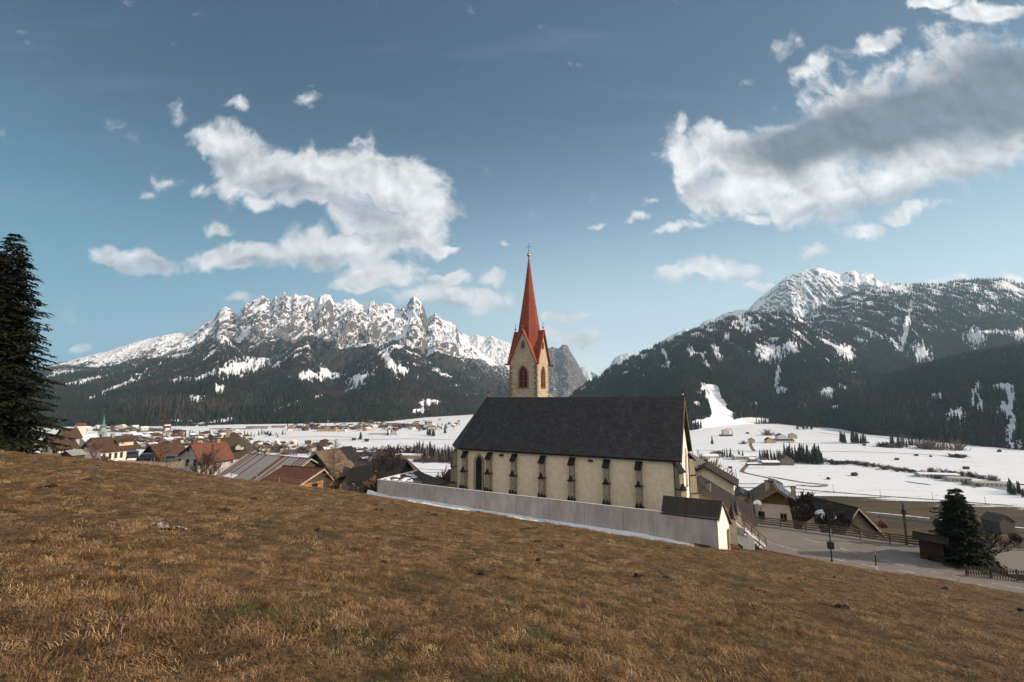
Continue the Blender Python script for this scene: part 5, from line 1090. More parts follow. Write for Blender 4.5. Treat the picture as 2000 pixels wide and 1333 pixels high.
# --- churchyard gate: two turret pillars, walls and the stairway
def pillar(u, v, Y, label):
    p = at(u, v, Y); r = empty('turret_pillar', (p[0], p[1], p[2]), -PSI, label, 'pillar', 'gate pillars of the churchyard')
    m = MB(); m.box(-.42, .42, -.42, .42, -3.6, 0); m.build('shaft', M_LCR, r); m = MB(); m.box(-.5, .5, -.5, .5, -.12, .02); m.build('cornice', M_STO, r)
    m = MB(); m.lathe([(.66, .0), (.50, .22), (.30, .75), (.12, 1.35), (.02, 1.7)], (0, 0, 0), 8, 0, R(22.5)); m.build('cap_roof', M_DRK, r)
    m = MB(); m.tube([(0, 0, 1.65), (0, 0, 2.2)], .02, 4); m.lathe([(.01, -.08), (.07, 0), (.01, .08)], (0, 0, 1.85), 8); m.build('finial', M_IRON, r)
pillar(1430, 1011, 55, 'front turret pillar with pointed dark cap at the top of the stairs'); pillar(1437.5, 1003, 59, 'rear turret pillar with pointed dark cap partly behind the front one')
st_top = at(1441, 1030, 54.5); st_bot = atz(1484, 1066, ROADZ)
stw = empty('outdoor_stairway', (0, 0, 0), 0, 'concrete stairway with dark metal handrails leading down to the road', 'stairs')
tp, bt = Vector(st_top), Vector(st_bot); d = (bt - tp); dh = Vector((d.x, d.y, 0)).normalized(); sd_ = Vector((dh.y, -dh.x, 0)); n = 9; w_ = .75
for i in range(n):
    a = tp + d * (i / n); b = tp + d * ((i + 1) / n); m = MB(); zt_ = a.z; m.hexa([(*(a.xy - sd_.xy * w_), zt_ - .75), (*(a.xy + sd_.xy * w_), zt_ - .75), (*(b.xy + sd_.xy * w_), zt_ - .75), (*(b.xy - sd_.xy * w_), zt_ - .75), (*(a.xy - sd_.xy * w_), zt_), (*(a.xy + sd_.xy * w_), zt_), (*(b.xy + sd_.xy * w_), zt_), (*(b.xy - sd_.xy * w_), zt_)])
    o = m.build('step', M_CON2, stw); fix_normals(o)
M_RAIL = mat('dark_brown_metal', (.045, .030, .022), .6, .2, 4)
for sg in (-1, 1):
    o_ = sd_ * (w_ + .02) * sg; m = MB()
    for hh_ in (1.0, .55): m.tube([tp + o_ + Vector((0, 0, hh_)), bt + o_ + Vector((0, 0, hh_))], .035, 5)
    m.tube([tp + o_ - Vector((0, 0, .3)), bt + o_ - Vector((0, 0, .2))], .07, 4)
    for f_ in (0, .33, .66, 1): p = tp + d * f_ + o_; m.tube([p - Vector((0, 0, .5)), p + Vector((0, 0, 1.02))], .045, 5)
    m.build('handrail', M_RAIL, stw)
gw = empty('gate_wing_wall', tuple(at(1446, 1045, 54.5)), -PSI, 'white stepped wing wall beside the churchyard stairway', 'wall')
m = MB(); m.extrude([(-1.0, 0, -2.2), (1.4, 0, -2.2), (1.4, 0, -.2), (-.6, 0, 1.5), (-1.0, 0, 1.6)], (0, .25, 0)); o = m.build('wall', M_WHT, gw); fix_normals(o)
m = MB(); m.extrude([(-3.2, -1.2, -2.2), (-1.6, -1.2, -2.2), (-1.6, -1.2, -.3), (-3.2, -1.2, -1.6)], (0, .25, 0)); o = m.build('wing', M_WHT, gw); fix_normals(o)
pr_ = at(1412 + 22, 1060, 51.5); m = MB(); m.tube([(-.5, 0, 0), (.5, .1, 0)], .22, 8); m.tube([(-.4, .35, .0), (.45, .4, 0)], .18, 8)
o = m.build('fallen_log', mat('reddish_wood', (.13, .05, .03), .9, .2, 6), None, False, (pr_[0], pr_[1], g1(pr_[0], pr_[1]) + .15)); tag(o, 'short reddish logs lying by the chapel corner', 'logs')

# --- fences
def post_fence(name, label, pts, zf, hgt, step, rails, m_, cat='fence', pw=.12, boards=None, bw=.1):
    r = empty(name, (pts[0][0], pts[0][1], zf(*pts[0][:2])), 0, label, cat); o0 = Vector(r.location)
    L_ = [0]; P = [Vector(p[:2]) for p in pts]
    for a, b in zip(P, P[1:]): L_.append(L_[-1] + (b - a).length)
    def pos(s):
        for i in range(len(P) - 1):
            if s <= L_[i + 1] + 1e-6 or i == len(P) - 2: t = (s - L_[i]) / (L_[i + 1] - L_[i]); q = P[i].lerp(P[i + 1], t); return Vector((q.x, q.y, zf(q.x, q.y))) - o0, (P[i + 1] - P[i]).normalized()
    n = max(1, int(L_[-1] / step)); q = [pos(L_[-1] * i / n) for i in range(n + 1)]
    for p, d in q:
        m = MB(); c, s_ = d.x, d.y; hx = pw / 2; m.hexa([(p.x + a * c - b * s_, p.y + a * s_ + b * c, p.z + z) for z in (-.5, hgt) for a, b in ((-hx, -hx), (hx, -hx), (hx, hx), (-hx, hx))]); m.build('post', m_, r)
    for (h0, h1, th_) in rails:
        m = MB()
        for (p, d), (p2, d2) in zip(q, q[1:]):
            nn = Vector((-d.y, d.x)) * (pw / 2 + .02); k = [p.xy - nn, p2.xy - nn, p2.xy - nn * (1 + th_ * 12), p.xy - nn * (1 + th_ * 12)]; zz_ = [p.z, p2.z, p2.z, p.z]
            m.hexa([(k[i].x, k[i].y, zz_[i] + h0) for i in range(4)] + [(k[i].x, k[i].y, zz_[i] + h1) for i in range(4)])
        o = m.build('rail', m_, r); fix_normals(o)
    if boards:
        m = MB(); nb = int(L_[-1] / boards); rr2 = random.Random(4)
        for i in range(nb):
            p, d = pos((i + .5) * L_[-1] / nb); nn = Vector((-d.y, d.x)) * (pw / 2 + .07); b0 = p.xy - nn; e_ = d * bw / 2; t_ = Vector((-d.y, d.x)) * .02; ht_ = hgt * rr2.uniform(.96, 1.03)
            k = [b0 - e_ - t_, b0 + e_ - t_, b0 + e_ + t_, b0 - e_ + t_]; m.hexa([(a.x, a.y, p.z + .06) for a in k] + [(a.x, a.y, p.z + ht_) for a in k])
        o = m.build('pickets', m_, r)
    return r
M_FEN = mat('weathered_fence_wood', (.105, .080, .060), .9, .25, 3); M_FEG = mat('silver_grey_fence_wood', (.22, .18, .14), .9, .2, 3)
fz = lambda x, y: ROADZ + .05
post_fence('road_fence', 'weathered timber rail fence along the far side of the road', fence_pts, fz, 1.15, 2.6, ((.22, .38, .05), (.5, .66, .05), (.78, .92, .05), (1.02, 1.16, .06)), M_FEN)
post_fence('board_fence', 'grey vertical board fence at the top edge of the meadow', [tuple(at(u, v, Y)[:2]) for u, v, Y in ((185, 905, 62), (255, 906, 66), (325, 912, 69), (358, 909, 72))], lambda x, y: -8.3 + (x + 45) * .02 - .10 * (y - 60) if False else float(np.interp(x, [-58, -55, -50.5, -49], [-8.7, -9.4, -10.5, -10.7])), 1.15, 2.5, ((.3, .42, .03), (.85, .97, .03)), M_FEG, boards=.17, bw=.15)
pk = [tuple(atz(u, v, ROADZ)[:2]) for u, v in ((1888, 1126), (1940, 1131), (2010, 1138), (2100, 1150))]
post_fence('picket_fence', 'dark picket fence at the roadside in front of the corrugated shed', pk, fz, 1.05, 1.9, ((.3, .38, .03), (.8, .88, .03)), M_FEN, boards=.2, bw=.09)
mw = [edge_l[i] for i in range(3, 8)]
post_fence('wire_fence', 'low wire fence on thin stakes along the upper meadow edge', [(p[0] * 1.01, p[1] * 1.01) for p in mw], lambda x, y: float(meadow_z(np.array([x]), np.array([y]))[0]) + .1, .8, 2.7, ((.45, .47, .01), (.72, .74, .01)), M_FEG, pw=.07)

# --- lamps and poles
M_GRN = mat('dark_green_metal', (.015, .035, .030), .4, .1, 4, metal=.3)
def lamp(u, v, z, h_, side, label, box=True):
    p = atz(u, v, z); r = empty('street_lamp', (p[0], p[1], z), 0, label, 'street lamp')
    m = MB(); m.lathe([(.11, 0), (.11, .5), (.07, .6), (.055, h_)], (0, 0, -.3), 10); m.build('pole', M_GRN, r)
    m = MB(); m.tube([(0, 0, h_ - .55), (side * .18, 0, h_ - .1), (side * .45, 0, h_ - .02), (side * .55, 0, h_ - .18)], .025, 6); m.build('bracket', M_GRN, r)
    m = MB(); m.lathe([(.05, .0), (.12, -.08), (.14, -.30), (.30, -.42), (.33, -.52), (.28, -.53)], (side * .55, 0, h_ - .12), 14); hd = m.build('lamp_head', M_IRON, r); m = MB(); m.lathe([(.02, -.58), (.16, -.56), (.2, -.5)], (side * .55, 0, h_ - .12), 12); m.build('lamp_glass', M_FRW, hd)
    if box:
        m = MB(); m.box(-.26, .26, -.2, .2, 1.35, 2.0); m.box(-.29, .29, -.23, .23, 2.0, 2.05); m.build('litter_bin', M_IRON, r)
lamp(1625, 1098, ROADZ, 5.3, 1, 'tall dark street lamp with a litter bin at the meadow edge')
lamp(1474, 1020, ROADZ, 4.2, -1, 'green street lamp standing by the traffic mirror at the road bend', False)
p = atz(1488, 1024, ROADZ); r = empty('traffic_mirror', (p[0], p[1], ROADZ), 0, 'round traffic mirror on a thin post at the road bend', 'mirror')
m = MB(); m.tube([(0, 0, -.2), (0, 0, 2.6)], .04, 8); m.build('post', M_IRON, r)
m = MB(); m.lathe([(.52, 0), (.55, .04), (.5, .09), (.02, .10)], (0, 0, 0), 24); o = m.build('mirror_frame', mat('faded_red_rim', (.45, .25, .2), .5, .1, 5), r); o.rotation_euler = (R(78), 0, R(-25)); o.location = (-.45, 0, 2.75)
m = MB(); m.lathe([(.46, .0), (.3, .05), (.02, .07)], (0, 0, .1), 24); o2 = m.build('mirror_face', mat('mirror_face', (.6, .58, .55), .15, .05, 2, metal=.8), o)
p = atz(1712, 1114, ROADZ); r = empty('snow_pole', (p[0], p[1], ROADZ), 0, 'thin snow marker pole with orange top and white foot beside the road', 'marker pole')
for (z0, z1, mm, nm) in ((-.2, .42, M_WHT, 'foot'), (.42, 1.45, M_IRON, 'shaft'), (1.45, 2.1, mat('orange_paint', (.50, .20, .03), .6, .1, 5), 'tip')): m = MB(); m.lathe([(.055, z0), (.05, z1)], (0, 0, 0), 8); m.build(nm, mm, r)
p = atz(1772, 1066, ROADZ); r = empty('telegraph_pole', (p[0], p[1], ROADZ), 0, 'dark wooden telegraph pole standing at the road fence', 'pole')
m = MB(); m.lathe([(.15, -.5), (.14, 2.5), (.11, 4.9)], (0, 0, 0), 10); m.build('pole', M_FEN, r); m = MB(); m.box(-.12, .12, -.2, .2, 3.6, 4.1); m.build('junction_box', M_IRON, r)
m = MB(); m.tube([(-.2, 0, 4.5), (.2, 0, 4.5)], .04, 5); m.build('crossbar', M_IRON, r)

# --- parked cars behind the board fence
def car(u, v, Y, rot, paint, label):
    p = at(u, v, Y); r = empty('parked_car', tuple(p), R(rot), label, 'car', 'cars parked behind the board fence')
    m = MB(); prof = [(-2.1, .35), (-2.15, .75), (-1.95, .95), (-1.35, 1.02), (-.75, 1.45), (.9, 1.48), (1.6, 1.0), (2.1, .9), (2.15, .4)]
    m.extrude([(a, -.85, b) for a, b in prof], (0, 1.7, 0)); b_ = m.build('body', mat(paint[0], paint[1], .3, .05, 2, spec=.6), r); fix_normals(b_)
    for sg in (-1, 1):
        y = sg * .86; m = MB(); m.extrude([(-1.15, y, 1.02), (1.35, y, 1.02), (.82, y, 1.4), (-.7, y, 1.38)], (0, sg * .012, 0)); o = m.build('side_window', M_WIN, r); fix_normals(o)
    m = MB(); m.slab([(-1.36, -.7, 1.05), (-.78, -.66, 1.44), (-.78, .66, 1.44), (-1.36, .7, 1.05)][::-1], -.02); m.build('windscreen', M_WIN, r)
    for a in (-1.3, 1.3):
        for sg in (-1, 1):
            m = MB(); m.lathe([(.31, -.1), (.33, 0), (.31, .1)], (0, 0, 0), 14); o = m.build('wheel', M_IRON, r); o.rotation_euler = (math.pi / 2, 0, 0); o.location = (a, sg * .8, .32)
            m = MB(); m.lathe([(.2, -.11), (.2, .11)], (0, 0, 0), 10); m.build('rim', M_ALU, o)
    return r
car(258, 897, 88, 128, ('dark_blue_paint', (.03, .045, .07)), 'dark blue car parked behind the left end of the board fence')
car(286, 902, 86, 120, ('black_paint', (.015, .016, .018)), 'black estate car parked right of the dark blue car')
car(334, 905, 90, 118, ('grey_paint', (.07, .075, .08)), 'grey car standing behind the tall bare larch')
# --- thing lying in the grass
p = hitP(325, 1038); zg = float(meadow_z(np.array([p[0]]), np.array([p[1]]))[0]); N1, N2 = 40, 16; V = []
for i in range(N1):
    for j in range(N2):
        a, b = i / (N1 - 1), j / (N2 - 1); x = (a - .5) * .85 + .04 * math.sin(b * 9 + a * 7); y = (b - .5) * (.12 + .24 * math.sin(math.pi * a) ** .7) + .06 * math.sin(a * 8) - .12 * (a - .4)
        X_, Y_ = p[0] + x, p[1] + y; V.append((X_, Y_, float(meadow_z(np.array([X_]), np.array([Y_]))[0]) + .035 + .045 * abs(math.sin(a * 24 + b * 5)) * abs(math.sin(b * 11 + a * 9)) + .03 * math.sin(a * 9)))
def cloth():
    m = bpy.data.materials.new('mottled_cloth'); m.use_nodes = True; t = NT(m.node_tree); b = t.n['Principled BSDF']; o = t.new('ShaderNodeNewGeometry').outputs['Position']
    c = t.mix(t.step(t.noise(o, 24, 4, .7), .45, .55), (.10, .075, .10), (.42, .37, .38)); c = t.mix(t.step(t.noise(o, 17, 2), .6, .65), c, (.02, .018, .022)); t.l.new(c, b.inputs['Base Color']); return m
o = fast_mesh('discarded_cloth', np.array(V), grid_faces(N1, N2), [cloth()]); tag(o, 'crumpled mottled grey and mauve cloth lying in the dry grass', 'cloth')

# ------------------------------------------------------------------ trees built in full
def leaf_mat(name, c1, c2, c3=None):
    m = bpy.data.materials.new(name); m.use_nodes = True; t = NT(m.node_tree); b = t.n['Principled BSDF']; b.inputs['Roughness'].default_value = .75; b.inputs['Specular IOR Level'].default_value = .2
    g = t.new('ShaderNodeNewGeometry').outputs['Position']; c = t.mix(t.step(t.noise(g, 1.1, 5, .7), .35, .65), c1, c2)
    if c3: c = t.mix(t.math('MULTIPLY', t.step(t.noise(g, .6, 4, .7), .55, .68), .8), c, c3)
    t.l.new(c, b.inputs['Base Color']); return m
def big_conifer(name, label, x, y, z, H, R0, m_leaf, seed, whorl=.42, nb=7, p=.8, tops=1, leafs=.34, start=.03, droop=.22, lw=.09, rag=.6):
    r = np.random.default_rng(seed); root = empty(name, (x, y, z), 0, label, 'tree')
    Vl = []; limb = MB()
    m = MB()
    for k in range(tops):
        ox, oy = (0, 0) if k == 0 else (r.uniform(-.35, .35) * R0, r.uniform(-.35, .35) * R0); Hk = H if k == 0 else H * r.uniform(.72, .9)
        m.tube([(ox * .2, oy * .2, -.6), (ox * .6, oy * .6, Hk * .4), (ox, oy, Hk * .99)], [H * .014, H * .010, .02], 8)
        h = Hk * start
        while h < Hk * .99:
            f = h / Hk; Rm = R0 * (1 - f) ** p * (.55 + .45 * min(1, f / .12)) * (1 if k == 0 else .6) + .12; n = nb if f < .9 else 4; a0 = r.uniform(0, 6.28)
            for i in range(n):
                a = a0 + 6.283 * i / n + r.normal(0, .25); L = Rm * r.uniform(rag, 1.18); c, s = math.cos(a), math.sin(a); up = r.uniform(-.05, .25) * (.3 + f)
                hb = h + r.uniform(-.2, .2); q = lambda t: (ox * (.4 + .6 * f) + c * L * t, oy * (.4 + .6 * f) + s * L * t, hb + L * (up * t - droop * 1.9 * t * t + .16 * t ** 3))
                limb.tube([q(0), q(.5), q(.96)], [.018 + .008 * L, .014 + .004 * L, .008], 3, cap=False)
                ns = max(4, int(L / .26))
                for j in range(ns):
                    t = (j + .7) / ns
                    if t < .18: continue
                    px_, py_, pz_ = q(t); tl = (.22 + .32 * L * (1 - t) ** .8) * r.uniform(.6, 1.2)
                    for sd in (-1, 1):
                        ta = a + sd * r.uniform(.7, 1.2); tc, ts = math.cos(ta), math.sin(ta); nl = max(2, int(tl / .17))
                        for w_ in range(nl):
                            e = (w_ + .5) / nl; bx, by, bz = px_ + tc * tl * e, py_ + ts * tl * e, pz_ - tl * e * (.30 + .3 * r.random())
                            la = ta + r.normal(0, .5); ll = leafs * r.uniform(.7, 1.25); dz = -r.uniform(.05, .6) * ll; wx_ = -math.sin(la) * lw; wy_ = math.cos(la) * lw; wz = r.uniform(-.05, .05)
                            ex_, ey_ = math.cos(la) * ll, math.sin(la) * ll
                            Vl.append(((bx - wx_, by - wy_, bz - wz), (bx + wx_, by + wy_, bz + wz), (bx + ex_ + wx_ * .5, by + ey_ + wy_ * .5, bz + dz + wz), (bx + ex_ - wx_ * .5, by + ey_ - wy_ * .5, bz + dz)))
            h += whorl * r.uniform(.75, 1.25) * (1.15 - .5 * f)
    m.build('trunk', M_BARK, root, True); limb.build('limbs', M_BARK, root)
    A = np.array(Vl, np.float32).reshape(-1, 3); o = fast_mesh('crown', A, np.arange(len(A)).reshape(-1, 4), [m_leaf], smooth=False); o.parent = root; return root
p = at(30, 455, 47.0); big_conifer('spruce_tree', 'huge dark spruce towering at the left edge of the meadow', p[0], p[1], -6.2, p[2] + 6.2, 6.3, leaf_mat('spruce_leaf', (.008, .013, .006), (.020, .025, .010), (.038, .034, .014)), 3, whorl=.33, nb=9, leafs=.40, lw=.09, p=.72, tops=2, rag=.45)
p = at(-38, 560, 50.0); big_conifer('spruce_tree', 'shorter spruce cut by the left frame edge behind the huge one', p[0], p[1], -6.2, p[2] + 6.2, 5.2, leaf_mat('spruce_leaf_b', (.008, .013, .006), (.020, .025, .010)), 4, whorl=.40, nb=8, leafs=.42, lw=.10, p=.6)
p = at(1864, 953, 51.0); big_conifer('pine_tree', 'dense dark pine with several tops beside the road on the right', p[0], p[1], ROADZ - 1.2, p[2] - ROADZ + 1.2, 2.9, leaf_mat('pine_leaf', (.006, .010, .005), (.016, .021, .009), (.032, .030, .012)), 5, whorl=.26, nb=9, p=.72, tops=5, leafs=.34, start=.04, droop=.08, lw=.10)
p = at(1832, 985, 56.0); big_conifer('pine_tree', 'small sparse pine leaning at the left side of the dense pine', p[0], p[1], ROADZ - 1.2, p[2] - ROADZ + 1.2, .9, leaf_mat('pine_leaf_b', (.010, .017, .008), (.026, .034, .014)), 15, whorl=.7, nb=4, p=.4, leafs=.28, start=.4, droop=.05)

def bare_tree(name, label, x, y, z, H, spread, seed, m_, depth=5, trunk=.30, thin=1.0, up=.5, nfork=3, cat='tree', group=None):
    r = random.Random(seed); root = empty(name, (x, y, z), 0, label, cat, group); tr = MB(); tw = MB()
    def grow(p, d, L, rad, lev):
        q = [p]; n = 3; dd = d.copy()
        for i in range(n):
            dd = (dd + Vector((r.gauss(0, .13), r.gauss(0, .13), r.gauss(.03, .08) + up * .06))).normalized(); q.append(q[-1] + dd * L / n)
        rads = [rad * (1 - .38 * i / n) for i in range(n + 1)]
        (tr if lev <= 1 else tw).tube(q, [max(k, .006 * thin) for k in rads], 6 if lev == 0 else (4 if lev < 3 else 3), cap=False)
        if lev >= depth: return
        k = nfork + (r.random() < .5) + (2 if lev == 0 else 0)
        for i in range(k):
            t = r.uniform(.35, 1.0) if i else 1.0; j = min(n, int(t * n)); b = q[j] if t >= 1 else q[int(t * n)].lerp(q[min(n, int(t * n) + 1)], t * n - int(t * n))
            a = r.uniform(0, 6.283); s_ = spread * r.uniform(.5, 1.1) * (.35 if i == 0 and lev < 2 else 1)
            side = Vector((math.cos(a), math.sin(a), 0)); nd = (dd + side * s_ + Vector((0, 0, up * .25))).normalized()
            grow(b, nd, L * r.uniform(.58, .82), rad * (.62 if i else .72), lev + 1)
    grow(Vector((0, 0, -.4)), Vector((0, 0, 1)), H * trunk, H * .016, 0)
    zmax = max(v[2] for v in tw.v + tr.v); s_ = H / zmax
    for mb in (tr, tw): mb.v = [(a * s_, b * s_, c * s_) for a, b, c in mb.v]
    tr.build('trunk', m_, root, True); tw.build('crown', m_, root); return root
def tall_larch(name, label, x, y, z, H, R0, seed, m_, n=60, group=None):
    """straight bare conifer: short side branches with hanging twigs all the way up"""
    r = random.Random(seed); root = empty(name, (x, y, z), 0, label, 'tree', group); m = MB(); m.tube([(0, 0, -.5), (0, 0, H * .5), (0, 0, H)], [H * .013, H * .008, .02], 7); m.build('trunk', m_, root, True); m = MB()
    for i in range(n):
        f = .18 + .81 * i / n; L = R0 * (1 - f) ** .6 * r.uniform(.5, 1.1) + .15; a = r.uniform(0, 6.28); c, s_ = math.cos(a), math.sin(a); h = H * f
        m.tube([(0, 0, h), (c * L * .5, s_ * L * .5, h + L * .12), (c * L, s_ * L, h + L * .28)], [.035, .02, .008], 3, cap=False)
        for k in range(9):
            t = r.uniform(.2, 1); l = L * .4 * r.uniform(.3, 1); aa_ = a + r.choice((-1, 1)) * r.uniform(.4, 1.3); b = Vector((c * L * t, s_ * L * t, h + L * .28 * t)); m.tube([b, b + Vector((math.cos(aa_) * l, math.sin(aa_) * l, r.uniform(-.3, .4) * l))], [.016, .006], 3, cap=False)
    m.build('crown', m_, root); return root
M_TWG = mat('bare_twigs', (.105, .072, .055), .9, .2, 2); M_TWD = mat('dark_bare_twigs', (.050, .038, .032), .9, .2, 2); M_TWR = mat('reddish_twigs', (.16, .085, .055), .9, .2, 2); M_TWP = mat('pinkish_twigs', (.17, .115, .10), .9, .2, 2)
def gz1(p): return g1(p[0], p[1])
def place(fn, name, label, u, vtop, Y, *a, zb=None, **k):
    p = at(u, vtop, Y); z = gz1(p) if zb is None else zb; return fn(name, label, p[0], p[1], z, p[2] - z, *a, **k)
place(tall_larch, 'bare_larch', 'tall bare reddish larch standing between the dark roofs on the left', 322, 806, 92, 4.2, 2, M_TWR, n=150)
place(bare_tree, 'bare_tree', 'bushy bare tree in front of the red roofed house', 412, 866, 72, .75, 12, M_TWG, depth=5, trunk=.22, nfork=3, thin=1.8)
place(tall_larch, 'bare_larch', 'slender bare tree with pale trunk in front of the big barn', 655, 858, 71, 3.0, 6, M_TWG, n=120)
place(bare_tree, 'bare_tree', 'thin bare tree above the dark stable roof', 748, 868, 78, .55, 21, M_TWG, depth=5, trunk=.25, thin=1.5)
place(bare_tree, 'bare_tree', 'bare tree whose branches cross the gabled barn', 775, 878, 80, .6, 22, M_TWG, depth=5, trunk=.25, thin=1.5)
place(bare_tree, 'bare_tree', 'small leafless tree between the side hut and the canopy roof', 858, 905, 86, .5, 23, M_TWG, depth=5, trunk=.25, thin=1.3)
place(bare_tree, 'bare_bush', 'reddish brown bush against the left end of the concrete wall', 722, 928, 72, .9, 24, M_TWR, depth=4, trunk=.12, thin=2, nfork=5, cat='bush')
place(bare_tree, 'bare_bush', 'dark tangled bush at the corner of the field shed', 605, 925, 68, .9, 25, M_TWD, depth=4, trunk=.12, thin=2, nfork=5, cat='bush')
place(bare_tree, 'bare_tree', 'pinkish bare tree in front of the dormer house', 186, 856, 118, .7, 26, M_TWP, depth=5, trunk=.25, thin=2.2)
place(bare_tree, 'bare_bush', 'brown hedge bush left of the parked cars', 215, 890, 76, .9, 27, M_TWG, depth=4, trunk=.12, thin=2.4, nfork=5, cat='bush')
place(bare_tree, 'bare_bush', 'brown bush behind the board fence near the larch foot', 302, 898, 74, .9, 28, M_TWG, depth=4, trunk=.12, thin=2.4, nfork=5, cat='bush')
place(bare_tree, 'bare_tree', 'wide dark leafless tree left of centre in front of the solar house', 1548, 960, 73, .6, 31, M_TWD, depth=5, trunk=.08, thin=1.1, nfork=3, zb=-19)
place(bare_tree, 'bare_tree', 'wide dark leafless tree beside the solar panels, the right one of two', 1600, 972, 72, .6, 32, M_TWD, depth=5, trunk=.08, thin=1.1, nfork=3, zb=-19)
place(bare_tree, 'bare_bush', 'thin bare shrub in front of the snowy barn roof', 1646, 992, 70, .7, 33, M_TWD, depth=4, trunk=.2, thin=1.5, nfork=4, zb=-19, cat='bush')
place(bare_tree, 'bare_bush', 'low reddish shrub behind the road fence under the brown field', 1720, 1032, 68, .9, 34, M_TWR, depth=4, trunk=.15, thin=1.5, nfork=4, zb=-19, cat='bush')
place(bare_tree, 'bare_tree', 'spreading bare tree between the dense pine and the picket fence', 1932, 1022, 55, .8, 35, M_TWD, depth=5, trunk=.25, thin=1.3, zb=ROADZ - .5)
place(bare_tree, 'bare_tree', 'leafless tree at the right frame edge over the corrugated shed', 1990, 1042, 62, .8, 36, M_TWD, depth=5, trunk=.25, thin=1.3, zb=ROADZ - 1)
place(bare_tree, 'bare_tree', 'orange brown bare tree behind the guesthouse roof', 1372, 878, 115, .7, 37, M_TWR, depth=5, trunk=.25, thin=3)

# ------------------------------------------------------------------ valley: copied trees
def proto_tree(name, parts):
    r = bpy.data.objects.new(name, None)
    for p_ in parts: p_.parent = r
    return r
PROTO = {}
def mk_conifer_proto(key, mats, **k):
    o = conifer('crown', [mats[0]], trunk=False, **k); t = MB(); t.tube([(0, 0, -.06), (0, 0, .5), (0, 0, .97)], [.022, .014, .003], 5, 0, False); me = bpy.data.meshes.new('trunk'); me.from_pydata(t.v, [], t.f); me.materials.append(M_BARK)
    PROTO[key] = [(o.name.split('.')[0], o.data), ('trunk', me)]; bpy.data.objects.remove(o)
M_SPV = leaf_mat('valley_spruce', (.012, .019, .012), (.026, .034, .020)); M_LRV = leaf_mat('valley_larch', (.085, .060, .045), (.13, .092, .070))
for i in range(4): mk_conifer_proto('spruce%d' % i, [M_SPV], tiers=12, sides=7, rad=(.15, .18, .13, .22)[i], seed=20 + i)
for i in range(2): mk_conifer_proto('larch%d' % i, [M_LRV], tiers=14, sides=4, rad=(.14, .18)[i], seed=30 + i)
def mk_bare_proto(key, m_, seed, spread=.8, depth=4, thin=14):
    o = bare_tree('proto', '', 0, 0, 0, 1.0, spread, seed, m_, depth=depth, trunk=.2, thin=.35, nfork=4); PROTO[key] = [(c.name.split('.')[0], c.data) for c in o.children]
    for c in list(o.children): bpy.data.objects.remove(c)
    bpy.data.objects.remove(o)
for i in range(3): mk_bare_proto('bare%d' % i, (M_TWG, M_TWP, M_TWD)[i], 60 + i)
def tree_at(key, u, v, hpx, label, group, z=None, name=None, w_=1.0):
    z0 = VALZ if z is None else z; p = atz(u, v, z0); zz_ = g1(p[0], p[1]) if z is None else z0; h_ = hpx * p[1] / F_PX
    r = empty(name or ('spruce_tree' if key.startswith('spruce') else 'larch_tree' if key.startswith('larch') else 'bare_tree'), (p[0], p[1], zz_ - .2), random.random() * 6.28, label, 'tree', group); r.scale = (h_ * w_, h_ * w_, h_)
    for nm, me in PROTO[key]: o = bpy.data.objects.new(nm, me); COL.objects.link(o); o.parent = r
    return r
rt = random.Random(77)
def row(keys, pts, n, hp, label, group, jit=(4, 1.5), w_=1.0, z=None):
    us = [a for a, b in pts]; vs_ = [b for a, b in pts]
    for i in range(n):
        u = us[0] + (us[-1] - us[0]) * (i + rt.uniform(.1, .9)) / n; v = float(np.interp(u, us, vs_)) + rt.uniform(-jit[1], jit[1]); k = rt.choice(keys); hh_ = rt.uniform(*hp); f_ = (u - us[0]) / max(1, us[-1] - us[0]); kd = 'spruce' if k[0] == 's' else 'larch' if k[0] == 'l' else 'bare'
        sz = ('low', 'mid-sized', 'tall')[min(2, int(3 * (hh_ - hp[0]) / (hp[1] - hp[0] + 1e-6)))]; lb = sz + ' ' + (kd + ' ' if kd not in label else '') + label
        if n > 7: lb += ', %s part' % ('left', 'middle', 'right')[min(2, int(f_ * 3))]
        if len(lb.split()) > 16: lb = lb.split(' ', 1)[1]
        if len(lb.split()) > 16: lb = lb.rsplit(',', 1)[0]
        tree_at(k, u, v, hh_, lb, group, w_=w_, z=z)
SP = ['spruce0', 'spruce1', 'spruce2']
row(SP + ['larch0'], [(806, 891), (900, 900)], 46, (20, 31), 'in the dense tree belt just left of the church apse', 'trees in the belt left of the church', (4, 5))
row(['larch0', 'larch1'], [(806, 897), (900, 902)], 12, (16, 26), 'brownish bare larch in the tree belt left of the church', 'larches in the belt left of the church', (4, 4))
row(['bare0', 'bare1'], [(810, 902), (896, 905)], 22, (7, 12), 'pale leafless bush along the front of the tree belt', 'bushes in front of the tree belt', (3, 1), 1.3)
row(['larch0', 'larch1', 'bare2'], [(755, 890), (806, 893)], 12, (18, 30), 'reddish leafless tree at the left end of the tree belt', 'leafless trees at the left end of the belt')
row(SP, [(1410, 893), (1456, 898)], 11, (11, 20), 'small spruce in the short row left of the farm sheds', 'spruces left of the farm sheds')
row(SP + ['larch0'], [(1484, 898), (1532, 903)], 15, (16, 24), 'spruce in the left half of the dark row on the snowy plain', 'spruces in the dark row, left half')
row(SP, [(1532, 902), (1608, 908)], 26, (24, 40), 'tall spruce in the right half of the dark row on the snowy plain', 'spruces in the dark row, right half')
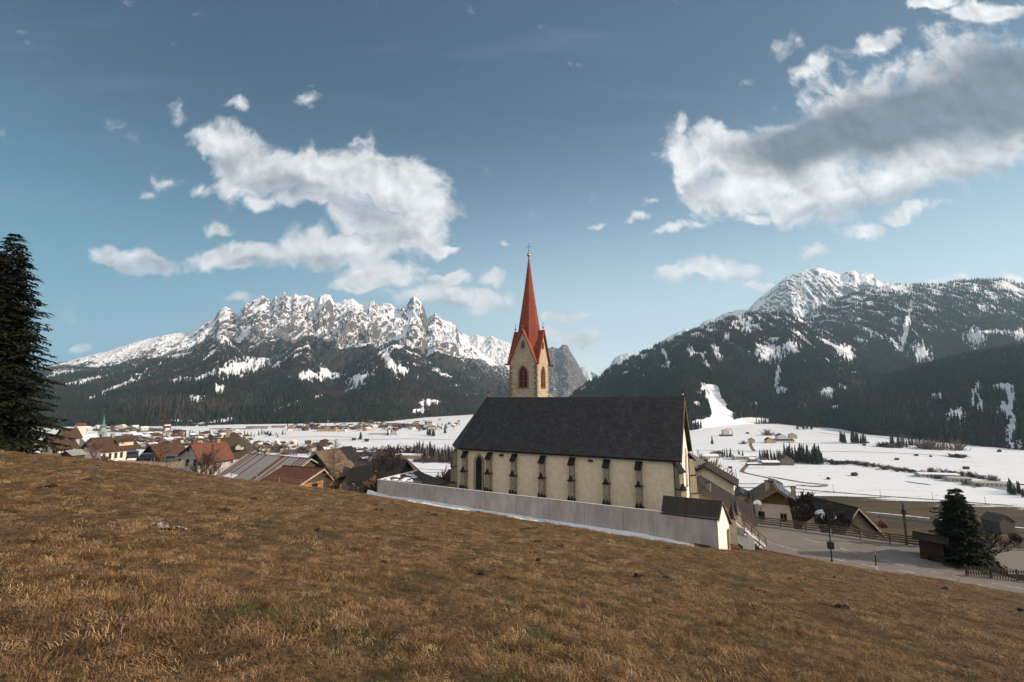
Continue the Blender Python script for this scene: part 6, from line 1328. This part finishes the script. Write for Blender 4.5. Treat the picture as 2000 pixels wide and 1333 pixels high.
row(['spruce1', 'spruce0'], [(1663, 866), (1675, 867)], 6, (22, 30), 'spruce in the tight clump on the upper snowfield', 'spruces in the upper snowfield clump', (2, 1)); row(['spruce2'], [(1640, 864), (1652, 866)], 6, (20, 24), 'slim spruce in the small clump left of the bigger one', 'slim spruces on the upper snowfield', (2, 1)); row(SP, [(1676, 867), (1692, 868)], 6, (14, 24), 'spruce at the right end of the snowfield clump', 'spruces right of the clump', (2, 1))
row(['bare2', 'bare1'], [(1716, 873), (1760, 874)], 12, (6, 14), 'low leafless bush at the foot of the right forest', 'bushes at the foot of the forest', (3, 1), 1.6); row(['larch1', 'spruce3'], [(1738, 872), (1800, 872)], 12, (14, 24), 'tree standing out from the forest edge onto the snow', 'trees at the forest edge', (3, 3))
row(['larch0', 'larch1', 'bare1'], [(1826, 877), (1852, 878)], 8, (16, 24), 'brown larch in the lone clump under the right forest', 'larches in the lone clump', (2, 1))
row(['bare2'], [(1858, 893), (1884, 894)], 7, (6, 8), 'dark leafless bush in the round patch on the snow', 'bushes in the round patch', (2, 1), 1.7)
row(['bare0', 'bare1', 'bare2'], [(1822, 923), (1880, 931), (1950, 940)], 22, (8, 12), 'small leafless tree in the line along the river bank', 'small trees along the river', (2, 1))
row(['bare2', 'bare0'], [(1598, 903), (1700, 912), (1800, 928), (1910, 950)], 60, (5, 9), 'dark leafless bush along the river', 'bushes along the river', (2, 3), 2.0)
row(SP + ['spruce3'], [(1968, 962), (2010, 972)], 11, (16, 30), 'dark spruce by the river at the right frame edge', 'spruces at the right frame edge', (2, 3))
row(['spruce3', 'spruce0'], [(1556, 836), (1600, 838)], 7, (18, 30), 'dark spruce standing in front of the forest above the farms', 'spruces above the farms', (2, 4)); tree_at('spruce1', 1391, 868, 17, 'lone dark spruce on the snowfield right of the church gable', None, w_=1.3); tree_at('bare1', 1507, 852, 14, 'lone round leafless tree behind the farmhouses', None, w_=1.2); tree_at('bare1', 1450, 867, 8, 'tiny leafless tree left of the first farmhouse', None)
tree_at('spruce3', 704, 859, 16, 'lone round dark tree in the middle of the snowfield left of the church', None, w_=1.5)
row(['spruce3', 'spruce0'], [(834, 850), (850, 853)], 6, (10, 17), 'dark spruce in the small group by the far snowfield', 'small spruce group on the far snowfield', (2, 1), 1.3); tree_at('spruce0', 869, 847, 19, 'large pointed spruce alone behind the small spruce group', None, w_=1.5)
row(SP, [(755, 851), (776, 851)], 3, (10, 13), 'little spruce near the far white hall', 'little spruces near the white hall', (2, 1), 1.3)
row(SP + ['larch0', 'bare2', 'bare1'], [(240, 862), (480, 866)], 70, (5, 11), 'tree between the crowded houses of the valley town', 'trees in the valley town', (2, 16), 1.3)
row(SP + ['bare2'], [(360, 850), (560, 852)], 30, (6, 11), 'dark tree at the back of the valley town', 'trees behind the town', (2, 3), 1.3)
row(SP + ['larch0', 'bare2'], [(560, 838), (900, 834)], 60, (5, 9), 'dark tree in the far strip of houses below the mountain', 'trees in the far village strip', (2, 6), 1.4)
row(['bare0', 'larch1', 'bare1', 'bare2'], [(480, 882), (640, 884)], 40, (9, 17), 'leafless tree behind the barns', 'leafless trees behind the barns', (2, 9), 1.3); row(['spruce2', 'spruce0'], [(590, 880), (645, 884)], 9, (12, 20), 'dark spruce behind the barns', 'spruces behind the barns', (2, 4))
row(['bare0', 'bare2', 'bare1'], [(660, 888), (760, 892)], 30, (8, 15), 'leafless tree by the green hall', 'leafless trees by the green hall', (2, 5), 1.4)

# ------------------------------------------------------------------ valley: houses
def small_house_mesh(name, roofm, wallm, L=11, Wd=9, H=5, rise=2.6):
    m = MB(); hl, hw = L / 2, Wd / 2; m.extrude([(-hl, -hw, -2), (-hl, hw, -2), (-hl, hw, H), (-hl, 0, H + rise), (-hl, -hw, H)], (L, 0, 0), 0)
    s = rise / hw; z0 = H - s * 1.0
    m.slab([(-hl - .9, -hw - 1, z0 + .25), (hl + .9, -hw - 1, z0 + .25), (hl + .9, 0, H + rise + .25), (-hl - .9, 0, H + rise + .25)], .25, 1); m.slab([(hl + .9, hw + 1, z0 + .25), (-hl - .9, hw + 1, z0 + .25), (-hl - .9, 0, H + rise + .25), (hl + .9, 0, H + rise + .25)], .25, 1)
    for zc in (1.0, 3.4):
        for a in (-hl * .6, 0, hl * .6):
            for sg in (-1, 1): m.box(a - .55, a + .55, sg * (hw + .02) - .03, sg * (hw + .02) + .03, zc, zc + 1.1, 2)
        for a in (-hw * .5, hw * .5):
            for sg in (-1, 1): m.box(sg * (hl + .02) - .03, sg * (hl + .02) + .03, a - .5, a + .5, zc, zc + 1.1, 2)
    m.box(1, 1.8, -.4, .4, H + rise - .6, H + rise + 1.0, 0)
    me = bpy.data.meshes.new(name); me.from_pydata(m.v, [], m.f); me.update()
    for x in (wallm, roofm, M_WIN): me.materials.append(x)
    me.polygons.foreach_set('material_index', m.m); b = bmesh.new(); b.from_mesh(me); bmesh.ops.recalc_face_normals(b, faces=b.faces); b.to_mesh(me); b.free(); return me
VW = [mat('village_white', (.62, .58, .52), .9, .05, .3), mat('village_ochre', (.50, .36, .22), .9, .05, .3), mat('village_wood', (.10, .06, .04), .9, .2, .5)]
VR = [('snow covered roof', M_SNR), ('brown roof', mat('village_brown_roof', (.085, .052, .038), .9, .15, .6)), ('red roof', mat('village_red_roof', (.20, .065, .042), .9, .15, .6)), ('dark roof', mat('village_dark_roof', (.04, .036, .034), .9, .15, .6))]
HM = {(i, j, k): small_house_mesh('village_house', VR[i][1], VW[j], 8 + 5 * k, 8 + 2 * k, 4.5 + 2 * k) for i in range(4) for j in range(3) for k in range(2)}
def village(n, u0, u1, v0, v1, where, mix=(.20, .32, .12, .36), big=.35, ang=(40, 110)):
    for q in range(n):
        u, v = rt.uniform(u0, u1), rt.uniform(v0, v1); p = atz(u, v, VALZ); i = rt.choices(range(4), mix)[0]; j = rt.choices(range(3), (.62, .2, .18))[0]; k = int(rt.random() < big)
        o = bpy.data.objects.new('village_house', HM[(i, j, k)]); COL.objects.link(o); o.location = (p[0], p[1], g1(p[0], p[1])); o.rotation_euler = (0, 0, R(rt.uniform(*ang))); s_ = rt.uniform(.85, 1.15); o.scale = (s_, s_, s_)
        tag(o, '%s%s house with %s %s, %s part' % (('small ', 'large ')[k], ('white', 'ochre', 'wooden')[j], VR[i][0], where, ('left', 'middle', 'right')[min(2, int(3 * (u - u0) / (u1 - u0)))]), 'house', 'houses %s' % where)
village(100, 240, 490, 846, 878, 'in the crowded valley town')
village(26, 150, 345, 834, 846, 'below the wooded hill')
village(34, 480, 640, 868, 884, 'behind the rusty roofed barn')
village(70, 560, 840, 826, 843, 'in the far strip below the mountain', (.15, .25, .3, .3), .7)
village(14, 810, 900, 822, 846, 'at the valley end beside the apse')
village(12, 640, 800, 880, 890, 'around the green hall')
def hall(name, label, u, v, L, Wd, H, phi, roofm, wallm, rise=1.2, extra=None, cat='hall', z=None):
    p = atz(u, v, VALZ if z is None else z); zz_ = g1(p[0], p[1]) if z is None else z; r = empty(name, (p[0], p[1], zz_), R(phi), label, cat); hl, hw = L / 2, Wd / 2
    m = MB(); m.extrude([(-hl, -hw, -1), (-hl, hw, -1), (-hl, hw, H), (-hl, 0, H + rise), (-hl, -hw, H)], (L, 0, 0)); o = m.build('wall', wallm, r); fix_normals(o); s = rise / hw
    m = MB(); m.slab([(-hl - .6, -hw - .6, H - s * .6 + .25), (hl + .6, -hw - .6, H - s * .6 + .25), (hl + .6, 0, H + rise + .25), (-hl - .6, 0, H + rise + .25)], .22); m.slab([(hl + .6, hw + .6, H - s * .6 + .25), (-hl - .6, hw + .6, H - s * .6 + .25), (-hl - .6, 0, H + rise + .25), (hl + .6, 0, H + rise + .25)], .22); m.build('roof', roofm, r)
    for a in np.arange(-hl + 2, hl - 1, 3.4): m = MB(); m.box(a, a + 1.4, -hw - .04, -hw + .02, H * .35, H * .7); m.build('window', M_WIN, r)
    return r
M_GRNW = mat('green_cladding', (.06, .20, .11), .6, .08, .5); M_CORW = mat('ochre_hall_wall', (.38, .30, .20), .9, .08, .5)
hall('green_hall', 'long hall with bright green front and snowy roof', 712, 889, 34, 14, 5, 0, M_SNR, M_GRNW)
hall('beige_hall', 'beige industrial hall with snowy roof in front of the tree belt', 800, 896, 36, 14, 5.5, -8, M_SNR, M_CORW)
hall('snow_dome_pavilion', 'small pavilion with pointed snowy roof behind the beige hall', 801, 889, 14, 12, 3, 20, M_SNR, M_CORW, 4.5, cat='pavilion')
hall('white_hall', 'flat white hall with red corner on the far snowfield', 742, 850, 46, 16, 5, -4, M_SNR, VW[0], .6); hall('white_block', 'small white block at the right end of the flat hall', 768, 851, 10, 9, 8, -4, VR[2][1], VW[0], .5, cat='building')
hall('curved_roof_hall', 'large hall with broad snowy roof behind the rusty barn', 590, 882, 42, 22, 4, -10, M_SNR, M_GREYW, 2.4); hall('sports_hall', 'grey flat hall at the far edge of the snowfield', 505, 838, 60, 20, 6, 0, VR[3][1], M_GREYW, .5); hall('station_building', 'long red roofed building beside the grey flat hall', 545, 837, 40, 12, 5, 0, VR[2][1], VW[0], 2)
hall('long_school', 'long ochre block in the far strip of houses', 640, 843, 50, 14, 7, -3, VR[3][1], VW[1], .6); hall('snowy_long_roof', 'long snowy roof between the far church and the larch', 268, 851, 55, 14, 5, 10, M_SNR, M_GREYW, 2)
hay = M_WOODD
def hut(u, v, s, label, ph=20, roofm=None, name='hay_hut'):
    s *= .72; hall(name, label, u, v, 6 * s, 5 * s, 2.6 * s, ph, roofm or VR[3][1], hay, 1.6 * s, cat='hut')
for u, v, s, l in ((1669, 930, 1.15, 'square grey hay hut alone on the near snowfield'), (1618, 937, .7, 'tiny hay hut on a brown patch of the near snowfield'), (1752, 899, .9, 'dark hay hut by a brown patch on the middle snowfield'), (1887, 917, 1.0, 'dark pointed hay hut above the line of small trees'),
                   (1952, 883, 1.2, 'hay hut far right on the upper snowfield'), (1695, 866, .8, 'low hut right of the spruce clump'), (1688, 871, .9, 'flat hut on the brown spot in the upper snowfield'), (1790, 891, .9, 'flat dark hut on the streak in the middle snowfield'), (1818, 893, .7, 'tiny hut left of the round bush patch'), (1426, 915, .7, 'tiny dark hut on the snow right of the church'),
                   (1460, 848, 1.2, 'small dark hut below the ski slope'), (691, 861, 1.5, 'brown hay hut right of the lone round tree'), (716, 863, 1.7, 'brown hay hut, the right one of two on the snowfield left of the church')): hut(u, v, s, l, rt.uniform(-30, 60))
for u, v, L_, W_, H_, ri, ph, rm, wm, l in ((1525, 858, 24, 16, 7, 4, 70, VR[1][1], VW[0], 'large chalet farmhouse with overhanging brown roof'), (1548, 856, 20, 15, 7, 4, 65, M_SNR, VW[1], 'farmhouse with one snowy roof slope at the right of the farm group'), (1502, 866, 15, 12, 6, 4, 75, VR[1][1], VW[1], 'farmhouse with brown gable at the left of the farm group'),
        (1530, 865, 36, 12, 4, 2.4, 5, VR[3][1], VW[0], 'long low farm building in front of the chalets'), (1468, 865, 14, 11, 5, 3.5, 65, VR[1][1], VW[1], 'brown farmhouse where the upper track ends'), (1534, 907, 24, 16, 6, 4, 66, VR[1][1], M_WOODG, 'big wooden barn at the foot of the dark spruce row'), (1503, 909, 20, 9, 4, 1.6, 0, M_SNR, VW[2], 'low shed with snowy roof left of the big wooden barn'),
        (1488, 903, 12, 9, 4, 2, 20, VR[3][1], VW[0], 'dark roofed house between the farm sheds'), (1453, 898, 28, 12, 5, 2, -4, M_SNR, M_GREYW, 'long shed with snowy roof beside the small spruce row'), (1474, 902, 14, 8, 4, 1.5, -4, VR[0][1], VW[1], 'small ochre house where the track enters the farm sheds'), (1480, 909, 26, 5, 2, 1, -4, M_SNR, VW[2], 'very low snowy lean-to left of the sheds'),
        (1400, 893, 16, 11, 5, 3, 30, VR[3][1], M_GREYW, 'dark gabled house behind the small spruce row'), (1385, 896, 22, 9, 4, 2, 0, M_SNR, VW[0], 'white low building close to the church gable')):
    hall('farmhouse', l, u, v, L_, W_, H_, ph, rm, wm, ri, cat='farmhouse')
for u, v, L_, l in ((1830, 933, 34, 'long low snowy roofed shed by the river'), (1935, 950, 30, 'grey works shed by the river at the right'), (1870, 941, 18, 'small grey shed between the two river sheds')): hall('river_shed', l, u, v, L_, 10, 3.5, -14, M_SNR if L_ == 34 else M_GREYW, M_GREYW, 1, cat='shed')
# lift station
p = atz(1418, 852, VALZ); r = empty('ski_lift_station', (p[0], p[1], g1(p[0], p[1])), .2, 'ski lift station with red topped frame at the foot of the slope', 'lift station')
m = MB(); m.box(-13, 13, -6, 6, 0, 3.2); m.build('base', M_WOODD, r); m = MB(); m.box(-8, 7, -3, 3, 3.2, 13); m.build('cabin', M_GREYW, r); m = MB(); m.tube([(-9, -3, 13), (2, -3, 15.5), (12, -3, 14), (14, -3, 7), (13, -3, 3)], .8, 5); m.build('frame', mat('red_steel', (.40, .07, .03), .5, .1, 1), r)
# far church with green spire
p = at(204, 812, 640); ground_z = VALZ; r = empty('town_church', (p[0], p[1], ground_z), .3, 'far town church with slim green onion spire', 'church'); H_ = p[2] - ground_z; s_ = H_ / 70
M_GRS = mat('pale_green_stone', (.30, .36, .33), .9, .1, .3); M_COP = mat('green_copper', (.09, .20, .17), .6, .1, .5)
m = MB(); m.box(-4.2 * s_, 4.2 * s_, -4.2 * s_, 4.2 * s_, 0, 42 * s_); m.box(-4.7 * s_, 4.7 * s_, -4.7 * s_, 4.7 * s_, 42 * s_, 43.5 * s_); m.lathe([(4.0 * s_, 43.5 * s_), (4.0 * s_, 50 * s_)], n=8); m.build('tower', M_GRS, r)
m = MB(); m.lathe([(4.4 * s_, 50 * s_), (4.8 * s_, 52 * s_), (3 * s_, 55 * s_), (1.6 * s_, 57 * s_), (1.9 * s_, 60 * s_), (1.0 * s_, 62 * s_), (.2 * s_, 70 * s_)], n=10); m.build('spire', M_COP, r)
m = MB(); m.extrude([(8 * s_, -9 * s_, 0), (30 * s_, -9 * s_, 0), (30 * s_, -9 * s_, 24 * s_), (24 * s_, -9 * s_, 28 * s_), (19 * s_, -9 * s_, 38 * s_), (14 * s_, -9 * s_, 28 * s_), (8 * s_, -9 * s_, 24 * s_)], (0, 5, 0)); o = m.build('front_gable', M_GRS, r); m = MB(); m.box(9 * s_, 29 * s_, -8.5 * s_ + 5, 34 * s_, 0, 22 * s_); m.build('nave', M_GRS, r)
for zz_ in (12, 25, 35): m = MB(); m.box(-1.2 * s_, 1.2 * s_, -4.25 * s_, -4.15 * s_, zz_ * s_, (zz_ + 4) * s_); m.build('window', M_WIN, r)
# tracks over the snow
M_TRK = mat('track_gravel', (.16, .115, .08), .9, .2, .3); M_MUD = mat('bare_earth_line', (.10, .068, .044), .9, .25, .2)
def track(name, pts, wd, m_, lift=.18, taper=False):
    P = [Vector(atz(u, v, VALZ)[:2]) for u, v in pts]; Q = []
    for i in range(len(P) - 1):
        a, b, c, d = P[max(i - 1, 0)], P[i], P[i + 1], P[min(i + 2, len(P) - 1)]
        for k in range(10): t = k / 10; Q.append(.5 * ((2 * b) + (c - a) * t + (2 * a - 5 * b + 4 * c - d) * t * t + (3 * b - a - 3 * c + d) * t ** 3))
    Q.append(P[-1]); V = []; n = len(Q)
    for i, q in enumerate(Q):
        d = (Q[min(i + 1, n - 1)] - Q[max(i - 1, 0)]).normalized(); nn = Vector((-d.y, d.x)); w_ = wd / 2 * (1 + .25 * math.sin(i * 1.7) * (1 if taper else .2)) * ((min(1, i / 4, (n - 1 - i) / 4) * .9 + .1) if taper else 1)
        for s_ in (-1, 1): q2 = q + nn * w_ * s_; V.append((q2.x, q2.y, g1(q2.x, q2.y) + lift))
    o = fast_mesh(name, np.array(V), grid_faces(n, 2), [m_]); tag(o, kind='structure')
track('path', [(1470, 862), (1466, 868), (1468, 874), (1473, 881)], 5, M_TRK); track('path', [(1463, 900), (1460, 908), (1450, 919), (1452, 923), (1472, 928), (1500, 934), (1518, 941), (1524, 947), (1522, 956)], 4.6, M_TRK)
for pts, w_ in (([(1352, 879), (1440, 881), (1560, 882), (1680, 883), (1800, 888), (1880, 894)], 3.2), ([(1500, 931), (1560, 942), (1585, 945), (1620, 948)], 4.5), ([(1420, 952), (1480, 954), (1520, 953), (1560, 950)], 3.5), ([(1540, 954), (1600, 960), (1700, 968), (1800, 975), (2000, 990)], 2.6), ([(1400, 944), (1460, 946), (1512, 945)], 2.5),
                ([(1768, 941), (1790, 944), (1820, 948)], 4), ([(1555, 948), (1590, 951), (1618, 949)], 5), ([(1600, 845), (1640, 850), (1700, 853), (1750, 860)], 4), ([(1480, 864), (1560, 866), (1640, 866)], 5), ([(540, 855), (640, 853), (700, 856)], 5), ([(600, 861), (700, 860), (800, 858), (900, 860)], 5), ([(800, 915), (850, 917), (900, 918)], 1.6), ([(800, 922), (850, 923), (900, 924)], 1.6), ([(1980, 946), (2000, 947), (2040, 950)], 8)): track('earth_track', pts, w_, M_MUD, .22, True)
track('river', [(1600, 899), (1660, 905), (1740, 915), (1820, 928), (1900, 944), (2020, 966)], 13, mat('shaded_river_snow', (.30, .34, .40), .35, .15, .05), .25)  # ribbon of snow along the river, its shade painted in as blue-grey
track('snow_streak', [(1690, 1001), (1740, 1006), (1800, 1012), (1850, 1018), (1920, 1025), (2040, 1036)], 1.8, M_SNR, .3, True); track('ditch', [(1700, 1008), (1760, 1014), (1830, 1022), (1900, 1030), (2040, 1044)], 6, mat('ditch_water', (.022, .022, .022), .5, .2, .1), .2, True)
track('snow_streak', [(1895, 985), (1930, 988), (1990, 990)], 1.5, M_SNR, .3, True)
for u, v in ((1628, 963), (1720, 972), (1822, 977), (1925, 986), (1427, 952), (1560, 840)):
    p = atz(u, v, VALZ); h_ = 14 * p[1] / F_PX; m = MB(); m.tube([(0, 0, -.3), (0, 0, h_)], [.16, .10], 5); m.box(-.8, .8, -.08, .08, h_ - .5, h_ - .35)
    o = m.build('power_pole', M_FEN, None, False, (p[0], p[1], g1(p[0], p[1]))); tag(o, 'thin wooden power pole standing on the snowfield', 'pole', 'power poles on the snowfield')

# ------------------------------------------------------------------ haze
hz = MB().box(-17000, 17000, -17000, 17000, VALZ - 3.5, 2600)
hm = bpy.data.materials.new('haze_air'); hm.use_nodes = True; ht = NT(hm.node_tree); ht.n.remove(ht.n['Principled BSDF'])
pv = ht.new('ShaderNodeVolumePrincipled'); pv.inputs['Density'].default_value = 6.0e-5; pv.inputs['Color'].default_value = (0.50, 0.77, 1.0, 1); pv.inputs['Anisotropy'].default_value = 0.2
ht.l.new(pv.outputs[0], ht.n['Material Output'].inputs['Volume'])
haze = hz.build('haze', hm); haze['kind'] = 'stuff'; haze['label'] = 'pale blue air haze filling the whole valley'; haze['category'] = 'haze'
